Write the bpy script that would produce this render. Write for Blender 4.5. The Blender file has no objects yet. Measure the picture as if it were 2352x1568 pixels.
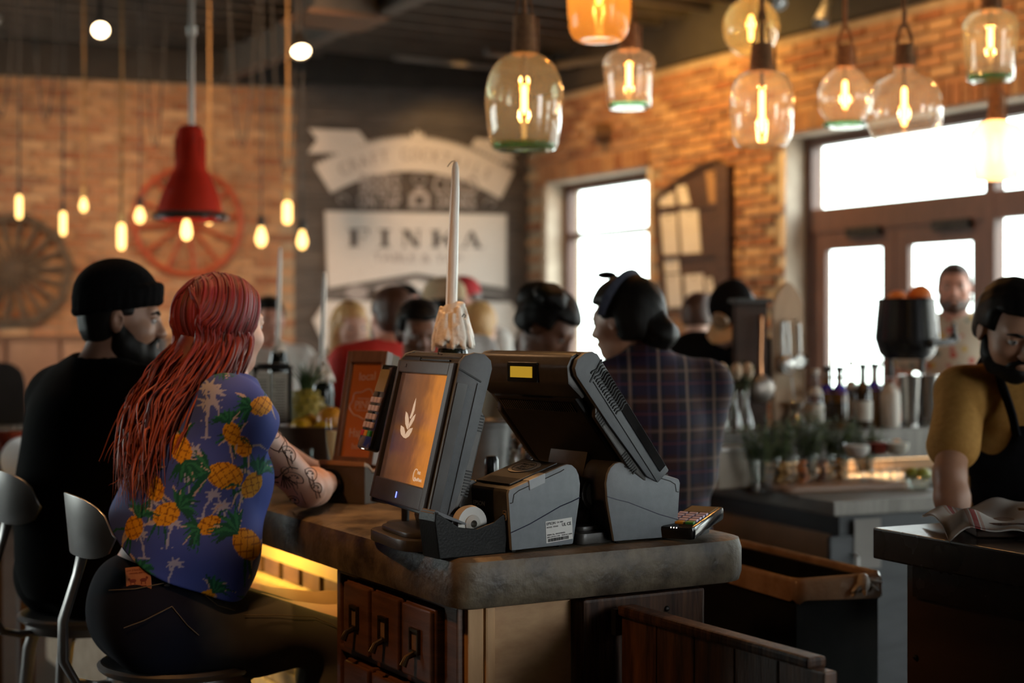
import bpy, bmesh, math, random
import numpy as np
from mathutils import Vector, Matrix, Euler

random.seed(11)
RNG = np.random.default_rng(11)
SC = bpy.context.scene
COL = SC.collection
R = math.radians
F_PX, EYE = 3500.0, 1.49            # focal length in pixels of a 2352 px wide frame, eye height


def P(px, py, y):
    """world point that stands at depth y on the sight line through a pixel"""
    return Vector(((px - 1176) / F_PX * y, y, EYE - (py - 760) / F_PX * y))


# ---------------------------------------------------------------- camera, world, exposure
cam = bpy.data.cameras.new('camera')
cam_ob = bpy.data.objects.new('camera', cam)
COL.objects.link(cam_ob)
cam_ob.location = (0, 0, EYE)
cam_ob.rotation_euler = (R(90), 0, 0)
cam.sensor_width = 36
cam.lens = 36 * F_PX / 2352
cam.shift_y = -24 / 2352
cam.clip_start = 0.05
cam.clip_end = 400
cam.dof.use_dof = True
cam.dof.focus_distance = 2.95
cam.dof.aperture_fstop = 2.3
SC.camera = cam_ob

SC.view_settings.view_transform = 'Standard'
SC.view_settings.look = 'None'
SC.view_settings.exposure = 0.0
SC.view_settings.gamma = 1.0
SC.view_settings.use_curve_mapping = False
cy = SC.cycles
cy.max_bounces = 7
cy.diffuse_bounces = 3
cy.glossy_bounces = 3
cy.transmission_bounces = 4
cy.transparent_max_bounces = 24
cy.caustics_reflective = False
cy.caustics_refractive = False
cy.sample_clamp_indirect = 3.0
cy.use_denoising = True
cy.use_adaptive_sampling = True
cy.adaptive_threshold = 0.02

wd = bpy.data.worlds.new('overcast_sky')
SC.world = wd
wd.use_nodes = True
wn = wd.node_tree
bg = wn.nodes['Background']
tc = wn.nodes.new('ShaderNodeTexCoord')
sep = wn.nodes.new('ShaderNodeSeparateXYZ')
ramp = wn.nodes.new('ShaderNodeValToRGB')
ramp.color_ramp.elements[0].position = 0.45
ramp.color_ramp.elements[0].color = (0.80, 0.86, 0.80, 1)
ramp.color_ramp.elements[1].position = 0.62
ramp.color_ramp.elements[1].color = (0.92, 0.97, 1.0, 1)
mr = wn.nodes.new('ShaderNodeMapRange')
mr.inputs['From Min'].default_value = -1
wn.links.new(tc.outputs['Generated'], sep.inputs[0])
wn.links.new(sep.outputs['Z'], mr.inputs['Value'])
wn.links.new(mr.outputs[0], ramp.inputs[0])
wn.links.new(ramp.outputs[0], bg.inputs['Color'])
bg.inputs['Strength'].default_value = 10.5


def light(kind, name, loc, energy, color, size=0.05, target=None, **kw):
    l = bpy.data.lights.new(name, kind)
    l.energy = energy
    l.color = color
    if kind in ('POINT', 'SPOT'):
        l.shadow_soft_size = size
    for k, v in kw.items():
        setattr(l, k, v)
    o = bpy.data.objects.new(name, l)
    COL.objects.link(o)
    o.location = loc
    if target is not None:
        o.rotation_euler = (Vector(target) - Vector(loc)).to_track_quat('-Z', 'Y').to_euler()
    return o


WARM = (1.0, 0.55, 0.22)
WARMW = (1.0, 0.66, 0.36)


# ---------------------------------------------------------------- mesh building
class MB:
    def __init__(self):
        self.v, self.f = [], []

    def add(self, verts, faces, M=None):
        o = len(self.v)
        self.v += [tuple(M @ Vector(p)) if M is not None else tuple(p) for p in verts]
        self.f += [tuple(i + o for i in f) for f in faces]
        return self

    def box(self, c, s, M=None):
        x, y, z = s[0] / 2, s[1] / 2, s[2] / 2
        vs = [(c[0] + i * x, c[1] + j * y, c[2] + k * z) for i in (-1, 1) for j in (-1, 1) for k in (-1, 1)]
        return self.add(vs, [(0, 1, 3, 2), (4, 6, 7, 5), (0, 4, 5, 1), (2, 3, 7, 6), (0, 2, 6, 4), (1, 5, 7, 3)], M)

    def prism(self, poly, d0, d1, axis='x', M=None):
        n = len(poly)
        put = {'x': lambda d, a, b: (d, a, b), 'y': lambda d, a, b: (a, d, b), 'z': lambda d, a, b: (a, b, d)}[axis]
        vs = [put(d0, *p) for p in poly] + [put(d1, *p) for p in poly]
        fs = [tuple(range(n))[::-1], tuple(range(n, 2 * n))]
        fs += [(i, (i + 1) % n, n + (i + 1) % n, n + i) for i in range(n)]
        return self.add(vs, fs, M)

    def tube(self, pts, r, seg=8, M=None, flat=1.0, closed=False):
        pts = [Vector(p) for p in pts]
        n = len(pts)
        rs = r if isinstance(r, (list, tuple)) else [r] * n
        vs, fs = [], []
        prev = None
        for i in range(n):
            if closed:
                t = (pts[(i + 1) % n] - pts[i - 1]).normalized()
            else:
                t = (pts[min(i + 1, n - 1)] - pts[max(i - 1, 0)])
                t = t.normalized() if t.length > 1e-9 else Vector((0, 0, 1))
            if prev is None:
                a = Vector((0, 0, 1)) if abs(t.z) < 0.9 else Vector((1, 0, 0))
                u = t.cross(a).normalized()
            else:
                u = (prev - t * prev.dot(t))
                u = u.normalized() if u.length > 1e-6 else t.orthogonal().normalized()
            prev = u
            w = t.cross(u)
            for k in range(seg):
                a = 2 * math.pi * k / seg
                vs.append(pts[i] + (u * math.cos(a) + w * math.sin(a) * flat) * rs[i])
        m = n if closed else n - 1
        for i in range(m):
            for k in range(seg):
                j = (i + 1) % n
                fs.append((i * seg + k, i * seg + (k + 1) % seg, j * seg + (k + 1) % seg, j * seg + k))
        if not closed:
            fs.append(tuple(range(seg))[::-1])
            fs.append(tuple((n - 1) * seg + k for k in range(seg)))
        return self.add(vs, fs, M)

    def lathe(self, prof, seg=24, M=None):
        vs, fs, rows = [], [], []
        for r, z in prof:
            if r < 1e-5:
                rows.append([len(vs)])
                vs.append((0, 0, z))
            else:
                rows.append(list(range(len(vs), len(vs) + seg)))
                vs += [(r * math.cos(2 * math.pi * k / seg), r * math.sin(2 * math.pi * k / seg), z) for k in range(seg)]
        for a, b in zip(rows, rows[1:]):
            for k in range(seg):
                k2 = (k + 1) % seg
                if len(a) == 1 and len(b) == 1:
                    continue
                if len(a) == 1:
                    fs.append((a[0], b[k2], b[k]))
                elif len(b) == 1:
                    fs.append((a[k], a[k2], b[0]))
                else:
                    fs.append((a[k], a[k2], b[k2], b[k]))
        return self.add(vs, fs, M)

    def ell(self, c, r, seg=16, rings=10, M=None):
        prof = [(math.sin(math.pi * i / rings), -math.cos(math.pi * i / rings)) for i in range(rings + 1)]
        prof[0] = (0, -1)
        prof[-1] = (0, 1)
        T = Matrix.Translation(c) @ Matrix.Diagonal((*([r] * 3 if isinstance(r, (int, float)) else r), 1))
        return self.lathe(prof, seg, (M @ T) if M is not None else T)

    def mesh(self, name, mats, smooth=False, bevel=0):
        me = bpy.data.meshes.new(name)
        me.from_pydata(self.v, [], self.f)
        bm = bmesh.new()
        bm.from_mesh(me)
        bmesh.ops.recalc_face_normals(bm, faces=bm.faces)
        if bevel:
            ed = [e for e in bm.edges if len(e.link_faces) == 2 and e.calc_face_angle(0) > R(32)]
            bmesh.ops.bevel(bm, geom=ed, offset=bevel, segments=2, profile=0.6, affect='EDGES', clamp_overlap=True)
        bm.to_mesh(me)
        bm.free()
        for m in (mats if isinstance(mats, (list, tuple)) else [mats]):
            me.materials.append(m)
        if smooth:
            me.polygons.foreach_set('use_smooth', [True] * len(me.polygons))
            if smooth != 'full':
                me.set_sharp_from_angle(angle=R(38))
        return me

    def build(self, name, mat, parent=None, smooth=False, bevel=0, loc=None, rot=None):
        return ob(name, self.mesh(name, mat, smooth, bevel), parent, loc, rot)


def ob(name, data, parent=None, loc=None, rot=None):
    o = bpy.data.objects.new(name, data)
    COL.objects.link(o)
    if parent is not None:
        o.parent = parent
    if loc is not None:
        o.location = loc
    if rot is not None:
        o.rotation_euler = rot
    return o


def tag(o, label=None, cat=None, group=None, kind=None):
    for k, v in (('label', label), ('category', cat), ('group', group), ('kind', kind)):
        if v:
            o[k] = v
    return o


def thing(name, label, cat, loc=(0, 0, 0), rz=0.0, group=None, rot=None):
    e = ob(name, None, None, loc, rot if rot is not None else (0, 0, rz))
    e.empty_display_size = 0.05
    return tag(e, label, cat, group)


def struct(name, mb, mat, parent=None, **kw):
    o = mb.build(name, mat, parent, **kw)
    if parent is None:
        o['kind'] = 'structure'
    return o


def copy_tree(root, loc, rz=None, label=None, group=None):
    def rec(o, parent):
        c = o.copy()
        COL.objects.link(c)
        if parent is not None:
            c.parent = parent
        for ch in kids.get(o.name, []):
            rec(ch, c)
        return c
    kids = {}
    for o in SC.objects:
        if o.parent:
            kids.setdefault(o.parent.name, []).append(o)
    r = rec(root, None)
    r.location = loc
    if rz is not None:
        r.rotation_euler = (0, 0, rz)
    if label:
        r['label'] = label
    if group:
        r['group'] = group
    return r


def rot_to(d):
    """matrix whose Z axis points along d"""
    return Vector(d).to_track_quat('Z', 'Y').to_matrix().to_4x4()


def TR(loc, rz=0, rx=0, ry=0):
    return Matrix.Translation(loc) @ Euler((rx, ry, rz)).to_matrix().to_4x4()


_fonts = {}


def text(name, s, size, mat, parent, M, depth=0.0015, align='CENTER', xs=1.0, bold=0.0):
    cu = bpy.data.curves.new('t', 'FONT')
    cu.body = s
    cu.size = size
    cu.extrude = depth
    cu.offset = bold
    cu.align_x = align
    cu.align_y = 'CENTER'
    cu.resolution_u = 3
    t = bpy.data.objects.new('t', cu)
    COL.objects.link(t)
    dg = bpy.context.evaluated_depsgraph_get()
    me = bpy.data.meshes.new_from_object(t.evaluated_get(dg))
    me.name = name
    bpy.data.objects.remove(t)
    me.transform(M @ Matrix.Diagonal((xs, 1, 1, 1)))
    me.materials.clear()
    me.materials.append(mat)
    return ob(name, me, parent)


# ---------------------------------------------------------------- materials
_mats = {}


def mat(name, c=(0.5, 0.5, 0.5), rough=0.5, metal=0.0, c2=None, scale=8.0, stretch=(1, 1, 1), bump=0.0, bscale=None,
        detail=4.0, emit=None, estr=0.0, spec=0.5, coat=0.0, lo=0.35, hi=0.65, rand=None, trans=0.0, r2=None, sheen=0.0):
    if name in _mats:
        return _mats[name]
    m = bpy.data.materials.new(name)
    m.use_nodes = True
    nt = m.node_tree
    b = nt.nodes['Principled BSDF']
    b.inputs['Base Color'].default_value = (*c, 1)
    b.inputs['Roughness'].default_value = rough
    b.inputs['Metallic'].default_value = metal
    b.inputs['Specular IOR Level'].default_value = spec
    b.inputs['Coat Weight'].default_value = coat
    b.inputs['Coat Roughness'].default_value = 0.1
    b.inputs['Sheen Weight'].default_value = sheen
    b.inputs['Transmission Weight'].default_value = trans
    if emit:
        b.inputs['Emission Color'].default_value = (*emit, 1)
        b.inputs['Emission Strength'].default_value = estr
    L = nt.links.new
    N = nt.nodes.new
    col = None
    if c2 is not None or bump:
        tc = N('ShaderNodeTexCoord')
        mp = N('ShaderNodeMapping')
        mp.inputs['Scale'].default_value = stretch
        L(tc.outputs['Object'], mp.inputs[0])
    if c2 is not None:
        nz = N('ShaderNodeTexNoise')
        nz.inputs['Scale'].default_value = scale
        nz.inputs['Detail'].default_value = detail
        nz.inputs['Roughness'].default_value = 0.6
        L(mp.outputs[0], nz.inputs['Vector'])
        rp = N('ShaderNodeValToRGB')
        rp.color_ramp.elements[0].position = lo
        rp.color_ramp.elements[0].color = (*c, 1)
        rp.color_ramp.elements[1].position = hi
        rp.color_ramp.elements[1].color = (*c2, 1)
        L(nz.outputs['Fac'], rp.inputs[0])
        col = rp.outputs[0]
        if r2 is not None:
            m2 = N('ShaderNodeMapRange')
            m2.inputs['To Min'].default_value = rough
            m2.inputs['To Max'].default_value = r2
            L(nz.outputs['Fac'], m2.inputs['Value'])
            L(m2.outputs[0], b.inputs['Roughness'])
    if rand:
        src = N('ShaderNodeObjectInfo').outputs['Random'] if rand[0] == 'object' else N('ShaderNodeNewGeometry').outputs['Random Per Island']
        rr = N('ShaderNodeValToRGB')
        rr.color_ramp.interpolation = 'LINEAR'
        cols = rand[1]
        while len(rr.color_ramp.elements) < len(cols):
            rr.color_ramp.elements.new(0.5)
        for i, cc in enumerate(cols):
            rr.color_ramp.elements[i].position = i / max(1, len(cols) - 1)
        for i, cc in enumerate(cols):
            rr.color_ramp.elements[i].color = (*cc, 1)
        L(src, rr.inputs[0])
        if col is not None:
            mx = N('ShaderNodeMix')
            mx.data_type = 'RGBA'
            mx.blend_type = 'MULTIPLY'
            mx.inputs[0].default_value = 1.0
            L(rr.outputs[0], mx.inputs[6])
            L(col, mx.inputs[7])
            col = mx.outputs[2]
        else:
            col = rr.outputs[0]
    if col is not None:
        L(col, b.inputs['Base Color'])
    if bump:
        nb = N('ShaderNodeTexNoise')
        nb.inputs['Scale'].default_value = bscale or scale * 3
        nb.inputs['Detail'].default_value = 5
        L(mp.outputs[0], nb.inputs['Vector'])
        bp = N('ShaderNodeBump')
        bp.inputs['Strength'].default_value = bump
        bp.inputs['Distance'].default_value = 0.01
        L(nb.outputs['Fac'], bp.inputs['Height'])
        L(bp.outputs[0], b.inputs['Normal'])
    _mats[name] = m
    return m


def glass(name, tint=(0.9, 0.97, 0.93), edge=(0.55, 0.75, 0.62), rough=0.02, refl=1.0, milky=0.0, milk=(1, 0.9, 0.75)):
    """thin-walled blown glass: light passes straight through, the rim view is darker and tinted, and it mirrors by Fresnel"""
    if name in _mats:
        return _mats[name]
    m = bpy.data.materials.new(name)
    m.use_nodes = True
    nt = m.node_tree
    N, L = nt.nodes.new, nt.links.new
    nt.nodes.remove(nt.nodes['Principled BSDF'])
    out = nt.nodes['Material Output']
    tr, gl, mx = N('ShaderNodeBsdfTransparent'), N('ShaderNodeBsdfGlossy'), N('ShaderNodeMixShader')
    lw = N('ShaderNodeLayerWeight')
    lw.inputs['Blend'].default_value = 0.42
    mc = N('ShaderNodeMix')
    mc.data_type = 'RGBA'
    mc.inputs[6].default_value = (*tint, 1)
    mc.inputs[7].default_value = (*edge, 1)
    L(lw.outputs['Facing'], mc.inputs[0])
    L(mc.outputs[2], tr.inputs['Color'])
    gl.inputs['Roughness'].default_value = rough
    l2 = N('ShaderNodeLayerWeight')
    l2.inputs['Blend'].default_value = 0.5
    pw = N('ShaderNodeMath')
    pw.operation = 'POWER'
    pw.inputs[1].default_value = 5.0
    L(l2.outputs['Facing'], pw.inputs[0])
    fm = N('ShaderNodeMath')
    fm.operation = 'MULTIPLY_ADD'
    fm.inputs[1].default_value = 0.9 * refl
    fm.inputs[2].default_value = 0.045 * refl
    L(pw.outputs[0], fm.inputs[0])
    L(fm.outputs[0], mx.inputs[0])
    L(tr.outputs[0], mx.inputs[1])
    L(gl.outputs[0], mx.inputs[2])
    last = mx
    if milky:
        tl = N('ShaderNodeBsdfTranslucent')
        tl.inputs['Color'].default_value = (*milk, 1)
        m2 = N('ShaderNodeMixShader')
        m2.inputs[0].default_value = milky
        L(mx.outputs[0], m2.inputs[1])
        L(tl.outputs[0], m2.inputs[2])
        last = m2
    L(last.outputs[0], out.inputs['Surface'])
    _mats[name] = m
    return m


def glow(name, c, s, sampled=False):
    m = mat(name, c=(0.0, 0.0, 0.0), rough=0.6, emit=c, estr=s)
    if not sampled:
        m.cycles.emission_sampling = 'NONE'
    return m


BLACK = mat('black_plastic', (0.008, 0.0075, 0.0075), 0.42, c2=(0.013, 0.012, 0.012), scale=40, spec=0.25)
BLACKG = mat('black_gloss', (0.006, 0.006, 0.007), 0.08, c2=(0.012, 0.012, 0.013), scale=20, r2=0.16)
STEEL = mat('brushed_steel', (0.42, 0.41, 0.40), 0.32, 1.0, c2=(0.55, 0.53, 0.5), scale=6, stretch=(1, 14, 1), r2=0.5)
CHROME = mat('polished_steel', (0.62, 0.6, 0.58), 0.12, 1.0, c2=(0.7, 0.68, 0.66), scale=9)
IRON = mat('dark_iron', (0.02, 0.019, 0.018), 0.5, 0.7, c2=(0.035, 0.03, 0.028), scale=14, bump=0.1)
# ---------------------------------------------------------------- light: daylight through the storefront, warm lamps indoors
_W0, _DIN = Vector((0.1437, 12.9, 0)), Vector((-0.866, -0.5, 0))


def portal(s0, s1, z0, z1):
    c = _W0 + Vector((0.5, -0.866, 0)) * (s0 + s1) / 2 - _DIN * 0.1
    o = light('AREA', 'daylight_portal', (c.x, c.y, (z0 + z1) / 2), 1.0, (1, 1, 1), target=(c.x + _DIN.x, c.y + _DIN.y, (z0 + z1) / 2), shape='RECTANGLE', size=s1 - s0, size_y=z1 - z0)
    o.data.cycles.is_portal = True


portal(0.30, 1.76, 0.75, 2.72)
portal(3.32, 8.72, 0.05, 2.75)
portal(10.0, 11.8, 0.5, 2.75)
_pl = light('AREA', 'daylight_portal', (-7.45, 7.7, 1.9), 1.0, (1, 1, 1), target=(0, 7.7, 1.9), shape='RECTANGLE', size=4.4, size_y=2.0)
_pl.data.cycles.is_portal = True

# track spots washing the brick wall, the sign and the gable wall
def spot(loc, target, e, c, deg, blend=0.7, size=0.04):
    return light('SPOT', 'track_spot_light', loc, e, c, size, target, spot_size=R(deg), spot_blend=blend)


spot((-3.3, 6.6, 3.5), (-3.5, 11.9, 2.1), 620, (1.0, 0.60, 0.31), 48, 1.0, 0.1)
spot((-1.2, 7.0, 3.5), (-2.0, 12.3, 2.1), 560, (1.0, 0.60, 0.31), 46, 1.0, 0.1)
spot((-0.35, 11.6, 3.6), (-0.55, 12.72, 2.9), 36, (1.0, 0.58, 0.2), 58, 0.9)
spot((0.35, 9.9, 3.45), (1.55, 10.55, 2.9), 190, (1.0, 0.54, 0.12), 120, 1.0, 0.1)
spot((-0.1, 11.3, 3.5), (0.75, 11.9, 2.9), 40, (1.0, 0.52, 0.16), 120, 1.0, 0.1)
spot((1.5, 8.2, 3.5), (2.6, 8.7, 3.0), 70, (1.0, 0.54, 0.16), 120, 1.0, 0.1)
# lamps over the near end of the bar, above the frame
spot((-1.05, 2.25, 2.55), (-0.4, 3.2, 1.25), 46, (1.0, 0.47, 0.16), 58, 0.9, 0.05)
spot((-0.1, 3.9, 3.3), (-0.3, 3.1, 1.2), 85, (1.0, 0.5, 0.18), 46, 0.8, 0.06)
spot((-1.5, 5.2, 3.5), (-0.9, 3.5, 1.4), 50, (1.0, 0.55, 0.26), 50, 0.9, 0.08)
# amber strip under the bar overhang
light('AREA', 'under_bar_strip_light', (-0.8634, 4.2096, 0.955), 4.2, (1.0, 0.58, 0.11), target=(-0.6642, 4.3246, 0.865), shape='RECTANGLE', size=3.0, size_y=0.025)
light('AREA', 'under_bar_strip_light', (-0.90, 4.19, 0.955), 11.0, (1.0, 0.62, 0.16), target=(-1.06, 4.10, 0.6), shape='RECTANGLE', size=3.0, size_y=0.025)
# ---------------------------------------------------------------- the room
D1, D2 = Vector((-0.5, 0.8660254, 0)), Vector((0.8660254, 0.5, 0))   # along the bar and the storefront / across the bar
BRICK_C = [(0.30, 0.115, 0.055), (0.42, 0.20, 0.10), (0.52, 0.30, 0.155), (0.36, 0.15, 0.075), (0.58, 0.36, 0.20), (0.24, 0.105, 0.06), (0.48, 0.25, 0.125)]
BRICKM = mat('old_brick', (0.75, 0.72, 0.7), 0.85, c2=(1.0, 1.0, 1.0), scale=22, rand=('object', BRICK_C), bump=0.5, bscale=60)
BRICKS = mat('old_brick_far', (0.75, 0.72, 0.7), 0.85, c2=(1.0, 1.0, 1.0), scale=22, rand=('island', BRICK_C), bump=0.5, bscale=60)
MORTAR = mat('lime_mortar', (0.30, 0.22, 0.15), 0.95, c2=(0.42, 0.32, 0.23), scale=12, bump=0.4)
PLASTER = mat('dark_plaster', (0.05, 0.04, 0.034), 0.8, c2=(0.075, 0.06, 0.05), scale=3, bump=0.15)
CEILM = mat('ceiling_deck', (0.055, 0.048, 0.043), 0.65, c2=(0.075, 0.065, 0.057), scale=3, stretch=(1, 1, 1))
BEAMM = mat('black_steel_beam', (0.085, 0.072, 0.062), 0.6, c2=(0.12, 0.1, 0.085), scale=5, bump=0.1)
BANDM = mat('black_wall_band', (0.018, 0.014, 0.012), 0.7, c2=(0.03, 0.024, 0.02), scale=5)
FLOORM = mat('floor_concrete', (0.035, 0.026, 0.019), 0.6, c2=(0.065, 0.048, 0.035), scale=1.6, detail=8, bump=0.1, bscale=30)
PLANKM = mat('charcoal_plank', (0.055, 0.046, 0.043), 0.6, c2=(0.115, 0.098, 0.09), scale=4, stretch=(1, 1, 14), bump=0.25,
             rand=('object', [(0.75, 0.72, 0.7), (1.05, 1.0, 0.97), (0.9, 0.88, 0.88), (1.2, 1.12, 1.05)]))
FRAMEM = mat('brown_window_frame', (0.10, 0.042, 0.027), 0.45, c2=(0.14, 0.06, 0.038), scale=5, stretch=(6, 6, 1))
PANE = glass('window_glass', (0.97, 0.99, 0.98), (0.85, 0.93, 0.9), 0.0)

CEIL = 3.78
PLAN = [(0.16, 13.0), (8.2, -0.93), (8.2, -6.5), (-7.6, -6.5), (-7.6, 10.7)]
floor = struct('floor', MB().prism(PLAN, -0.1, 0.0, 'z'), FLOORM)
ceiling = struct('ceiling', MB().prism(PLAN, CEIL, CEIL + 0.1, 'z'), CEILM)
pv = struct('pavement', MB().box((14, 12, -0.2), (60, 60, 0.1)), mat('pale_pavement', (0.42, 0.40, 0.36), 0.9, c2=(0.5, 0.47, 0.43), scale=0.6))

CORNER = Vector((0.1437, 12.9, 0))
DB = Vector((-0.9636, -0.2672, 0))          # along the back wall, going left


def wall_frame(origin, along, up=Vector((0, 0, 1))):
    """matrix: x along the wall, z up, y = into the room or out of it (right handed)"""
    y = up.cross(along)
    M = Matrix.Identity(4)
    for i, a in enumerate((along, y, up)):
        for k in range(3):
            M[k][i] = a[k]
    M.translation = origin
    return M


_brick_meshes = []
BW, BH, BD = 0.203, 0.058, 0.03
for _k in range(4):
    mb = MB()
    j = 0.0025
    f = [(-BW / 2, -BH / 2), (BW / 2, -BH / 2), (BW / 2, BH / 2), (-BW / 2, BH / 2)]
    f = [(a + random.uniform(-j, j), b + random.uniform(-j, j)) for a, b in f]
    vs = [(a, 0, b) for a, b in f] + [(a * 0.975, BD, b * 0.9) for a, b in f]
    mb.add(vs, [(0, 1, 5, 4), (1, 2, 6, 5), (2, 3, 7, 6), (3, 0, 4, 7), (4, 5, 6, 7)])
    _brick_meshes.append(mb.mesh('brick', BRICKM))


def lay_bricks(parent, length, z0, z1, holes, sgn, near=lambda x, z: True, limit=300, x0=0.0):
    """courses of bricks in the local frame of a wall (x along, z up); sgn = side of the visible face"""
    spots = []
    pitch, row, n = BW + 0.012, BH + 0.011, 0
    z = z0 + row / 2
    while z < z1 - 0.02:
        x = x0 + (0.5 if n % 2 else 0.0) * pitch + random.uniform(-0.01, 0.01)
        while x < length:
            if not any(a - BW / 2 < x < b + BW / 2 and c - BH / 2 < z < d + BH / 2 for a, b, c, d in holes):
                spots.append((x, z + random.uniform(-0.002, 0.002)))
            x += pitch
        z += row
        n += 1
    best = [s for s in spots if near(*s)]
    random.shuffle(best)
    chosen = set(best[:limit])
    rest = MB()
    for i, s in enumerate(spots):
        d = random.uniform(-0.012, 0.0)
        me = _brick_meshes[i % 4]
        if s in chosen:
            o = ob('brick', me, parent, (s[0], d * sgn, s[1]), (0, 0, 0) if sgn > 0 else (0, 0, math.pi))
        else:
            T = TR((s[0], d * sgn, s[1]), 0 if sgn > 0 else math.pi)
            rest.add([v.co for v in me.vertices], [tuple(p.vertices) for p in me.polygons], T)
    if rest.v:
        o = rest.build('brickwork', BRICKS, parent)
        o['kind'] = 'stuff'


# back wall, brick half (left) : x = distance from the corner towards the left
WALLTOP = 3.46
MBk = wall_frame(CORNER, DB)
ysgn = 1.0 if (MBk.to_3x3() @ Vector((0, 1, 0))).y < 0 else -1.0
X_SPLIT = 1.985
wb = struct('wall_back', MB().box(((X_SPLIT + 8.5) / 2, -0.1 * ysgn, CEIL / 2), (8.5 - X_SPLIT, 0.2, CEIL)), MORTAR)
wb.matrix_world = MBk
lay_bricks(wb, 8.3, 0.55, WALLTOP, [], ysgn, near=lambda x, z: 1.4 < z and x < 4.4, x0=X_SPLIT + BW / 2)
tb = MB()
tb.box(((X_SPLIT + 8.5) / 2, 0.03 * ysgn, (WALLTOP + CEIL) / 2), (8.5 - X_SPLIT, 0.1, CEIL - WALLTOP))
t = struct('trim_1', tb, BANDM)
t.matrix_world = MBk
# a leather banquette back and chair rail runs along under the brick
RAILM = mat('banquette_leather', (0.16, 0.075, 0.045), 0.45, c2=(0.24, 0.12, 0.075), scale=3, bump=0.15)
bq = thing('banquette', 'brown leather banquette with tall upright panels under the brick wall', 'bench')
bq.matrix_world = MBk
MB().box((4.4, 0.12 * ysgn, 0.30), (3.6, 0.5, 0.45)).build('seat', RAILM, bq, bevel=0.03)
for i in range(9):
    MB().box((2.8 + i * 0.4, 0.0 + 0.05 * ysgn, 0.98), (0.39, 0.1, 0.86)).build('back_panel', RAILM, bq, bevel=0.03, smooth=True)
MB().box((4.4, 0.04 * ysgn, 1.43), (3.62, 0.12, 0.04)).build('rail', mat('rail_wood', (0.11, 0.05, 0.03), 0.5, c2=(0.16, 0.08, 0.05), scale=6, stretch=(1, 12, 12)), bq)

# back wall, charcoal plank half
wf = struct('wall_far', MB().box((X_SPLIT / 2 - 0.2, -0.12 * ysgn, CEIL / 2), (X_SPLIT + 0.4, 0.2, CEIL)), PLASTER)
wf.matrix_world = MBk
z, i = 0.1, 0
while z < 3.5:
    cuts = [0, X_SPLIT] if i % 2 else [0, random.uniform(0.6, 1.4), X_SPLIT]
    for a, b in zip(cuts, cuts[1:]):
        MB().box(((a + b) / 2, (-0.01 + random.uniform(-0.003, 0.003)) * ysgn, z + 0.07), (b - a - 0.004, 0.024, 0.143)).build('plank', PLANKM, wf, bevel=0.003)
    z += 0.147
    i += 1
t = struct('trim_2', MB().box((X_SPLIT / 2, 0.02 * ysgn, (3.5 + CEIL) / 2), (X_SPLIT, 0.1, CEIL - 3.5)), BANDM)
t.matrix_world = MBk

# right wall (storefront): x = distance from the corner towards the camera along -D1
MRt = wall_frame(CORNER, -D1)
rs = 1.0 if (MRt.to_3x3() @ Vector((0, 1, 0))).x < 0 else -1.0


def wall_x(px):
    k = (px - 1176) / F_PX
    s = (k * CORNER.y - CORNER.x) / (0.5 + k * 0.8660254)
    return s, CORNER.y - 0.8660254 * s


def wall_z(py, y):
    return EYE - (py - 760) / F_PX * y


WT = 0.32                                     # wall thickness
LEN = 16.0
x1a, ya = wall_x(1258)
x1b, yb = wall_x(1490)
w1 = (x1a, x1b, 0.75, wall_z(404, (ya + yb) / 2))
x2a, y2a = wall_x(1806)
DOORTOP = wall_z(313, y2a)
w2 = (x2a, x2a + 5.4, 0.0, DOORTOP)
w3 = (10.0, 11.8, 0.5, DOORTOP)
holes = [w1, w2, w3]
wr = MB()


def wall_block(a, b, c, d):
    wr.box(((a + b) / 2, -WT / 2 * rs, (c + d) / 2), (b - a, WT, d - c))


last = 0.0
for a, b, c, d in holes:
    wall_block(last, a, 0, CEIL)
    wall_block(a, b, d, CEIL)
    if c > 0:
        wall_block(a, b, 0, c)
    last = b
wall_block(last, LEN, 0, CEIL)
wall_right = struct('wall_right', wr, MORTAR)
wall_right.matrix_world = MRt
RTOP = 3.42
lay_bricks(wall_right, 7.4, 0.4, RTOP, holes, rs, near=lambda x, z: z > 2.0 and x < 6.4, x0=BW / 2)
t = struct('trim_3', MB().box((LEN / 2, 0.03 * rs, (RTOP + CEIL) / 2), (LEN, 0.1, CEIL - RTOP)), BANDM)
t.matrix_world = MRt
# pale stone reveals of the openings, catching the daylight
STONE = mat('pale_render', (0.62, 0.5, 0.4), 0.85, c2=(0.74, 0.62, 0.5), scale=9, bump=0.2)
for k, (a, b, c, d) in enumerate(holes):
    t = MB()
    t.box((a - 0.02, -WT * 0.42 * rs, (c + d) / 2), (0.05, WT * 0.9, d - c))
    t.box((b + 0.02, -WT * 0.42 * rs, (c + d) / 2), (0.05, WT * 0.9, d - c))
    t.box(((a + b) / 2, -WT * 0.42 * rs, d + 0.02), (b - a, WT * 0.9, 0.05))
    o = struct('trim_%d' % (4 + k), t, STONE)
    o.matrix_world = MRt
    # brick soldier head over the opening
    t = MB()
    n = int((b - a + 0.2) / 0.072)
    for q in range(n):
        t.box((a - 0.1 + (q + 0.5) * 0.072, 0.012 * rs, d + 0.075), (0.062, 0.05, 0.13))
    o = t.build('brick_header', BRICKS, wall_right)
    o['kind'] = 'stuff'


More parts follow.
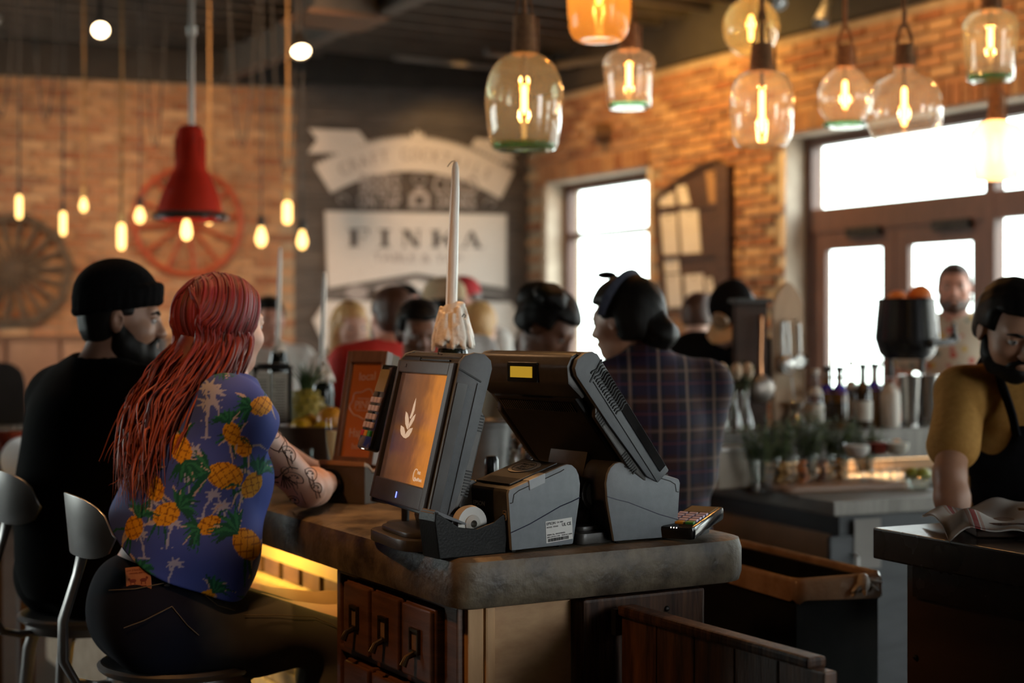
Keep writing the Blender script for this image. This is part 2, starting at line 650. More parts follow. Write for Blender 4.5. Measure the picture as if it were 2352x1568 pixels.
def window(name, a, b, c, d, mulx, mulz, rail=0.07, depth=-0.2, skip_panes=()):
    """framed glazing: stiles, rails and one pane for each light"""
    o = struct(name, MB().box((a + rail / 2, depth * rs, (c + d) / 2), (rail, 0.09, d - c)), FRAMEM, bevel=0.004)
    o.matrix_world = MRt
    MB().box((b - rail / 2, depth * rs, (c + d) / 2), (rail, 0.09, d - c)).build('stile', FRAMEM, o, bevel=0.004)
    for zz in (c + rail / 2, d - rail / 2):
        MB().box(((a + b) / 2, depth * rs, zz), (b - a - 2 * rail, 0.085, rail)).build('rail', FRAMEM, o, bevel=0.004)
    for x in mulx:
        MB().box((x, depth * rs, (c + d) / 2), (rail, 0.088, d - c - 2 * rail)).build('mullion', FRAMEM, o, bevel=0.004)
    for zz, w in mulz:
        MB().box(((a + b) / 2, depth * rs, zz), (b - a - 2 * rail, 0.08, w)).build('transom', FRAMEM, o, bevel=0.004)
    xs = [a] + list(mulx) + [b]
    zs = [c] + [m[0] for m in mulz] + [d]
    for i in range(len(xs) - 1):
        for k in range(len(zs) - 1):
            if (i, k) in skip_panes:
                continue
            MB().box(((xs[i] + xs[i + 1]) / 2, depth * rs, (zs[k] + zs[k + 1]) / 2), (xs[i + 1] - xs[i] - 0.02, 0.008, zs[k + 1] - zs[k] - 0.02)).build('pane', PANE, o)
    return o


window('window_1', *w1, [], [(wall_z(532, (ya + yb) / 2), 0.05)])
xm, ym = wall_x(2228)
TRZ = wall_z(515, y2a) + 0.02
window('window_2', *w2, [xm, xm + 1.15, xm + 2.4], [(TRZ, 0.16)], skip_panes={(0, 0)})
window('window_3', *w3, [w3[0] + 0.9], [(TRZ, 0.1)])
# double doors under the transom
xd0, xd1 = x2a + 0.07, xm - 0.035
xmid = (xd0 + xd1) / 2
for n, (a, b) in enumerate(((xd0 + 0.005, xmid - 0.004), (xmid + 0.004, xd1 - 0.005))):
    z1 = TRZ - 0.074
    o = struct('door_%d' % (n + 1), MB().box((a + 0.055, -0.2 * rs, z1 / 2 + 0.01), (0.11, 0.05, z1 - 0.02)), FRAMEM, bevel=0.004)
    o.matrix_world = MRt
    MB().box((b - 0.055, -0.2 * rs, z1 / 2 + 0.01), (0.11, 0.05, z1 - 0.02)).build('stile', FRAMEM, o, bevel=0.004)
    MB().box(((a + b) / 2, -0.2 * rs, z1 - 0.062), (b - a - 0.22, 0.05, 0.124)).build('rail', FRAMEM, o, bevel=0.004)
    MB().box(((a + b) / 2, -0.2 * rs, 0.16), (b - a - 0.22, 0.05, 0.3)).build('rail', FRAMEM, o, bevel=0.004)
    MB().box(((a + b) / 2, -0.2 * rs, z1 / 2 + 0.1), (b - a - 0.2, 0.008, z1 - 0.42)).build('pane', PANE, o)
    hx = b - 0.09 if n == 0 else a + 0.09
    MB().tube([(hx, -0.15 * rs, 0.9), (hx, -0.12 * rs, 0.95), (hx, -0.12 * rs, 1.25), (hx, -0.15 * rs, 1.3)], 0.012).build('handle', STEEL, o, smooth=True)
    MB().box(((a + b) / 2 + 0.12, -0.16 * rs, z1 - 0.02), (0.3, 0.05, 0.06)).build('door_closer', IRON, o, bevel=0.004)

# walls behind the camera and on the left, so that the room is closed
lw = MB()
for (y0, y1, z0, z1) in ((-7, 5.5, 0, CEIL), (9.9, 15, 0, CEIL), (5.5, 9.9, 0, 0.9), (5.5, 9.9, 2.9, CEIL)):
    lw.box((-7.6, (y0 + y1) / 2, (z0 + z1) / 2), (0.2, y1 - y0, z1 - z0))
wl = struct('wall_left', lw, PLASTER)
w4 = struct('window_4', MB().box((-7.6, 7.7, 0.93), (0.1, 4.4, 0.06)), FRAMEM)
MB().box((-7.6, 7.7, 2.87), (0.1, 4.4, 0.06)).build('rail', FRAMEM, w4)
for q in range(4):
    MB().box((-7.6, 5.53 + q * 1.447, 1.9), (0.1, 0.06, 1.9)).build('mullion', FRAMEM, w4)
    if q:
        MB().box((-7.6, 5.53 + (q - 0.5) * 1.447, 1.9), (0.008, 1.38, 1.88)).build('pane', PANE, w4)
wn_ = struct('wall_front', MB().box((0, -6.5, CEIL / 2), (20, 0.2, CEIL)), PLASTER)

# ceiling: purlins across and lipped girders along, as the steel deck shows them
CM = Matrix.Identity(4)
for k in range(3):
    CM[k][0], CM[k][1] = D2[k], D1[k]
CM.translation = Vector((0, 0, 0))
for n, t_ in enumerate(np.arange(5.2, 12.6, 0.30)):
    x0, x1 = 0.1, 6.5
    o = MB().box(((x0 + x1) / 2, t_, CEIL - 0.035), (x1 - x0, 0.055, 0.07)).build('joist', BEAMM, ceiling)
    o.matrix_world = CM
    if n % 3 == 1:
        o = MB().box((-1.8, t_ + 0.1, CEIL - 0.05), (3.7, 0.06, 0.1)).build('joist', mat('stained_joist', (0.05, 0.024, 0.013), 0.6, c2=(0.09, 0.042, 0.022), scale=5, stretch=(1, 12, 12)), ceiling)
        o.matrix_world = CM
GIRD = mat('timber_girder', (0.13, 0.065, 0.036), 0.55, c2=(0.19, 0.1, 0.055), scale=5, stretch=(12, 1, 12))
for s_, w_, m_ in ((-5.2, 0.09, GIRD), (-4.1, 0.09, GIRD), (-3.1, 0.09, GIRD), (-2.15, 0.09, GIRD), (-1.15, 0.1, GIRD), (4.1, 0.12, BEAMM)):
    g = MB()
    g.box((s_, 6.5, CEIL - 0.15), (0.03, 14, 0.26))
    g.box((s_, 6.5, CEIL - 0.285), (w_, 14, 0.03))
    o = g.build('beam', m_, ceiling)
    o.matrix_world = CM
g = MB()
g.box((-0.05, 6.5, CEIL - 0.16), (0.05, 14, 0.3))
g.box((-0.05, 6.5, CEIL - 0.315), (0.2, 14, 0.035))
o = g.build('beam', BEAMM, ceiling)
o.matrix_world = CM
g = MB()                                                             # diagonal braces under the deck near the far corner
for a, b in (((-0.9, 11.6), (0.1, 12.2)), ((0.1, 12.2), (0.75, 11.7)), ((-0.2, 11.4), (0.6, 12.3))):
    g.tube([(a[0], a[1], CEIL - 0.2), (b[0], b[1], CEIL - 0.2)], 0.028, 6)
g.build('brace', BEAMM, ceiling)
# ---------------------------------------------------------------- the bar counter (local frame: x across, y along the bar)
BAR = Vector((-0.1, 2.774, 0))
RZ = R(30)
TOPZ = 1.07


def B(x, y, z=0.0):
    return BAR + D2 * x + D1 * y + Vector((0, 0, z))


CONC = mat('dark_sealed_concrete', (0.034, 0.022, 0.013), 0.34, c2=(0.20, 0.152, 0.095), scale=10, detail=12, bump=0.25, bscale=60, lo=0.38, hi=0.70, r2=0.6, spec=0.4)
CAB = mat('cabinet_cherry', (0.085, 0.034, 0.014), 0.45, c2=(0.15, 0.062, 0.026), scale=5, stretch=(1, 1, 9), bump=0.08)
PINE = mat('varnished_pine', (0.46, 0.25, 0.10), 0.5, c2=(0.62, 0.36, 0.165), scale=4, stretch=(6, 6, 0.8), bump=0.06)
DARKW = mat('charred_pine', (0.03, 0.014, 0.009), 0.45, c2=(0.115, 0.055, 0.03), scale=5, stretch=(14, 14, 0.8), bump=0.2, lo=0.4, hi=0.72, spec=0.2)


def rounded(poly, radii, n=5):
    out = []
    m = len(poly)
    for i, (p, r) in enumerate(zip(poly, radii)):
        p = Vector(p)
        if r <= 0:
            out.append(tuple(p))
            continue
        a, b = (Vector(poly[i - 1]) - p).normalized(), (Vector(poly[(i + 1) % m]) - p).normalized()
        ang = a.angle(b)
        d = min(r / math.tan(ang / 2), (Vector(poly[i - 1]) - p).length * 0.49, (Vector(poly[(i + 1) % m]) - p).length * 0.49)
        s, e = p + a * d, p + b * d
        for k in range(n + 1):
            t = k / n
            out.append(tuple((1 - t) ** 2 * s + 2 * t * (1 - t) * p + t * t * e))
    return out


bar = thing('bar_counter', 'long bar with a thick dark concrete top, drawer cabinet and lit front panel', 'bar counter', BAR, RZ)
outline = rounded([(0, 0), (0.70, 0), (0.70, 0.9), (1.06, 0.9), (1.06, 4.6), (0, 4.6)], [0.05, 0.10, 0, 0.05, 0.05, 0.05], 6)
MB().prism(outline, TOPZ - 0.095, TOPZ, 'z').build('worktop', CONC, bar, bevel=0.024, smooth=True)
# drawer cabinet under the near end
cb = MB()
cb.box((0.155, 0.335, 0.487), (0.21, 0.55, 0.974))
cb.box((0.045, 0.082, 0.487), (0.03, 0.052, 0.974))
cb.box((0.045, 0.606, 0.487), (0.03, 0.02, 0.974))
for z in (0.972, 0.806, 0.640, 0.474, 0.308, 0.142):
    cb.box((0.045, 0.34, z), (0.03, 0.52, 0.014))
cabinet = cb.build('cabinet', CAB, bar, bevel=0.003)
LABEL_PAPER = mat('drawer_card', (0.16, 0.09, 0.045), 0.8, c2=(0.22, 0.13, 0.07), scale=30)
for row in range(5):
    zc = 0.889 - row * 0.166
    for col in range(3):
        yc = 0.174 + col * 0.142 + 0.01
        d = MB()
        d.box((0.032, yc, zc), (0.03, 0.128, 0.146))
        d.box((0.014, yc, zc), (0.012, 0.122, 0.14))
        dr = d.build('drawer', CAB, cabinet, bevel=0.004)
        h = MB()
        for dy in (-0.017, 0.017):
            h.box((0.005, yc + dy, zc + 0.004), (0.008, 0.005, 0.042))
        for dz in (-0.021, 0.021):
            h.box((0.005, yc, zc + 0.004 + dz), (0.008, 0.038, 0.006))
        MB().box((0.0068, yc, zc + 0.004), (0.002, 0.03, 0.036)).build('drawer_card', LABEL_PAPER, cabinet)
        h.tube([(0.004, yc, zc - 0.02), (-0.012, yc, zc - 0.026), (-0.02, yc, zc - 0.042)], [0.007, 0.006, 0.0075], 8)
        hd = h.build('label_holder', mat('aged_brass', (0.05, 0.032, 0.018), 0.35, 0.9, c2=(0.1, 0.065, 0.035), scale=30), dr and cabinet, smooth=True)
MB().ell((0.028, 0.082, 0.76), (0.008, 0.009, 0.009), 12, 8).build('lock', mat('lock_steel', (0.4, 0.36, 0.3), 0.25, 1.0), cabinet, smooth=True)
# end of the cabinet: stile, plywood panel, dark plank
MB().box((0.062, 0.052, 0.487), (0.034, 0.02, 0.974)).build('end_stile', PINE, bar, bevel=0.003)
MB().box((0.092, 0.049, 0.487), (0.022, 0.02, 0.974)).build('end_bead', PINE, bar, bevel=0.005)
MB().box((0.19, 0.056, 0.487), (0.17, 0.014, 0.974)).build('end_panel', mat('birch_plywood', (0.42, 0.22, 0.09), 0.5, c2=(0.66, 0.40, 0.19), scale=5, stretch=(1.2, 1, 3), detail=6, bump=0.05), bar)
MB().box((0.425, 0.035, 0.487), (0.29, 0.05, 0.974)).build('end_plank', DARKW, bar, bevel=0.006)
for x, z in ((0.36, 0.935), (0.475, 0.94)):
    MB().ell((x, 0.008, z), (0.006, 0.004, 0.006), 8, 6).build('screw', IRON, bar, smooth=True)
MB().tube([(0.29, 0.005, 0.80), (0.292, 0.0, 0.78), (0.289, 0.004, 0.757)], [0.003, 0.005, 0.002], 6).build('gouge', mat('bare_splinter', (0.6, 0.42, 0.16), 0.7), bar)
MB().box((0.60, 2.4, 0.487), (0.05, 4.3, 0.974)).build('back_panel', DARKW, bar)
# bar front: lit panel, slotted rail and whitewashed brick below
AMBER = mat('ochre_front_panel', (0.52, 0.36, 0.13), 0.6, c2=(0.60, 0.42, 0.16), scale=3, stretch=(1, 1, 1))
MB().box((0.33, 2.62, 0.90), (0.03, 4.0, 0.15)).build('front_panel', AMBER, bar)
SL = mat('slotted_rail', (0.10, 0.05, 0.026), 0.6, c2=(0.15, 0.08, 0.04), scale=12)
MB().box((0.335, 2.62, 0.802), (0.02, 4.0, 0.052)).build('rail_backing', mat('rail_shadow_gap', (0.015, 0.01, 0.007), 0.8), bar)
for i in range(26):
    MB().box((0.322, 0.70 + i * 0.15, 0.802), (0.014, 0.118, 0.046)).build('rail_block', SL, bar, bevel=0.002)
WB_ = mat('whitewashed_brick', (0.50, 0.40, 0.25), 0.85, c2=(0.62, 0.5, 0.33), scale=18, bump=0.6, bscale=70)
ms = []
for k in range(3):
    m_ = MB()
    m_.box((0, 0, 0), (0.05, 0.1, 0.046))
    ms.append(m_.mesh('brick', WB_, bevel=0.004))
MB().box((0.36, 2.62, 0.385), (0.05, 4.0, 0.77)).build('front_wall', MORTAR, bar)
nose = MB()
prof = [(0.318 + 0.012 * math.cos(a), 0.0 + 0.012 * math.sin(a)) for a in np.linspace(0, 2 * math.pi, 10)[:-1]]
for i in range(330):                                                   # rope-like cord bead on the ledge
    y = 0.64 + i * 0.012
    nose.tube([(0.306, y, 0.752), (0.300, y + 0.004, 0.764), (0.312, y + 0.012, 0.772)], [0.006, 0.007, 0.006], 5)
o = nose.build('rope_bead', mat('natural_rope', (0.50, 0.36, 0.18), 0.9, c2=(0.6, 0.45, 0.25), scale=60), bar, smooth=True)
MB().box((0.325, 2.62, 0.762), (0.03, 4.0, 0.02)).build('ledge', WB_, bar)
for r_ in range(14):
    zz = 0.722 - r_ * 0.053
    for i in range(20):
        y = 0.68 + i * 0.106 + (0.053 if r_ % 2 else 0)
        o = ob('brick', ms[i % 3], bar, (0.318 + random.uniform(-0.004, 0.003), y, zz))
for y in (1.16, 2.35, 3.5):
    b_ = MB()
    b_.box((0.20, y, 0.962), (0.24, 0.04, 0.008))
    b_.tube([(0.312, y, 0.96), (0.306, y, 0.72)], 0.012, 6, flat=1.6)
    b_.build('bracket', IRON, bar)
MB().box((0.085, 2.1, 0.968), (0.02, 2.9, 0.012)).build('light_strip', glow('amber_strip', (1.0, 0.62, 0.12), 6.0), bar)

# half gate of old planks beside the bar end, running towards the viewer
gate = thing('plank_gate', 'low gate of scorched brown planks jutting from the bar end', 'gate', B(0.36, 0.0), RZ)
OLDW = mat('scorched_plank', (0.02, 0.008, 0.005), 0.45, c2=(0.19, 0.075, 0.026), scale=4, stretch=(6, 9, 1.2), detail=7, bump=0.2, lo=0.4, hi=0.8)
gx = 0.0
for i in range(5):
    l0, l1 = -0.02 - i * 0.116, -0.02 - (i + 1) * 0.116 + 0.003
    MB().box((gx, (l0 + l1) / 2, 0.62), (0.026, abs(l1 - l0), 0.65)).build('plank', OLDW, gate, bevel=0.003)
MB().box((0.0, -0.29, 0.953), (0.04, 0.55, 0.02)).build('top_rail', DARKW, gate, bevel=0.006)
MB().box((-0.02, -0.30, 0.73), (0.02, 0.57, 0.07)).build('cross_rail', OLDW, gate, bevel=0.003)
h = MB()
h.box((0.0, -0.01, 0.93), (0.05, 0.016, 0.05))
h.tube([(0.0, -0.018, 0.90), (0.0, -0.018, 0.96)], 0.009, 8)
h.build('hinge', IRON, gate)
# ---------------------------------------------------------------- the tills, printers and card readers on the near end of the bar
POSD = mat('till_dark_plastic', (0.040, 0.035, 0.031), 0.36, c2=(0.052, 0.046, 0.041), scale=60, bump=0.06, bscale=500)
POSG = mat('till_grey_plastic', (0.085, 0.09, 0.097), 0.5, c2=(0.10, 0.105, 0.113), scale=60, bump=0.06, bscale=500)
PRG = mat('printer_grey_plastic', (0.165, 0.18, 0.198), 0.5, c2=(0.19, 0.205, 0.223), scale=50, bump=0.05, bscale=500)
PRD = mat('printer_black_plastic', (0.018, 0.017, 0.017), 0.5, c2=(0.026, 0.025, 0.025), scale=50, bump=0.05, bscale=500)
LENS = mat('status_lens', (0.22, 0.24, 0.25), 0.2, c2=(0.26, 0.28, 0.29), scale=10)
PAPER = mat('label_paper', (0.62, 0.60, 0.57), 0.7, c2=(0.68, 0.66, 0.63), scale=12)
INK = mat('label_ink', (0.03, 0.03, 0.03), 0.7)


def screen_mat():
    m = bpy.data.materials.new('till_screen')
    m.use_nodes = True
    nt = m.node_tree
    N, L = nt.nodes.new, nt.links.new
    b = nt.nodes['Principled BSDF']
    b.inputs['Base Color'].default_value = (0.02, 0.012, 0.008, 1)
    b.inputs['Roughness'].default_value = 0.16
    tc = N('ShaderNodeTexCoord')
    sp = N('ShaderNodeSeparateXYZ')
    L(tc.outputs['Generated'], sp.inputs[0])
    nz = N('ShaderNodeTexNoise')
    nz.inputs['Scale'].default_value = 5.0
    nz.inputs['Detail'].default_value = 6
    mp = N('ShaderNodeMapping')
    mp.inputs['Scale'].default_value = (2.5, 1, 0.8)
    L(tc.outputs['Generated'], mp.inputs[0])
    L(mp.outputs[0], nz.inputs['Vector'])
    ad = N('ShaderNodeMath')
    ad.operation = 'MULTIPLY_ADD'
    ad.inputs[1].default_value = 0.35
    L(nz.outputs['Fac'], ad.inputs[0])
    L(sp.outputs['X'], ad.inputs[2])
    rp = N('ShaderNodeValToRGB')
    rp.color_ramp.elements[0].position = 0.2
    rp.color_ramp.elements[0].color = (0.050, 0.022, 0.014, 1)
    rp.color_ramp.elements[1].position = 1.08
    rp.color_ramp.elements[1].color = (0.62, 0.21, 0.03, 1)
    e = rp.color_ramp.elements.new(0.72)
    e.color = (0.22, 0.075, 0.018, 1)
    L(ad.outputs[0], rp.inputs[0])
    L(rp.outputs[0], b.inputs['Emission Color'])
    b.inputs['Emission Strength'].default_value = 0.85
    m.cycles.emission_sampling = 'NONE'
    return m


SCREENM = screen_mat()
LOGO = glow('screen_logo', (0.80, 0.52, 0.34), 0.75)


def till(label, loc, rz, tilt, lift, on):
    """flat till: screen housing with rolled top, grey side cheeks, hinge arm and foot. local -y is the screen side"""
    e = thing('pos_terminal', label, 'till', loc, rz)
    W, HT = 0.334, 0.30
    Mt = Matrix.Translation((0, 0, lift)) @ Euler((-tilt, 0, 0)).to_matrix().to_4x4()   # local z runs up the tilted face
    # side profile of the housing (y depth, z up the face)
    top = [(0.004, 0.286), (0.010, 0.296), (0.026, 0.303), (0.045, 0.304), (0.058, 0.297), (0.063, 0.284)]
    prof = [(0.004, -0.012)] + top + [(0.060, 0.16), (0.050, 0.02), (0.036, -0.012)]
    hb = MB()
    hb.prism(prof, -W / 2 + 0.012, W / 2 - 0.012, 'x', Mt)
    hs = hb.build('housing', POSD, e, bevel=0.003, smooth=True)
    for q in (-1, 1):
        c = MB()
        cp_ = [(0.0, -0.016), (0.0, 0.284), (0.007, 0.298), (0.025, 0.308), (0.046, 0.310), (0.062, 0.301), (0.068, 0.286), (0.064, 0.16), (0.053, 0.015), (0.038, -0.016)]
        x0, x1 = (W / 2 - 0.012, W / 2) if q > 0 else (-W / 2, -W / 2 + 0.012)
        c.prism(cp_, x0, x1, 'x', Mt)
        ck = c.build('side_cheek', POSG, e, bevel=0.004, smooth=True)
        sx = q * (W / 2 + 0.0008)
        MB().prism([(0.003, 0.0), (0.003, 0.245), (0.024, 0.245), (0.022, 0.0)], sx - 0.0012, sx + 0.0012, 'x', Mt).build('gloss_strip', BLACKG, ck)
        MB().prism([(0.0395, -0.01), (0.0430, 0.252), (0.0440, 0.252), (0.0405, -0.01)], sx - 0.0009, sx + 0.0009, 'x', Mt).build('seam', BLACK, ck)
        MB().prism([(0.0, 0.270), (0.05, 0.255), (0.05, 0.258), (0.0, 0.2735)], sx - 0.0009, sx + 0.0009, 'x', Mt).build('seam', BLACK, ck)
        if not on:
            for i in range(16):
                z = 0.165 + i * 0.0068
                MB().tube([tuple(Mt @ V_((sx, 0.004 + 0.034 * t, z + 0.002 * math.sin(t * 9)))) for t in np.linspace(0, 1, 7)], 0.0019, 5).build('grip_rib', BLACK, ck)
        # inner rear shell with vents
        MB().prism([(0.05, 0.0), (0.058, 0.215), (0.078, 0.19), (0.074, 0.06), (0.058, 0.0)], sx * 0.92 - 0.006, sx * 0.92 + 0.006, 'x', Mt).build('rear_shell', POSD, ck, bevel=0.003)
        for z0, nn in ((0.04, 9), (0.165, 6)):
            for i in range(nn):
                MB().box((sx * 0.92 + q * 0.0062, 0.0675, z0 + i * 0.0058), (0.002, 0.014, 0.0028), Mt).build('vent_slot', BLACK, ck)
    # rolled ridges on the cap, card slot and button
    for k, yy in enumerate((0.009, 0.017, 0.026)):
        MB().tube([tuple(Mt @ V_((x, yy, 0.2935 + k * 0.0042))) for x in (-W / 2 + 0.014, W / 2 - 0.014)], 0.0034, 8).build('cap_ridge', POSD, hs, smooth=True)
    MB().box((-0.02, 0.0015, 0.2855), (W - 0.07, 0.004, 0.003), Mt).build('cap_gap', BLACK, hs)
    MB().box((-0.095, 0.0006, 0.2855), (0.10, 0.004, 0.007), Mt).build('card_slot', BLACK, hs)
    MB().box((-0.105, -0.0070, 0.270), (0.012, 0.003, 0.008), Mt).build('button', POSD, hs, bevel=0.002)
    # bezel around the screen
    bz = MB()
    bx, b0, b1 = W / 2 - 0.012, -0.006, 0.282
    sx0, sx1, sz0, sz1 = -0.142, 0.132, 0.038, 0.256
    bz.box(((-bx + sx0) / 2, 0.0, (b0 + b1) / 2), (sx0 + bx, 0.014, b1 - b0), Mt)
    bz.box(((bx + sx1) / 2, 0.0, (b0 + b1) / 2), (bx - sx1, 0.014, b1 - b0), Mt)
    bz.box(((sx0 + sx1) / 2, 0.0, (b0 + sz0) / 2), (sx1 - sx0, 0.014, sz0 - b0), Mt)
    bz.box(((sx0 + sx1) / 2, 0.0, (b1 + sz1) / 2), (sx1 - sx0, 0.014, b1 - sz1), Mt)
    bz.build('bezel', POSD, e, bevel=0.0025)
    sc = MB().box(((sx0 + sx1) / 2, 0.003, (sz0 + sz1) / 2), (sx1 - sx0, 0.002, sz1 - sz0), Mt).build('screen', SCREENM if on else BLACKG, e)
    if on:
        def leaf(pts):
            MB().prism([((p[0] - 140) * 0.00145 - 0.040, (240 - p[1]) * 0.00056 + 0.165) for p in pts], -0.0003, 0.0, 'y', Mt @ TR((0, 0.0015, 0))).build('logo_leaf', LOGO, sc)
        # the crown of leaves on the start screen
        leaf([(148, 165), (144, 190), (143, 215), (140, 238), (144, 242), (149, 230), (152, 210), (151, 190)])
        leaf([(120, 218), (122, 240), (128, 262), (138, 278), (143, 282), (142, 262), (136, 240), (128, 224)])
        leaf([(160, 222), (152, 232), (146, 246), (143, 262), (145, 278), (152, 262), (158, 244)])
        leaf([(112, 270), (114, 288), (120, 302), (130, 310), (137, 308), (134, 292), (126, 276)])
        leaf([(160, 272), (150, 276), (142, 286), (132, 312), (142, 313), (152, 304), (158, 288)])
        Ms = Mt @ Matrix(((1, 0, 0, 0.07), (0, 0, -1, 0.0012), (0, 1, 0, 0.055), (0, 0, 0, 1)))
        text('lettering', 'PAR', 0.009, LOGO, sc, Ms @ TR((0.005, 0.008, 0)), 0.0003)
        text('lettering', 'PixelPoint', 0.010, LOGO, sc, Ms @ TR((0.006, -0.005, 0)), 0.0003)
        ring_ = [tuple(Ms @ V_((-0.012 + 0.011 * math.cos(a), 0.003 + 0.012 * math.sin(a), 0))) for a in np.linspace(0.9, 5.6, 12)]
        MB().tube(ring_, 0.0008, 4).build('logo_ring', LOGO, sc)
        MB().box((0.0, -0.0075, 0.012), (0.003, 0.001, 0.012), Mt).build('power_light', glow('blue_led', (0.12, 0.16, 1.0), 4.0), e)
        Mtx = Mt @ Matrix(((1, 0, 0, -0.02), (0, 0, -1, -0.0004), (0, 1, 0, 0.276), (0, 0, 0, 1)))
        text('lettering', 'Open', 0.010, mat('cap_print', (0.08, 0.05, 0.03), 0.5), hs, Mtx @ TR((0.04, 0.024, -0.014)), 0.0012)
    # hinge arm, foot
    hz = 0.095
    arm_ = MB()
    arm_.tube([(-0.085, 0.115, hz), (0.085, 0.115, hz)], 0.036, 20)
    arm_.prism([(0.085, hz + 0.03), (0.145, 0.025), (0.07, 0.012), (0.06, 0.05), (0.08, hz - 0.02)], -0.075, 0.075, 'x')
    arm_.prism([(0.036, lift + 0.10), (0.10, hz + 0.036), (0.13, hz + 0.03), (0.07, lift + 0.19)], -0.06, 0.06, 'x')
    ar = arm_.build('hinge_arm', POSD, e, bevel=0.003, smooth=True)
    for q in (-1, 1):
        MB().tube([(q * 0.085, 0.115, hz), (q * 0.0885, 0.115, hz)], 0.026, 20).build('hinge_cap', LENS, ar, smooth=True)
    ft = MB()
    ft.prism(rounded([(-0.125, -0.03), (0.125, -0.03), (0.125, 0.19), (-0.125, 0.19)], [0.06, 0.06, 0.02, 0.02]), 0.0, 0.022, 'z')
    ft.prism(rounded([(-0.10, -0.012), (0.10, -0.012), (0.10, 0.17), (-0.10, 0.17)], [0.05, 0.05, 0.02, 0.02]), 0.022, 0.032, 'z')
    ft.build('foot', POSD, e, bevel=0.003, smooth=True)
    if not on:
        # display for the guest on the back, with grilles
        g = MB()
        g.prism([(0.19, 0.355), (0.218, 0.378), (0.232, 0.372), (0.243, 0.352), (0.240, 0.318), (0.205, 0.288), (0.17, 0.30)], -0.152, 0.152, 'x')
        gd = g.build('guest_display', POSD, e, bevel=0.005, smooth=True)
        MB().box((-0.012, 0.243, 0.338), (0.10, 0.008, 0.040)).build('display_frame', BLACKG, gd, bevel=0.006)
        MB().box((-0.012, 0.2478, 0.3385), (0.070, 0.002, 0.022)).build('display_glass', glow('amber_display', (0.46, 0.26, 0.02), 0.9), gd)
        MB().prism([(0.06, 0.03), (0.075, 0.05), (0.08, 0.235), (0.06, 0.25)], -0.135, 0.135, 'x', Mt).build('back_cover', BLACK, e, bevel=0.006)
        for i in range(34):
            MB().box((-0.115 + i * 0.007, 0.0805, 0.215), (0.003, 0.004, 0.024), Mt).build('vent_slot', BLACKG, e)
    return e


V_ = Vector
till_on = till('black touchscreen till facing the stools, amber start screen lit', (-0.224, 3.0, TOPZ), R(-66), R(13), 0.085, True)
till_off = till('black touchscreen till turned away, grey ribbed cheek and amber guest display', (0.209, 3.197, TOPZ), R(126.9), R(38.5), 0.152, False)


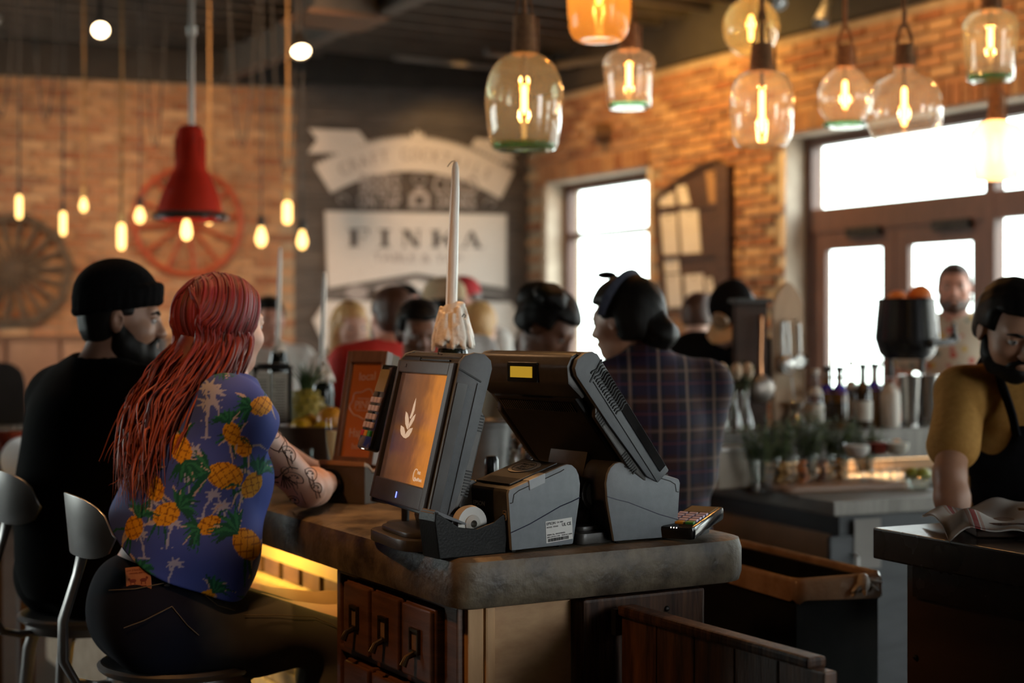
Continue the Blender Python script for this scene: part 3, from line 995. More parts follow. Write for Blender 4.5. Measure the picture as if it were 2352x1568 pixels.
def printer(label, p0, ang, flip, sticker):
    """receipt printer; local x runs along the visible side, local z up; width goes away along +y"""
    e = thing('receipt_printer', label, 'printer', p0, ang)
    Wd = 0.142
    k = 0.92

    def X(x):
        return (0.195 - x) * k if flip else x * k
    prof = [(0.012, 0.004), (0.003, 0.112), (0.006, 0.120), (0.145, 0.158), (0.160, 0.1605), (0.174, 0.158), (0.185, 0.150), (0.192, 0.138), (0.196, 0.120), (0.193, 0.085), (0.176, 0.004)]
    P_ = [(X(a), b) for a, b in prof]
    MB().prism(P_, 0.008, Wd - 0.008, 'y').build('body', PRD, e, bevel=0.004, smooth=True)
    for y0, y1 in ((0.0, 0.009), (Wd - 0.009, Wd)):
        sd = MB().prism(P_, y0, y1, 'y').build('side_panel', PRG, e, bevel=0.004, smooth=True)
        yy = y0 - 0.0002 if y0 == 0.0 else y1 + 0.0002
        ln = [(0.008, 0.038), (0.06, 0.052), (0.14, 0.080), (0.170, 0.087), (0.194, 0.094)]
        MB().tube([(X(a), yy, b) for a, b in ln], 0.0011, 5).build('seam', mat('seam_navy', (0.02, 0.022, 0.05), 0.5), sd)
        MB().tube([(X(a), yy, b) for a, b in ((0.008, 0.094), (0.014, 0.095), (0.017, 0.110), (0.03, 0.117), (0.14, 0.147), (0.15, 0.151))], 0.0010, 5).build('seam', INK, sd)
    tl_ = MB()
    a0, a1 = (0.055, 0.098)
    zt = lambda x: 0.120 + (x - 0.006) * 0.2734
    tl_.prism([(X(a0), zt(a0) + 0.0015), (X(a1), zt(a1) + 0.0015), (X(a1), zt(a1) - 0.018), (X(a0 + 0.002), zt(a0) - 0.018)], -0.0022, 0.018, 'y')
    if not flip:
        tl_.build('release_tab', mat('tab_grey', (0.33, 0.34, 0.35), 0.4, c2=(0.37, 0.38, 0.39), scale=30), e, bevel=0.0015)
    cv = MB()
    cv.prism([(X(0.022), zt(0.022) + 0.0005), (X(0.148), zt(0.148) + 0.0005), (X(0.148), zt(0.148) + 0.004), (X(0.022), zt(0.022) + 0.004)], 0.018, Wd - 0.014, 'y')
    cvr = cv.build('paper_cover', PRD, e, bevel=0.0015)
    MB().prism([(X(0.02), zt(0.02) + 0.0038), (X(0.05), zt(0.05) + 0.0038), (X(0.05), zt(0.05) + 0.0048), (X(0.02), zt(0.02) + 0.0048)], 0.02, Wd - 0.03, 'y').build('paper_slot', BLACK, cvr)
    fy = X(0.0055)
    if sticker:
        sl_ = -math.atan(0.2734)
        Mc = TR((X(0.108), 0.075, zt(0.108) + 0.0045)) @ Euler((0, sl_, 0)).to_matrix().to_4x4()
        dk = MB().lathe([(0, 0.0), (0.034, 0.0), (0.034, 0.0006), (0, 0.0006)], 28, Mc @ Matrix.Diagonal((0.9, 1.1, 1, 1))).build('round_sticker', mat('sticker_grey', (0.34, 0.31, 0.28), 0.6, c2=(0.40, 0.37, 0.33), scale=30), cvr)
        MB().tube([tuple(Mc @ V_((0.023 * math.cos(a), 0.028 * math.sin(a), 0.0012))) for a in np.linspace(0, 6.28, 25)[:-1]], 0.0006, 4, closed=True).build('sticker_ring', INK, dk)
        for tx, yy_ in (('THIS IS', 0.011), ('BAR 1', 0.0), ('PRINTER', -0.011)):
            text('lettering', tx, 0.0095, INK, dk, Mc @ TR((-yy_, 0, 0.0008), R(-90)) @ TR((0, 0, 0)), 0.0003)
        # rating label on the side
        Mp = Matrix(((1, 0, 0, X(0.137)), (0, 0, -1, -0.0003), (0, 1, 0, 0.034), (0, 0, 0, 1)))
        lb = MB().box((0, 0, 0), (0.066, 0.042, 0.0006), Mp @ TR((0, 0, 0), R(3))).build('rating_label', PAPER, e)
        Ml = Mp @ TR((0, 0, 0.0005), R(3))
        text('lettering', 'EPSON', 0.0072, INK, lb, Ml @ TR((-0.031, 0.0155, 0)), 0.0002, 'LEFT', bold=0.0001)
        text('lettering', 'TM-T88V', 0.0042, INK, lb, Ml @ TR((-0.006, 0.0155, 0)), 0.0002, 'LEFT')
        text('lettering', 'MODEL  M244A', 0.0042, INK, lb, Ml @ TR((-0.031, 0.0085, 0)), 0.0002, 'LEFT')
        text('lettering', 'UL CE', 0.0085, INK, lb, Ml @ TR((0.0185, 0.0095, 0)), 0.0002, bold=0.0002)
        text('lettering', 'SERIAL No. MXDF490426', 0.0042, INK, lb, Ml @ TR((-0.031, -0.006, 0)), 0.0002, 'LEFT')
        text('lettering', 'SEIKO EPSON CORP.   MADE IN CHINA', 0.0036, INK, lb, Ml @ TR((-0.031, -0.0105, 0)), 0.0002, 'LEFT')
        bc = MB()
        x = -0.029
        while x < 0.022:
            w = random.choice([0.0004, 0.0007, 0.0011])
            bc.box((x + w / 2, -0.0163, 0), (w, 0.0062, 0.0003), Ml)
            x += w + random.choice([0.0004, 0.0007])
        b_ = bc.build('barcode', INK, lb)
        b_['kind'] = 'stuff'
        Mf = Matrix(((0, 0, -1, fy - 0.0016), (-1, 0, 0, 0.095), (0, 1, 0, 0.086), (0, 0, 0, 1)))
        text('lettering', 'EPSON', 0.0125, mat('silver_print', (0.55, 0.52, 0.48), 0.4), e, Mf, 0.0002, bold=0.0002)
        for z in (0.070,):
            pw = MB()
            for dy, dz, sy, sz in ((-0.0045, 0, 0.0008, 0.017), (0.0045, 0, 0.0008, 0.017), (0, -0.0085, 0.0098, 0.0008), (0, 0.0085, 0.0098, 0.0008), (0, 0, 0.005, 0.008)):
                pw.box((fy - 0.0006, 0.014 + dy, z + dz), (0.0012, sy, sz))
            pw.build('icon', mat('icon_gold', (0.32, 0.22, 0.1), 0.5), e)
    else:
        hb_ = MB().box((X(0.05), 0.02, zt(0.05) + 0.004), (0.04, 0.02, 0.006)).build('hinge_catch', PRD, e, bevel=0.0015)
    for x in (0.03, 0.155):
        for y in (0.02, Wd - 0.02):
            MB().tube([(X(x), y, -0.001), (X(x), y, 0.004)], 0.006, 8).build('rubber_foot', BLACK, e)
    return e


printer('grey sided receipt printer with white rating label and round sticker, nearer the corner', (-0.009, 2.871, TOPZ + 0.001), math.atan2(0.117, 0.153), False, True)
printer('grey sided receipt printer without a label, beside the small keypad', (0.186, 2.995, TOPZ + 0.001), R(29), True, False)

# tape dispenser tub at the corner
td = thing('tape_dispenser', 'scuffed black tape dispenser with white roll at the counter corner', 'tape dispenser', B(0.045, 0.075, TOPZ), R(30 + 4))
TUB = mat('scuffed_black_tub', (0.006, 0.006, 0.006), 0.34, c2=(0.02, 0.019, 0.018), scale=30, bump=0.06, bscale=200, lo=0.58, hi=0.8, spec=0.12)
tp = [(-0.062, 0.0), (0.084, 0.0), (0.092, 0.068), (0.080, 0.074), (0.058, 0.060), (0.02, 0.050), (-0.02, 0.056), (-0.06, 0.082), (-0.070, 0.086), (-0.072, 0.07)]
for y0, y1 in ((-0.03, -0.024), (0.024, 0.03)):
    MB().prism(tp, y0, y1, 'y').build('side_wall', TUB, td, bevel=0.002)
MB().prism([(-0.062, 0.0), (0.084, 0.0), (0.086, 0.016), (-0.064, 0.016)], -0.024, 0.024, 'y').build('base', TUB, td)
MB().prism([(0.084, 0.0), (0.092, 0.068), (0.086, 0.071), (0.077, 0.01)], -0.026, 0.026, 'y').build('end_wall', TUB, td)
MB().prism([(-0.062, 0.0), (-0.072, 0.07), (-0.070, 0.088), (-0.062, 0.086), (-0.056, 0.01)], -0.026, 0.026, 'y').build('front_wall', TUB, td)
MB().prism([(-0.072, 0.084), (-0.066, 0.090), (0.0, 0.062), (0.0, 0.058)], -0.023, 0.023, 'y').build('tape_tongue', mat('clear_tape', (0.16, 0.16, 0.17), 0.15), td)
Mr = TR((0.022, 0, 0.058)) @ Euler((R(90), 0, 0)).to_matrix().to_4x4()
MB().lathe([(0.016, -0.011), (0.032, -0.011), (0.034, 0), (0.032, 0.011), (0.016, 0.011), (0.016, -0.011)], 32, Mr).build('tape_roll', mat('tape_white', (0.55, 0.52, 0.48), 0.35, c2=(0.6, 0.57, 0.53), scale=20), td, smooth=True)
MB().lathe([(0.007, -0.016), (0.0165, -0.013), (0.0165, 0.013), (0.007, 0.016), (0.007, -0.016)], 24, Mr).build('hub', mat('hub_grey', (0.4, 0.37, 0.33), 0.5), td, smooth=True)

KEYM = mat('lilac_keys', (0.50, 0.42, 0.58), 0.4, c2=(0.55, 0.47, 0.62), scale=30)
KC = {'red': mat('red_key', (0.5, 0.03, 0.02), 0.4), 'amber': mat('amber_key', (0.65, 0.3, 0.02), 0.4), 'green': mat('green_key', (0.02, 0.25, 0.04), 0.4)}


def keypad(label, M, stand, group=None):
    loc, rot = M.to_translation(), M.to_euler()
    e = thing('card_reader', label, 'card reader', loc, 0, group, rot)
    prof = rounded([(-0.042, -0.095), (0.042, -0.095), (0.038, 0.095), (-0.038, 0.095)], [0.012, 0.012, 0.01, 0.01], 4)
    MB().prism(prof, 0.0, 0.026, 'z').build('body', BLACKG, e, bevel=0.006, smooth=True)
    MB().box((0, 0.058, 0.0265), (0.058, 0.05, 0.002)).build('display', mat('reader_glass', (0.25, 0.2, 0.12), 0.08, c2=(0.3, 0.24, 0.15), scale=5), e)
    for r_ in range(5):
        for c in range(3):
            m_ = KEYM if r_ < 4 else (KC['red'], KC['amber'], KC['green'])[c]
            MB().box((-0.022 + c * 0.022, 0.014 - r_ * 0.0185, 0.0275), (0.0175, 0.0125, 0.005)).build('key', m_, e, bevel=0.0012)
    for q in (-0.006, 0, 0.006):
        MB().box((q, -0.0925, 0.024), (0.002, 0.004, 0.002)).build('status_light', glow('status_white', (1, 0.9, 0.8), 2.0), e)
    if stand:
        MB().box((0, 0.02, -0.014), (0.03, 0.09, 0.03)).build('holder', BLACK, e, bevel=0.004)
    return e


# the one hung on the far side of the lit till, and the one lying at the right end of the bar
Mk = Matrix.Translation((-0.272, 3.285, 1.32)) @ Euler((0, 0, R(-66))).to_matrix().to_4x4() @ Euler((R(72), 0, 0)).to_matrix().to_4x4()
keypad('slim black card reader hung upright beside the lit till screen', Mk, False)
MB_ = MB()
c_ = thing('reader_bracket', 'thin black post holding the upright card reader', 'bracket', (-0.232, 3.315, TOPZ), R(-66))
MB().tube([(0, 0, 0.0), (0, 0, 0.2), (0.0, -0.02, 0.245)], 0.009, 10).build('post', IRON, c_, smooth=True)
MB().lathe([(0, 0), (0.04, 0), (0.04, 0.006), (0, 0.008)], 20).build('base', IRON, c_)
keypad('black card reader with lilac keys at the right end of the counter', Matrix.Translation(P(1588, 1213, 3.13) * 1.0) @ Euler((0, 0, R(-28))).to_matrix().to_4x4() @ Euler((R(7), 0, 0)).to_matrix().to_4x4(), True)
# ---------------------------------------------------------------- smooth bodies: signed distances blended together, then meshed (surface nets)
class SDF:
    def __init__(self):
        self.p = []

    def cone(self, a, b, ra, rb, k=0.02, sub=False):
        self.p.append(('c', np.array(a, float), np.array(b, float), float(ra), float(rb), k, sub))
        return self

    def ell(self, c, r, rot=None, k=0.02, sub=False):
        rot = np.eye(3) if rot is None else np.array(rot, float)
        self.p.append(('e', np.array(c, float), np.array(r, float), rot, 0, k, sub))
        return self

    def box(self, c, h, rot=None, k=0.01, sub=False, r=0.0):
        rot = np.eye(3) if rot is None else np.array(rot, float)
        self.p.append(('b', np.array(c, float), np.array(h, float), rot, r, k, sub))
        return self

    @staticmethod
    def dist(pr, X):
        t = pr[0]
        if t == 'c':
            _, a, b, ra, rb = pr[:5]
            ab = b - a
            h = np.clip(((X - a) @ ab) / max(ab @ ab, 1e-9), 0, 1)
            return np.linalg.norm(X - a - h[..., None] * ab, axis=-1) - (ra + (rb - ra) * h)
        if t == 'e':
            _, c, r, rot = pr[:4]
            q = (X - c) @ rot
            k0 = np.linalg.norm(q / r, axis=-1)
            k1 = np.linalg.norm(q / (r * r), axis=-1)
            return k0 * (k0 - 1.0) / np.maximum(k1, 1e-6)
        _, c, h, rot, rr = pr[:5]
        q = np.abs((X - c) @ rot) - h + rr
        return np.linalg.norm(np.maximum(q, 0), axis=-1) + np.minimum(q.max(axis=-1), 0) - rr

    @staticmethod
    def bounds(pr):
        t = pr[0]
        if t == 'c':
            _, a, b, ra, rb = pr[:5]
            return np.minimum(a - ra, b - rb), np.maximum(a + ra, b + rb)
        c, r, rot = pr[1], pr[2], pr[3]
        e = np.abs(rot) @ r
        return c - e, c + e

    def value(self, X):
        d = np.full(X.shape[:-1], 1.0)
        for pr in self.p:
            d = self.mix(d, self.dist(pr, X), pr[5], pr[6])
        return d

    @staticmethod
    def mix(d, e, k, sub):
        if sub:
            d, e = -d, e
        if k > 0:
            h = np.maximum(k - np.abs(d - e), 0) / k
            o = np.minimum(d, e) - h * h * k * 0.25
        else:
            o = np.minimum(d, e)
        return -o if sub else o

    def mesh(self, name, mats, res=0.006, warp=None):
        lo = np.min([self.bounds(p)[0] for p in self.p if not p[6]], axis=0) - 3 * res
        hi = np.max([self.bounds(p)[1] for p in self.p if not p[6]], axis=0) + 3 * res
        n = np.ceil((hi - lo) / res).astype(int) + 1
        D = np.full(n, 0.12, np.float32)
        ax = [lo[i] + res * np.arange(n[i]) for i in range(3)]
        for pr in self.p:
            b0, b1 = self.bounds(pr)
            m = pr[5] + 0.03
            i0 = np.clip(np.floor((b0 - m - lo) / res).astype(int), 0, n)
            i1 = np.clip(np.ceil((b1 + m - lo) / res).astype(int) + 1, 0, n)
            if (i1 <= i0).any():
                continue
            sl = tuple(slice(a, b) for a, b in zip(i0, i1))
            X = np.stack(np.meshgrid(*[ax[i][sl[i]] for i in range(3)], indexing='ij'), -1)
            D[sl] = self.mix(D[sl], self.dist(pr, X), pr[5], pr[6])
        if warp is not None:
            X = np.stack(np.meshgrid(*ax, indexing='ij'), -1)
            D = D + warp(X)
        V, Q = surface_nets(D, lo, res)
        me = bpy.data.meshes.new(name)
        me.vertices.add(len(V))
        me.vertices.foreach_set('co', V.astype(np.float32).ravel())
        me.loops.add(Q.size)
        me.loops.foreach_set('vertex_index', Q.astype(np.int32).ravel())
        me.polygons.add(len(Q))
        me.polygons.foreach_set('loop_start', np.arange(0, Q.size, 4, dtype=np.int32))
        me.polygons.foreach_set('use_smooth', np.ones(len(Q), bool))
        me.update(calc_edges=True)
        for m in (mats if isinstance(mats, (list, tuple)) else [mats]):
            me.materials.append(m)
        return me

    def build(self, name, mats, parent=None, res=0.006, warp=None):
        return ob(name, self.mesh(name, mats, res, warp), parent)


def surface_nets(D, lo, res):
    s = D < 0
    nx, ny, nz = D.shape
    c = [s[i:nx - 1 + i, j:ny - 1 + j, k:nz - 1 + k] for i in (0, 1) for j in (0, 1) for k in (0, 1)]
    tot = sum(x.astype(np.int8) for x in c)
    act = (tot > 0) & (tot < 8)
    idx = np.argwhere(act)
    ids = np.full(act.shape, -1, np.int64)
    ids[act] = np.arange(len(idx))
    acc = np.zeros((len(idx), 3))
    cnt = np.zeros(len(idx))
    corner = np.array([(i, j, k) for i in (0, 1) for j in (0, 1) for k in (0, 1)])
    dv = [D[idx[:, 0] + q[0], idx[:, 1] + q[1], idx[:, 2] + q[2]] for q in corner]
    for a in range(8):
        for b in range(a + 1, 8):
            if np.abs(corner[a] - corner[b]).sum() != 1:
                continue
            m = (dv[a] < 0) != (dv[b] < 0)
            t = np.where(m, dv[a] / np.where(m, dv[a] - dv[b], 1), 0)
            acc += np.where(m[:, None], corner[a] + t[:, None] * (corner[b] - corner[a]), 0)
            cnt += m
    V = lo + res * (idx + acc / cnt[:, None])
    Q = []
    for axn in range(3):
        o = [a for a in range(3) if a != axn]
        sl0 = [slice(1, -1)] * 3
        sl1 = [slice(1, -1)] * 3
        sl0[axn], sl1[axn] = slice(0, -1), slice(1, None)
        A, Bv = s[tuple(sl0)], s[tuple(sl1)]
        ch = np.argwhere(A != Bv)
        if not len(ch):
            continue
        fl = A[A != Bv]
        base = ch.copy()
        for k in o:
            base[:, k] += 1
        quad = []
        for du, dvv in ((0, 0), (1, 0), (1, 1), (0, 1)):
            p = base.copy()
            p[:, o[0]] -= 1 - du
            p[:, o[1]] -= 1 - dvv
            quad.append(ids[p[:, 0], p[:, 1], p[:, 2]])
        q = np.stack(quad, 1)
        flip = fl if axn != 1 else ~fl
        q[~flip] = q[~flip][:, ::-1]
        Q.append(q)
    Q = np.concatenate(Q)
    return V, Q[(Q >= 0).all(axis=1)]


def frame_from(fwd, up=(0, 0, 1)):
    """columns: right, forward, up"""
    f = Vector(fwd).normalized()
    r = f.cross(Vector(up))
    r.normalize()
    u = r.cross(f)
    return np.array([[r[i], f[i], u[i]] for i in range(3)])


# ---------------------------------------------------------------- people
SKIN = {
    'light': mat('fair_skin', (0.62, 0.36, 0.26), 0.5, c2=(0.68, 0.40, 0.30), scale=14),
    'tan': mat('tan_skin', (0.38, 0.19, 0.115), 0.48, c2=(0.43, 0.22, 0.135), scale=14),
    'brown': mat('brown_skin', (0.16, 0.065, 0.036), 0.45, c2=(0.19, 0.08, 0.045), scale=14),
    'olive': mat('olive_skin', (0.27, 0.135, 0.082), 0.48, c2=(0.31, 0.155, 0.095), scale=14),
    'pink': mat('ruddy_skin', (0.60, 0.27, 0.19), 0.5, c2=(0.66, 0.32, 0.23), scale=14),
}
HAIRB = mat('black_hair', (0.005, 0.004, 0.0035), 0.5, c2=(0.011, 0.009, 0.0075), scale=60, stretch=(1, 1, 0.15), bump=0.15, bscale=120, spec=0.14)
HAIRBR = mat('brown_hair', (0.05, 0.018, 0.009), 0.45, c2=(0.085, 0.033, 0.016), scale=60, stretch=(1, 1, 0.15), bump=0.4, bscale=120)
HAIRBL = mat('blond_hair', (0.55, 0.30, 0.10), 0.45, c2=(0.68, 0.42, 0.18), scale=50, stretch=(1, 1, 0.12), bump=0.4, bscale=120)
EYEW = mat('eye_white', (0.36, 0.32, 0.29), 0.2, c2=(0.40, 0.35, 0.32), scale=10)
EYEI = mat('dark_iris', (0.02, 0.01, 0.006), 0.1)
LIP = mat('lip_skin', (0.36, 0.13, 0.10), 0.4, c2=(0.4, 0.15, 0.115), scale=20)


def head_prims(s, c, Rm, sc=1.0, female=False):
    """head of 0.235 m height: eyes at half height, nose, brow, lips, jaw, ears"""
    def T(p):
        return np.array(c) + Rm @ (np.array(p) * sc)

    def E(p, r, k=0.02, sub=False, rot=None):
        s.ell(T(p), np.array(r) * sc, Rm if rot is None else Rm @ rot, k, sub)
    jw = 0.9 if female else 1.0
    E((0, -0.012, 0.032), (0.076, 0.096, 0.086))
    E((0, 0.022, -0.028), (0.062 * jw, 0.068, 0.078), 0.03)
    E((0, 0.05, -0.088), (0.034 * jw, 0.034, 0.026), 0.03)
    E((0.045 * jw, 0.015, -0.07), (0.018, 0.035, 0.03), 0.03)
    E((-0.045 * jw, 0.015, -0.07), (0.018, 0.035, 0.03), 0.03)
    E((0, 0.074, 0.027), (0.052, 0.018, 0.012), 0.018)
    for q in (-1, 1):
        E((q * 0.033, 0.098, 0.004), (0.019, 0.014, 0.012), 0.014, True)
        E((q * 0.033, 0.079, 0.0125), (0.017, 0.0125, 0.0075), 0.006)
        E((q * 0.042, 0.05, -0.028), (0.024, 0.03, 0.024), 0.025)
        E((q * 0.0125, 0.098, -0.033), (0.009, 0.009, 0.0075), 0.008)
        ear = np.array(Euler((0, 0, q * -0.35)).to_matrix())
        E((q * 0.080, -0.012, -0.002), (0.011, 0.02, 0.033), 0.008, False, ear)
        E((q * 0.0905, -0.004, 0.002), (0.007, 0.011, 0.018), 0.005, True, ear)
    s.cone(T((0, 0.085, 0.014)), T((0, 0.106, -0.03)), 0.009 * sc, 0.0125 * sc, 0.014)
    E((0, 0.088, -0.058), (0.021, 0.011, 0.0062), 0.008)
    E((0, 0.087, -0.068), (0.018, 0.011, 0.0068), 0.007)
    E((0, 0.103, -0.0628), (0.022, 0.008, 0.0018), 0.003, True)


def hand_prims(s, wrist, d, nrm, sc=1.0, curl=0.5, side=1):
    """palm, four unequal fingers bent at the knuckles, thumb from the side of the palm"""
    w, d, n = Vector(wrist), Vector(d).normalized(), Vector(nrm).normalized()
    l = d.cross(n).normalized() * side
    n = l.cross(d).normalized() * side
    rot = np.array([[l[i], d[i], n[i]] for i in range(3)])
    s.ell(w + d * 0.048 * sc, np.array((0.040, 0.052, 0.016)) * sc, rot, 0.02)
    for i, (o, ln) in enumerate(((0.029, 0.072), (0.010, 0.082), (-0.010, 0.076), (-0.028, 0.060))):
        a = w + (d * 0.088 + l * o) * sc
        b1 = a + (d * math.cos(curl * 0.6) - n * math.sin(curl * 0.6)) * ln * 0.5 * sc
        b2 = b1 + (d * math.cos(curl * 1.5) - n * math.sin(curl * 1.5)) * ln * 0.5 * sc
        s.cone(a, b1, 0.0095 * sc, 0.0088 * sc, 0.006)
        s.cone(b1, b2, 0.0088 * sc, 0.0075 * sc, 0.003)
    t0 = w + (d * 0.03 + l * 0.03) * sc
    t1 = t0 + (d * 0.03 + l * 0.028 - n * 0.012) * sc
    t2 = t1 + (d * 0.032 + l * 0.008 - n * 0.014) * sc
    s.cone(t0, t1, 0.0125 * sc, 0.0105 * sc, 0.012)
    s.cone(t1, t2, 0.0105 * sc, 0.0085 * sc, 0.004)


def lerp(a, b, t):
    return Vector(a) * (1 - t) + Vector(b) * t


class Figure:
    """a person: joints in world space around an Empty that stands on the floor (or seat) under the pelvis"""

    def __init__(self, label, group, pelvis, neck, head, face, facing, build=1.0, female=False, skin='light', res=0.009,
                 elbows=None, wrists=None, knees=None, ankles=None, sh=None, headsc=1.0, shoulders=None):
        self.res, self.skin, self.female = res, SKIN[skin], female
        self.f = Vector((facing[0], facing[1], 0)).normalized()
        self.r = Vector((self.f.y, -self.f.x, 0))
        self.pel, self.neck, self.head = Vector(pelvis), Vector(neck), Vector(head)
        self.face = Vector(face).normalized()
        self.b = build
        self.hs = headsc
        base = Vector((self.pel.x, self.pel.y, 0))
        self.e = thing('person', label, 'person', base, 0, group)
        self.base = base
        sw = (sh or (0.165 if female else 0.19)) * build
        self.shR = self.neck + self.r * sw - Vector((0, 0, 0.055))
        self.shL = self.neck - self.r * sw - Vector((0, 0, 0.055))
        if shoulders:
            self.shR, self.shL = shoulders
        hw = 0.085
        self.hipR, self.hipL = self.pel + self.r * hw - Vector((0, 0, 0.04)), self.pel - self.r * hw - Vector((0, 0, 0.04))
        dn = Vector((0, 0, -1))
        self.elR, self.elL = elbows or (self.shR + dn * 0.28 + self.r * 0.06, self.shL + dn * 0.28 - self.r * 0.06)
        self.wrR, self.wrL = wrists or (self.elR + dn * 0.12 + self.f * 0.2, self.elL + dn * 0.12 + self.f * 0.2)
        if knees is None:
            knees = (self.hipR + dn * (self.hipR.z * 0.47) + self.f * 0.03, self.hipL + dn * (self.hipL.z * 0.47) + self.f * 0.03)
        self.knR, self.knL = knees
        if ankles is None:
            ankles = (Vector((self.knR.x, self.knR.y, 0.08)) - self.f * 0.04, Vector((self.knL.x, self.knL.y, 0.08)) - self.f * 0.04)
        self.anR, self.anL = ankles
        self.Rh = frame_from(self.face)
        sp = (self.neck - self.pel).normalized()
        rr = self.r
        ff = sp.cross(rr)
        ff = -ff if ff.dot(self.f) < 0 else ff
        self.Rt = np.array([[rr[i], ff[i], sp[i]] for i in range(3)])

    def loc(self, p):
        return np.array(Vector(p) - self.base)

    def torso(self, s, g=0.0, k=0.05, waist=1.0):
        b, fem = self.b, self.female
        L = self.loc
        s.ell(L(self.pel), np.array((0.155 * b + g, 0.112 * b + g, 0.12 + g)), self.Rt, k)
        s.ell(L(lerp(self.pel, self.neck, 0.40)), np.array((0.132 * b * waist + g, 0.10 * b * waist + g, 0.17 * waist * waist)), self.Rt, k)
        s.ell(L(lerp(self.pel, self.neck, 0.70)), np.array(((0.148 if fem else 0.165) * b + g, 0.105 * b + g, 0.17)), self.Rt, k)
        if fem:
            for q in (-1, 1):
                s.ell(L(lerp(self.pel, self.neck, 0.66)) + self.Rt @ np.array((q * 0.07, 0.075, 0)), np.array((0.058, 0.048, 0.058)) * b + g, self.Rt, 0.03)
        for sh in (self.shR, self.shL):
            s.cone(L(lerp(self.neck, sh, 0.12) - Vector((0, 0, 0.022))), L(sh), 0.058 + g, 0.052 * b + g, 0.06)

    def arms(self, s, g=0.0, frac=1.0, k=0.02, hands=True, flare=0.0):
        L, b = self.loc, self.b ** 0.5
        for sh, el, wr, sd in ((self.shR, self.elR, self.wrR, 1), (self.shL, self.elL, self.wrL, -1)):
            fu = min(frac * 2, 1.0)
            e1 = lerp(sh, el, fu)
            s.cone(L(sh), L(e1), 0.05 * b + g, (0.05 - 0.012 * fu) * b + g + flare, k)
            if frac > 0.5:
                w1 = lerp(el, wr, (frac - 0.5) * 2)
                s.cone(L(el), L(lerp(el, wr, min(0.3, (frac - 0.5) * 2))), 0.038 * b + g, 0.041 * b + g, k)
                s.cone(L(lerp(el, wr, min(0.3, (frac - 0.5) * 2))), L(w1), 0.041 * b + g, (0.041 - 0.015 * (frac - 0.5) * 2) * b + g, k)
            if hands and frac >= 1:
                d = (wr - el).normalized()
                nn = Vector((0, 0, 1)) if abs(d.z) < 0.8 else self.r * sd
                hand_prims(s, L(wr), d, nn, 0.95, 0.5, sd)

    def legs(self, s, g=0.0, k=0.03, feet=True, frac=1.0):
        L, b = self.loc, self.b ** 0.7
        for hp, kn, an in ((self.hipR, self.knR, self.anR), (self.hipL, self.knL, self.anL)):
            s.cone(L(hp), L(lerp(hp, kn, 0.5)), 0.086 * b + g, 0.075 * b + g, k)
            s.cone(L(lerp(hp, kn, 0.5)), L(kn), 0.075 * b + g, 0.056 * b + g, k)
            s.cone(L(kn), L(lerp(kn, an, 0.35)), 0.055 * b + g, 0.056 * b + g, k)
            s.cone(L(lerp(kn, an, 0.35)), L(an), 0.056 * b + g, 0.036 + g, k)
            if feet:
                fd = self.f
                s.cone(L(an - Vector((0, 0, 0.035))), L(an + fd * 0.13 - Vector((0, 0, 0.045))), 0.04, 0.032, 0.03)

    def body(self):
        s = SDF()
        self.torso(s)
        self.arms(s)
        self.legs(s)
        L = self.loc
        hb = self.head + Vector(self.Rh @ np.array((0, -0.03, -0.06)))
        nr = 0.048 if self.female else 0.056
        s.cone(L(hb), L(self.neck + Vector((0, 0, 0.0))), nr, nr + 0.006, 0.03)
        head_prims(s, L(self.head), self.Rh, self.hs, self.female)
        self.skin_sdf = s
        self.body_ob = s.build('body', self.skin, self.e, self.res)
        for q in (-1, 1):
            c = L(self.head) + self.Rh @ (np.array((q * 0.033, 0.0765, 0.003)) * self.hs)
            o = MB().ell((0, 0, 0), 0.0125 * self.hs, 12, 8).build('eye', EYEW, self.e, smooth='full', loc=c)
            c2 = c + self.Rh @ np.array((0, 0.0088, 0)) * self.hs
            MB().ell((0, 0, 0), 0.0055 * self.hs, 8, 6).build('iris', EYEI, o, smooth='full', loc=c2 - c)
        return self

    def H(self, p):
        return self.loc(self.head) + self.Rh @ (np.array(p) * self.hs)

    def hcone(self, s, a, b, ra, rb, k=0.01, sub=False):
        s.cone(self.H(a), self.H(b), ra * self.hs, rb * self.hs, k, sub)

    def hell(self, s, c, r, k=0.015, sub=False):
        s.ell(self.H(c), np.array(r) * self.hs, self.Rh, k, sub)

    def hbox(self, s, c, h, k=0.01, sub=False):
        s.box(self.H(c), np.array(h) * self.hs, self.Rh, k, sub)

    def hair(self, m, thick=0.012, low=-0.045, front=0.052, name='hair', res=None, side=True):
        """short hair: a shell over the skull, cut free of the face, ears and neck"""
        s = SDF()
        t = thick
        self.hell(s, (0, -0.014, 0.034), (0.077 + t, 0.098 + t, 0.088 + t))
        self.hell(s, (0, -0.05, -0.02), (0.066 + t, 0.05 + t, 0.06 + t), 0.03)
        self.hbox(s, (0, 0.115, -0.07 + front), (0.1, 0.075, 0.075), 0.02, True)
        self.hbox(s, (0, 0.05, low - 0.1), (0.2, 0.25, 0.1), 0.01, True)
        for q in (-1, 1):
            self.hbox(s, (q * 0.09, 0.03, -0.035), (0.03, 0.045, 0.045), 0.01, True)
        return s.build(name, m, self.e, res or min(self.res, 0.006), self.fuzz(0.0015))

    def fuzz(self, a, f=90.0):
        def w(X):
            return (a * np.sin(X[..., 0] * f + 3 * np.sin(X[..., 2] * f * 0.31)) * np.sin(X[..., 1] * f * 1.1 + 2 * np.sin(X[..., 2] * 40))).astype(np.float32)
        return w

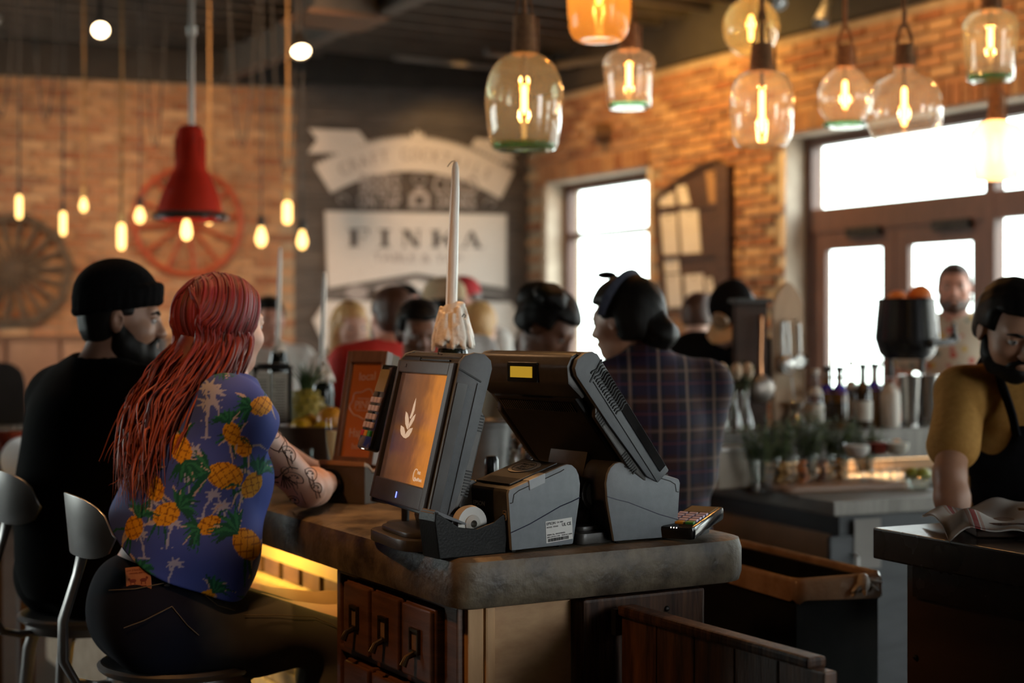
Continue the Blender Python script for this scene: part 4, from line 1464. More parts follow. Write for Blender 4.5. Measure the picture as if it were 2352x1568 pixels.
    def beard(self, m, thick=0.012, full=1.0, res=None):
        s = SDF()
        t = thick
        self.hell(s, (0, 0.052, -0.088), (0.036 + t, 0.036 + t, 0.028 + t * full))
        for q in (-1, 1):
            self.hell(s, (q * 0.046, 0.015, -0.068), (0.019 + t * 0.8, 0.036 + t * 0.6, 0.036 + t), 0.03)
            self.hcone(s, (q * 0.066, -0.002, -0.02), (q * 0.06, 0.01, -0.06), 0.013, 0.02, 0.02)
            self.hcone(s, (q * 0.004, 0.094, -0.049), (q * 0.028, 0.08, -0.062), 0.008, 0.008, 0.012)
        self.hell(s, (0, 0.1, -0.062), (0.019, 0.03, 0.0085), 0.006, True)
        return s.build('beard', m, self.e, res or min(self.res, 0.006), self.fuzz(0.0015))

    def brows(self, m):
        for q in (-1, 1):
            s = MB()
            pts = [Vector(self.H((q * 0.016, 0.096, 0.021))), Vector(self.H((q * 0.033, 0.093, 0.026))), Vector(self.H((q * 0.052, 0.076, 0.02)))]
            s.tube(pts, [0.0045, 0.0045, 0.002], 6)
            s.build('eyebrow', m, self.e, smooth='full')

    def shirt(self, m, sleeve=0.24, g=0.012, name='shirt', hem=0.02, res=None, warp=None, neck_r=0.075, collar=False, waist=1.12):
        s = SDF()
        self.torso(s, g, 0.05, waist)
        if sleeve:
            self.arms(s, g + 0.004, sleeve, 0.035, False, 0.012 if sleeve < 0.5 else 0.0)
        if collar:
            s.cone(self.loc(self.neck + Vector((0, 0, -0.03))), self.loc(self.neck + Vector((0, 0, 0.025))), 0.085, 0.072, 0.02)
        # neck opening and hem
        s.cone(self.loc(self.neck + self.f * 0.02 + Vector((0, 0, 0.01))), self.loc(self.neck + Vector((0, 0, 0.16))), neck_r * 0.82, neck_r * 1.2, 0.006, True)
        if hem is not None:
            c = self.pel + (self.pel - self.neck).normalized() * (0.30 + hem)
            s.box(self.loc(c), np.array((0.5, 0.5, 0.25)), self.Rt, 0.005, True)
        return s.build(name, m, self.e, res or self.res, warp)

    def trousers(self, m, g=0.01, name='trousers', top=0.10, res=None, warp=None):
        s = SDF()
        b = self.b
        s.ell(self.loc(self.pel), np.array((0.158 * b + g, 0.115 * b + g, 0.13)), self.Rt, 0.05)
        self.legs(s, g, 0.05, False)
        c = self.pel + (self.neck - self.pel).normalized() * (top + 0.2)
        s.box(self.loc(c), np.array((0.5, 0.5, 0.2)), self.Rt, 0.005, True)
        return s.build(name, m, self.e, res or self.res, warp)

    def shoes(self, m):
        for an in (self.anR, self.anL):
            s = SDF()
            s.cone(self.loc(an - Vector((0, 0, 0.03))), self.loc(an + self.f * 0.13 - Vector((0, 0, 0.04))), 0.048, 0.04, 0.03)
            s.build('shoe', m, self.e, self.res)


def folds(a=0.004, f=26.0, ax=(0.3, 0.4, 1.0), seed=0.0):
    v = np.array(ax, float)

    def w(X):
        t = X @ v
        u = X @ np.array((v[2], v[0], -v[1]))
        return (a * np.sin(t * f + 2.2 * np.sin(u * f * 0.35 + seed) + seed) * (0.5 + 0.5 * np.sin(u * 9 + t * 5 + seed))).astype(np.float32)
    return w
# ---------------------------------------------------------------- clothing materials
BLK = mat('black_cotton', (0.0035, 0.003, 0.003), 0.95, c2=(0.005, 0.0045, 0.0045), scale=30, spec=0.06)
KNIT = mat('black_knit', (0.0035, 0.003, 0.0035), 0.95, c2=(0.006, 0.0055, 0.006), scale=160, stretch=(1, 1, 0.2), bump=0.3, bscale=200, spec=0.06)
DENIM = mat('dark_denim', (0.010, 0.011, 0.019), 0.9, c2=(0.040, 0.041, 0.046), scale=5, bump=0.1, bscale=400, spec=0.1)
CREAM = mat('cream_cotton', (0.52, 0.43, 0.31), 0.85, c2=(0.6, 0.5, 0.37), scale=12)
WHITEC = mat('white_cotton', (0.72, 0.68, 0.64), 0.85, c2=(0.78, 0.75, 0.7), scale=12)
REDC = mat('red_cotton', (0.52, 0.02, 0.015), 0.8, c2=(0.6, 0.03, 0.02), scale=12)
GREYC = mat('grey_cotton', (0.26, 0.24, 0.23), 0.85, c2=(0.32, 0.3, 0.29), scale=12)
MUST = mat('mustard_jersey', (0.36, 0.17, 0.028), 0.85, c2=(0.44, 0.22, 0.045), scale=60, bump=0.1)
NAVY = mat('black_canvas_apron', (0.006, 0.006, 0.008), 0.9, c2=(0.009, 0.009, 0.011), scale=50, spec=0.1)


def nodes_of(name, rough=0.8):
    m = bpy.data.materials.new(name)
    m.use_nodes = True
    b = m.node_tree.nodes['Principled BSDF']
    b.inputs['Roughness'].default_value = rough
    b.inputs['Specular IOR Level'].default_value = 0.25
    return m, m.node_tree, b


def plaid_mat():
    m, nt, b = nodes_of('plaid_flannel')
    N, L = nt.nodes.new, nt.links.new
    tc = N('ShaderNodeTexCoord')
    sp = N('ShaderNodeSeparateXYZ')
    L(tc.outputs['Object'], sp.inputs[0])

    def stripe(out, period, off, w):
        a = N('ShaderNodeMath'); a.operation = 'ADD'; a.inputs[1].default_value = off + 10
        L(out, a.inputs[0])
        d = N('ShaderNodeMath'); d.operation = 'DIVIDE'; d.inputs[1].default_value = period
        L(a.outputs[0], d.inputs[0])
        f = N('ShaderNodeMath'); f.operation = 'FRACT'
        L(d.outputs[0], f.inputs[0])
        c = N('ShaderNodeMath'); c.operation = 'LESS_THAN'; c.inputs[1].default_value = w
        L(f.outputs[0], c.inputs[0])
        return c.outputs[0]
    col = None
    layers = [('X', 0.085, 0.0, 0.5, (0.05, 0.012, 0.010), 0.5), ('Z', 0.085, 0.0, 0.5, (0.008, 0.010, 0.035), 0.6), ('X', 0.085, 0.02, 0.10, (0.30, 0.20, 0.15), 0.45),
              ('Z', 0.085, 0.02, 0.10, (0.22, 0.13, 0.10), 0.35), ('X', 0.085, 0.05, 0.06, (0.05, 0.055, 0.11), 0.4), ('Z', 0.085, 0.055, 0.06, (0.16, 0.03, 0.025), 0.4)]
    prev = (0.014, 0.010, 0.014, 1)
    for axn, per, off, w, c, f in layers:
        s = stripe(sp.outputs[axn], per, off, w)
        k = N('ShaderNodeMath'); k.operation = 'MULTIPLY'; k.inputs[1].default_value = f
        L(s, k.inputs[0])
        mx = N('ShaderNodeMix'); mx.data_type = 'RGBA'
        L(k.outputs[0], mx.inputs[0])
        if col is None:
            mx.inputs[6].default_value = prev
        else:
            L(col, mx.inputs[6])
        mx.inputs[7].default_value = (*c, 1)
        col = mx.outputs[2]
    L(col, b.inputs['Base Color'])
    return m


def floral_mat():
    m, nt, b = nodes_of('floral_rayon')
    N, L = nt.nodes.new, nt.links.new
    tc = N('ShaderNodeTexCoord')
    v = N('ShaderNodeTexVoronoi')
    v.inputs['Scale'].default_value = 21
    L(tc.outputs['Object'], v.inputs['Vector'])
    lt = N('ShaderNodeMath'); lt.operation = 'LESS_THAN'; lt.inputs[1].default_value = 0.36
    L(v.outputs['Distance'], lt.inputs[0])
    rp = N('ShaderNodeValToRGB')
    rp.color_ramp.interpolation = 'CONSTANT'
    cs = [(0.5, 0.08, 0.06), (0.6, 0.36, 0.06), (0.55, 0.45, 0.34), (0.2, 0.22, 0.18), (0.5, 0.12, 0.1)]
    while len(rp.color_ramp.elements) < 5:
        rp.color_ramp.elements.new(0.5)
    for i, c in enumerate(cs):
        rp.color_ramp.elements[i].position = i / 5
    for i, c in enumerate(cs):
        rp.color_ramp.elements[i].color = (*c, 1)
    se = N('ShaderNodeSeparateColor')
    L(v.outputs['Color'], se.inputs[0])
    L(se.outputs[0], rp.inputs[0])
    mx = N('ShaderNodeMix'); mx.data_type = 'RGBA'
    L(lt.outputs[0], mx.inputs[0])
    mx.inputs[6].default_value = (0.58, 0.47, 0.36, 1)
    L(rp.outputs[0], mx.inputs[7])
    L(mx.outputs[2], b.inputs['Base Color'])
    return m


V = Vector
# ---------------------------------------------------------------- the red haired woman on the nearest stool
PELV = V((-0.80, 3.36, 0.885))
D2f = V((0.866, 0.5, 0))
woman = Figure('woman with long wavy red hair and blue pineapple shirt, seated with elbow on the bar', None, PELV, (-0.648, 3.445, 1.350), (-0.655, 3.480, 1.497), (0.62, 0.78, 0.0), D2f,
               headsc=0.925, build=1.08, female=True, skin='light', res=0.0055,
               shoulders=(V((-0.612, 3.315, 1.312)), V((-0.73, 3.60, 1.30))),
               elbows=(V((-0.472, 3.50, 1.128)), V((-0.50, 3.83, 1.12))), wrists=(V((-0.452, 3.745, 1.118)), V((-0.30, 3.90, 1.115))),
               knees=(V((-0.385, 3.475, 0.80)), V((-0.43, 3.66, 0.80))), ankles=(V((-0.42, 3.46, 0.40)), V((-0.46, 3.64, 0.42))))
woman.body()
m, nt, b_ = nodes_of('thigh_lit_denim', 0.9)
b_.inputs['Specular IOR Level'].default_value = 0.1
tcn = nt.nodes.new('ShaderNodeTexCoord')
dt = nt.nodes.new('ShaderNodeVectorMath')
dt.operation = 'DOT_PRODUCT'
dt.inputs[1].default_value = (0.866, 0.5, 0.12)                # along the thighs, lamplight on them painted in as a paler tone
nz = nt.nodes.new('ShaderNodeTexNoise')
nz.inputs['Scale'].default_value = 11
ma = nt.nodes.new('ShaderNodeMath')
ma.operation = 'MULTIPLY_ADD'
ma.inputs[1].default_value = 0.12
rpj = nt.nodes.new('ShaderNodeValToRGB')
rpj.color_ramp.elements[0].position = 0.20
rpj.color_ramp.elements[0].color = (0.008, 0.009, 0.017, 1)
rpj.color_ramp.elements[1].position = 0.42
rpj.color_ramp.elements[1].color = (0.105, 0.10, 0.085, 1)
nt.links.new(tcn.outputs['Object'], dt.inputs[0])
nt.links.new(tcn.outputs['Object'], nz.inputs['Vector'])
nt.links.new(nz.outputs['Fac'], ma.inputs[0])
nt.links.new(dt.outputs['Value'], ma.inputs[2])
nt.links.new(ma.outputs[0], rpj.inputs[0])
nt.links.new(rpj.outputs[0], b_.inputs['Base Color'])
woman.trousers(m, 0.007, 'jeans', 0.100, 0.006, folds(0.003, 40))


def shirt_print(me, base):
    """flat print of the shirt: palms, pineapples and spiky leaves on blue, as a colour per vertex"""
    n = len(me.vertices)
    co = np.empty(n * 3)
    me.vertices.foreach_get('co', co)
    co = co.reshape(-1, 3) + np.array(base)
    U = np.stack([co[:, 0] + 0.25 * (co[:, 1] - 3.35), co[:, 2]], 1)
    col = np.tile(np.array([0.052, 0.085, 0.36]), (n, 1))
    rg = np.random.default_rng(5)

    def seg(a, b, w0, w1, c):
        a, b = np.array(a), np.array(b)
        ab = b - a
        t = np.clip(((U - a) @ ab) / (ab @ ab), 0, 1)
        d = np.linalg.norm(U - a - t[:, None] * ab, axis=1)
        col[d < w0 + (w1 - w0) * t] = c

    def palm(p, h, lean):
        c = (0.34, 0.36, 0.52)
        p = np.array(p)
        q = p + np.array((lean * h, h))
        mid = (p + q) / 2 + np.array((-lean * h * 0.25, 0))
        seg(p, mid, 0.0026, 0.0022, c)
        seg(mid, q, 0.0022, 0.002, c)
        for a in (-160, -120, -25, 15, 60, 110, 160, 200):
            e = q + np.array((math.cos(R(a)), math.sin(R(a)) * 0.8)) * h * 0.36
            seg(q, e, 0.0045, 0.001, c)
            seg(q * 0.5 + e * 0.5, e * 0.6 + q * 0.4 + np.array((0, -0.009)), 0.0022, 0.0008, c)
        seg(p - np.array((0.012, 0)), p + np.array((0.012, 0)), 0.0016, 0.0012, c)

    def leaf(p, a, l, w, c):
        p = np.array(p)
        d = np.array((math.cos(a), math.sin(a)))
        m_ = p + d * l * 0.5 + np.array((0, 0.006))
        seg(p, m_, w * 0.6, w, c)
        seg(m_, p + d * l + np.array((0, -0.006)), w, 0.0006, c)

    def pine(p, a, s):
        p = np.array(p)
        d = np.array((math.cos(a), math.sin(a)))
        t = np.array((-d[1], d[0]))
        for k in range(13):
            la = a + rg.uniform(-1.25, 1.25)
            leaf(p + d * s * 0.42, la, s * rg.uniform(0.55, 1.0), s * 0.065, [(0.006, 0.085, 0.055), (0.015, 0.14, 0.075), (0.46, 0.36, 0.34), (0.01, 0.06, 0.05)][k % 4])
        for k in range(5):
            leaf(p - d * s * 0.2 + t * rg.uniform(-0.3, 0.3) * s, a + math.pi + rg.uniform(-1.2, 1.2), s * 0.9, s * 0.05, [(0.006, 0.085, 0.055), (0.40, 0.33, 0.32)][k % 2])
        q = U - p
        x, y = q @ d, q @ t
        m_ = (x / (s * 0.52)) ** 2 + (y / (s * 0.37)) ** 2 < 1
        g = (np.abs(np.sin((x + y) * 150)) < 0.22) | (np.abs(np.sin((x - y) * 150)) < 0.22)
        col[m_] = (0.62, 0.29, 0.012)
        col[m_ & g] = (0.24, 0.085, 0.008)
        for k in range(7):
            leaf(p + d * s * 0.45, a + (k - 3) * 0.33, s * 0.75, s * 0.06, [(0.006, 0.085, 0.055), (0.02, 0.16, 0.08)][k % 2])
    spots = []
    for i in range(400):
        c = np.array((rg.uniform(-1.15, -0.3), rg.uniform(0.85, 1.48)))
        if all(np.linalg.norm(c - s_[0]) > s_[1] for s_ in spots):
            spots.append((c, 0.066))
    fixed = [(505, 1085, 2.9, 0.078), (405, 1025, -1.2, 0.06), (345, 1112, 1.9, 0.055), (568, 1110, 1.0, 0.058), (372, 1168, 0.5, 0.06), (468, 1192, -2.7, 0.05), (555, 1240, 2.3, 0.075), (590, 930, 3.3, 0.055), (545, 1020, 2.2, 0.05), (300, 1200, 1.2, 0.05), (520, 990, 1.9, 0.05)]
    palms = [(470, 1000, 0.075, 0.1), (500, 960, 0.07, -0.3), (430, 1145, 0.06, 0.05), (470, 960, 0.06, 0.35), (460, 1178, 0.05, 0.5), (520, 1215, 0.06, -0.25), (380, 1240, 0.05, 0.3), (330, 1265, 0.05, -0.2), (440, 1080, 0.05, 0.1), (340, 1190, 0.045, 0.2)]
    got = []
    for px, py, h, ln in palms:
        q = P(px, py, 3.32)
        palm((q.x + 0.25 * -0.03, q.z), h, ln)
    for px, py, a, s in fixed:
        q = P(px, py, 3.32)
        got.append(np.array((q.x, q.z)))
        pine((q.x, q.z), a, s)
    for c, _ in spots:
        if all(np.linalg.norm(c - g_) > 0.075 for g_ in got):
            pine(c, rg.uniform(0, 6.28), rg.uniform(0.04, 0.055)) if rg.random() < 0.6 else palm(c, 0.055, rg.uniform(-0.4, 0.4))
    at = me.color_attributes.new('print', 'FLOAT_COLOR', 'POINT')
    at.data.foreach_set('color', np.concatenate([col, np.ones((n, 1))], 1).astype(np.float32).ravel())


m, nt, b_ = nodes_of('pineapple_print_rayon', 0.75)
av = nt.nodes.new('ShaderNodeVertexColor')
av.layer_name = 'print'
nt.links.new(av.outputs[0], b_.inputs['Base Color'])
PINEM = m
s = SDF()
s.cone(woman.loc(woman.shR), woman.loc(lerp(woman.shR, woman.elR, 0.6)), 0.064, 0.078, 0.04)
s.cone(woman.loc(woman.shL), woman.loc(lerp(woman.shL, woman.elL, 0.4)), 0.072, 0.08, 0.04)
L_ = woman.loc
ad_ = (woman.elR - woman.shR).normalized()
s.box(L_(lerp(woman.shR, woman.elR, 0.25) + ad_ * 0.2 + V((0.02, 0, 0))), np.array((0.3, 0.2, 0.3)), frame_from(ad_), 0.004, True)
woman.torso(s, 0.012, 0.06, 1.26)
s.cone(L_(woman.neck + V((-0.01, 0, -0.03))), L_(woman.neck + V((0.0, 0, 0.02))), 0.075, 0.062, 0.03)
s.ell(L_(V((-0.655, 3.36, 1.12))), np.array((0.10, 0.085, 0.13)), None, 0.07)
s.ell(L_(V((-0.640, 3.30, 1.0))), np.array((0.09, 0.07, 0.12)), None, 0.06)          # the loose side panel
s.cone(L_(woman.neck + V((0.01, 0.01, 0.0))), L_(woman.neck + V((0, 0, 0.15))), 0.054, 0.075, 0.006, True)
hem_n = V((-0.55, 0.30, -1.0)).normalized()
ax_ = frame_from(hem_n.cross(V((0, 1, 0))), -hem_n)
cen = V((-0.87, 3.27, 1.052)) + hem_n * 0.25
s.box(L_(cen), np.array((0.6, 0.6, 0.25)), ax_, 0.006, True)
shirt_me = s.mesh('shirt', PINEM, 0.0032, folds(0.0055, 30, (0.5, 0.5, 0.9), 1.0))
shirt_print(shirt_me, woman.base)
ob('shirt', shirt_me, woman.e)
# jeans details: leather patch with stamped lettering, belt loop, pocket seams
PATCH = mat('leather_patch', (0.36, 0.13, 0.05), 0.6, c2=(0.44, 0.17, 0.07), scale=40)
STAMP = mat('stamped_ink', (0.16, 0.03, 0.018), 0.7)


def on_surface(sdf, p, d, off=0.001):
    """march from p along d to the skin of a body"""
    p, d = np.array(p, float), np.array(V(d).normalized())
    for _ in range(40):
        v = float(sdf.value(p[None])[0])
        if v < 0.0006:
            break
        p = p + d * min(v, 0.05) * 0.9
    return V(p - d * off)


js = SDF()
js.ell(woman.loc(woman.pel), np.array((0.158 * 1.08 + 0.012, 0.115 * 1.08 + 0.012, 0.13)), woman.Rt, 0.05)
woman.legs(js, 0.012, 0.05, False)
EYEP = V((0, 0, EYE))
pc = on_surface(js, woman.loc(P(318, 1328, 3.0)), P(318, 1328, 1) - EYEP, 0.004)
nrm = V((-0.18, -0.97, 0.12)).normalized()
xx = V((0.97, -0.18, 0.13)).normalized()
yy = nrm.cross(xx).normalized()
PM = Matrix(((xx.x, yy.x, nrm.x, pc.x), (xx.y, yy.y, nrm.y, pc.y), (xx.z, yy.z, nrm.z, pc.z), (0, 0, 0, 1)))
patch = MB().box((0, 0, 0), (0.056, 0.050, 0.004), PM).build('leather_patch', PATCH, woman.e, bevel=0.001)
text('lettering', 'LEVI STRAUSS & CO', 0.0058, STAMP, patch, PM @ TR((0, 0.018, 0.0022)), 0.0003)
text('lettering', 'ORIGINAL RIVETED', 0.0045, STAMP, patch, PM @ TR((0, 0.0115, 0.0022)), 0.0003)
e_ = MB()
for q in (-1, 1):
    e_.ell((q * 0.012, -0.004, 0.0022), (0.008, 0.004, 0.0005), 10, 6, PM)
    e_.ell((q * 0.020, 0.0, 0.0022), (0.003, 0.003, 0.0005), 8, 6, PM)
    for dx in (-0.005, 0.004):
        e_.box((q * 0.012 + dx, -0.009, 0.0022), (0.0018, 0.008, 0.0008), PM)
e_.box((0, -0.017, 0.0022), (0.036, 0.003, 0.0008), PM)
e_.build('emblem', STAMP, patch)
sm = MB()
for pts in (((372, 1275), (378, 1300), (384, 1345)),):
    w = [on_surface(js, woman.loc(P(a, b, 3.0)), P(a, b, 1) - EYEP, 0.004) for a, b in pts]
    sm.tube(w, 0.006, 6, flat=0.5)
sm.build('belt_loop', DENIM, woman.e, smooth=True)
sm = MB()
for line in (((250, 1355), (310, 1352), (380, 1338), (440, 1325), (500, 1300)), ((395, 1392), (430, 1435), (470, 1470)), ((395, 1392), (330, 1425), (262, 1450)), ((415, 1310), (445, 1345), (500, 1390), (560, 1408)),
             ((560, 1412), (640, 1412), (720, 1416), (770, 1436), (792, 1462))):
    w = []
    for (a, b), (c, d) in zip(line, line[1:]):
        for t in (0, 0.34, 0.67):
            w.append(on_surface(js, woman.loc(P(a + (c - a) * t, b + (d - b) * t, 2.95)), P(a + (c - a) * t, b + (d - b) * t, 1) - EYEP, 0.0012))
    sm.tube(w, 0.0011, 5)
sm.build('stitching', mat('tan_thread', (0.13, 0.10, 0.06), 0.8), woman.e, smooth=True)

# tattoo line work laid on the skin of the right arm
TAT = mat('tattoo_ink', (0.035, 0.022, 0.02), 0.6)
tl, tf = MB(), MB()
arm = SDF()
woman.arms(arm, 0.0, 1.0, 0.02, False)


def ink(pts, r=0.0008, close=False):
    """pixel polyline -> line on the arm"""
    pts = list(pts) + ([pts[0]] if close else [])
    w = []
    for (a, b), (c, d) in zip(pts, pts[1:]):
        st = max(1, int(math.hypot(c - a, d - b) / 7))
        for k in range(st):
            w.append((a + (c - a) * k / st, b + (d - b) * k / st))
    w.append(pts[-1])
    w3 = []
    for a, b in w:
        q = on_surface(woman.skin_sdf, woman.loc(P(a, b, 3.05)), P(a, b, 1) - V((0, 0, EYE)), 0.0002)
        if (q + woman.base).y < 3.68:
            w3.append(q)
    if len(w3) > 1:
        tl.tube(w3, r, 4)


def arc(cx, cy, rx, ry, a0, a1, n=14, rot=0):
    o = []
    for k in range(n + 1):
        a = R(a0 + (a1 - a0) * k / n)
        x, y = rx * math.cos(a), ry * math.sin(a)
        o.append((cx + x * math.cos(rot) - y * math.sin(rot), cy + x * math.sin(rot) + y * math.cos(rot)))
    return o


ink(arc(612, 985, 34, 16, 160, 400, 16, 0.5)); ink(arc(628, 1008, 38, 20, 0, 360, 18, 0.7)); ink([(578, 975), (600, 1000), (590, 1035), (612, 1050)]); ink([(640, 985), (655, 1010), (640, 1040)])
ink(arc(575, 1012, 20, 8, 0, 360, 14, 0.1)); ink([(556, 1014), (594, 1008)])
ink([(562, 1040), (590, 1072), (600, 1095)]); ink([(590, 1072), (602, 1050)]); ink([(590, 1072), (570, 1058)])
ink(arc(608, 1060, 16, 14, 20, 330, 14)); ink([(608, 1060), (622, 1050)]); ink([(608, 1060), (620, 1070)]); ink([(598, 1072), (582, 1092)])
for cx, cy, rx, ry, rot in ((662, 1042, 20, 15, 0.9), (674, 1100, 24, 15, 0.3), (712, 1090, 16, 16, 0.9), (726, 1122, 13, 14, 0.6), (672, 1150, 15, 11, 0.2)):
    ink(arc(cx, cy, rx, ry, 175, 365, 14, rot)); ink(arc(cx, cy + 1, rx, ry * 0.35, 0, 180, 10, rot))
    for k in range(7):
        a = R(200 + k * 24)
        ink([(cx + rx * 0.45 * math.cos(a) * (0.6 + 0.4 * (k % 2)), cy + ry * 0.55 * math.sin(a)), (cx + rx * 0.55 * math.cos(a), cy + ry * 0.6 * math.sin(a))], 0.0014)
    ink([(cx - rx * 0.2, cy + ry * 0.3), (cx + 2, cy + ry * 1.6), (cx + 10, cy + ry * 2.4)]); ink([(cx + rx * 0.3, cy + ry * 0.2), (cx + 10, cy + ry * 1.5)])
ink([(612, 1092), (640, 1095), (655, 1078), (666, 1072), (684, 1076)], 0.0014); ink(arc(654, 1080, 9, 8, 0, 360, 12)); ink([(640, 1095), (612, 1104), (640, 1108)], 0.0016)
for k in range(6):
    ink([(650, 1090), (646 + k * 7, 1122 - abs(k - 2) * 3)], 0.0013)
ink([(600, 1110), (622, 1135), (628, 1150)]); ink([(690, 1130), (702, 1158)]); ink([(580, 1000), (575, 1030)])
tl.build('tattoo', TAT, woman.e)
# wrist strap
sp_ = MB()
ctr, dr_ = woman.loc(V((-0.448, 3.72, 1.118))), (woman.wrR - woman.elR).normalized()
Mw = Matrix.Translation(ctr) @ rot_to(dr_)
sp_.lathe([(0.031, -0.012), (0.036, -0.012), (0.036, 0.012), (0.031, 0.012), (0.031, -0.012)], 20, Mw)
wa = sp_.build('wrist_strap', BLK, woman.e, smooth=True)
cl = MB()
for k in range(5):
    cl.ell((0.02 - 0.006 * k, 0.033, 0.004 - 0.002 * (k % 2)), 0.0025, 8, 6, Mw)
cl.build('gold_beads', mat('gold_bead', (0.8, 0.5, 0.2), 0.15, 1.0), wa, smooth='full')

# hair: a soft core and some hundreds of wavy locks falling down the back
m, nt, b_ = nodes_of('dyed_red_hair', 0.46)
b_.inputs['Specular IOR Level'].default_value = 0.32
N, L2 = nt.nodes.new, nt.links.new
ge, tcn, sz = N('ShaderNodeNewGeometry'), N('ShaderNodeTexCoord'), N('ShaderNodeSeparateXYZ')
L2(tcn.outputs['Object'], sz.inputs[0])
mr_ = N('ShaderNodeMapRange')
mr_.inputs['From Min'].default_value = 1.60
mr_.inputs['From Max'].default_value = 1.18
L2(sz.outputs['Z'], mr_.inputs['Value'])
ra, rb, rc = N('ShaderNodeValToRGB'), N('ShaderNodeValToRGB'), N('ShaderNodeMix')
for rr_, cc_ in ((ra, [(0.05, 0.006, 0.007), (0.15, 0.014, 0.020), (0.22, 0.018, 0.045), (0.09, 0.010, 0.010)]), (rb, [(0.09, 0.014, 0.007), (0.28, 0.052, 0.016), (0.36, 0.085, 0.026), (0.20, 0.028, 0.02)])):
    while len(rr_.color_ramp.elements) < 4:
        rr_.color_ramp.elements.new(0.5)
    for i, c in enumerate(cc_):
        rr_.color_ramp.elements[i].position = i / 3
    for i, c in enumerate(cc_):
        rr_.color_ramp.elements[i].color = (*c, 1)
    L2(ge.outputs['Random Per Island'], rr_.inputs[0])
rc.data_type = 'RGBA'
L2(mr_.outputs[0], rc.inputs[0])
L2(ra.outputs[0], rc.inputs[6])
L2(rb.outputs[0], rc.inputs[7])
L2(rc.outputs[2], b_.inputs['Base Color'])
REDH = m
CORE = mat('red_hair_core', (0.08, 0.009, 0.008), 0.5, c2=(0.15, 0.022, 0.014), scale=60, stretch=(1, 1, 0.15))
line = [V((-0.676, 3.462, 1.46)), V((-0.705, 3.425, 1.40)), V((-0.748, 3.375, 1.325)), V((-0.770, 3.335, 1.25)), V((-0.787, 3.312, 1.185))]
hs_ = SDF()
woman.hell(hs_, (0, -0.02, 0.032), (0.084, 0.106, 0.096))
woman.hell(hs_, (0, -0.055, -0.05), (0.078, 0.055, 0.075), 0.03)
woman.hbox(hs_, (0.0, 0.13, -0.02), (0.068, 0.08, 0.085), 0.02, True)
for a, b, ra_, rb_ in zip(line, line[1:], (0.074, 0.070, 0.058, 0.040), (0.070, 0.058, 0.040, 0.022)):
    hs_.cone(woman.loc(a), woman.loc(b), ra_, rb_, 0.03)
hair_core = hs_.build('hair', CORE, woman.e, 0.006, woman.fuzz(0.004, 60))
lk = MB()
rgh = np.random.default_rng(3)


def catmull(c, n):
    c = [c[0] * 2 - c[1]] + c + [c[-1] * 2 - c[-2]]
    o = []
    for i in range(1, len(c) - 2):
        for k in range(n):
            t = k / n
            o.append(0.5 * ((2 * c[i]) + (c[i + 1] - c[i - 1]) * t + (2 * c[i - 1] - 5 * c[i] + 4 * c[i + 1] - c[i + 2]) * t * t + (3 * c[i] - c[i - 1] - 3 * c[i + 1] + c[i + 2]) * t ** 3))
    return o + [c[-2]]


for i in range(1350):
    yr = rgh.uniform(-0.105, 0.072)
    sd = rgh.choice([-1, 1])
    g = rgh.uniform(-0.002, 0.012)
    f0 = rgh.uniform(0, 60) if i % 3 else 4.0
    pts = []
    for fi in np.linspace(f0, 112, 5):
        yy_ = max(-0.112, yr - 0.075 * (fi - f0) / 112)
        q = math.sqrt(max(0.04, 1 - ((yy_ + 0.01) / 0.122) ** 2))
        pts.append(V(woman.loc(woman.head)) + V(woman.Rh @ np.array((sd * (0.088 + g) * math.sin(R(fi)) * q, yy_ - 0.012, 0.030 + (0.096 + g) * math.cos(R(fi)) * q)) * woman.hs))
    if i >= 1000:                                     # locks falling straight over the back of the head
        az = R(rgh.uniform(118, 242))
        dx_, dy_ = -math.sin(az), math.cos(az)
        e0 = rgh.uniform(25, 85)
        pts = [V(woman.loc(woman.head)) + V(woman.Rh @ np.array((dx_ * math.cos(R(e_)) * (0.088 + g), dy_ * math.cos(R(e_)) * (0.110 + g) - 0.016, 0.032 + math.sin(R(e_)) * (0.096 + g))) * woman.hs) for e_ in np.linspace(e0, -32, 5)]
    loc_ = woman.Rh.T @ np.array(pts[-1] - V(woman.loc(woman.head)))
    dn_ = np.array((loc_[0], loc_[1] + 0.02))
    dn_ = dn_ / max(0.02, np.linalg.norm(dn_))
    sw = woman.Rh @ np.array((dn_[0], dn_[1], 0))
    ph, am = rgh.uniform(0, 6.28), rgh.uniform(0.007, 0.019)
    cut = rgh.choice([3, 4, 5, 5, 5, 5])
    jit = V(rgh.normal(0, 0.010, 3))
    fill = rgh.uniform(0.6, 1.12)
    for q, (c, w) in enumerate(zip(line[:cut], (0.086, 0.094, 0.080, 0.060, 0.040))):
        pts.append(V(woman.loc(c)) + V(sw) * w * fill + jit * (q * 0.5) + V((0, 0, -0.025 * q * rgh.uniform(-0.3, 0.8))))
    cv = catmull(pts, 5)
    n = len(cv)
    lat = V((0.5, -0.866, 0))
    for k in range(n):
        t = max(0.0, (k / n - 0.40)) / 0.6
        w_ = math.sin(t * 12 + ph * 0.35 + 9 * fill)
        cv[k] = cv[k] + lat * (am * t * w_) + V((0.866, 0.5, 0)) * (am * t * math.cos(t * 10 + ph * 0.35 + 7 * fill)) + V((0, 0, 0.004 * t * w_))
    r0 = rgh.uniform(0.0018, 0.0042)
    lk.tube(cv, [r0 * (0.5 + 0.5 * min(1, k / 4)) * (1.0 if k < n - 8 else max(0.10, (n - 1 - k) / 8)) for k in range(n)], 4, flat=0.7)
lk.build('locks', REDH, hair_core, smooth='full')

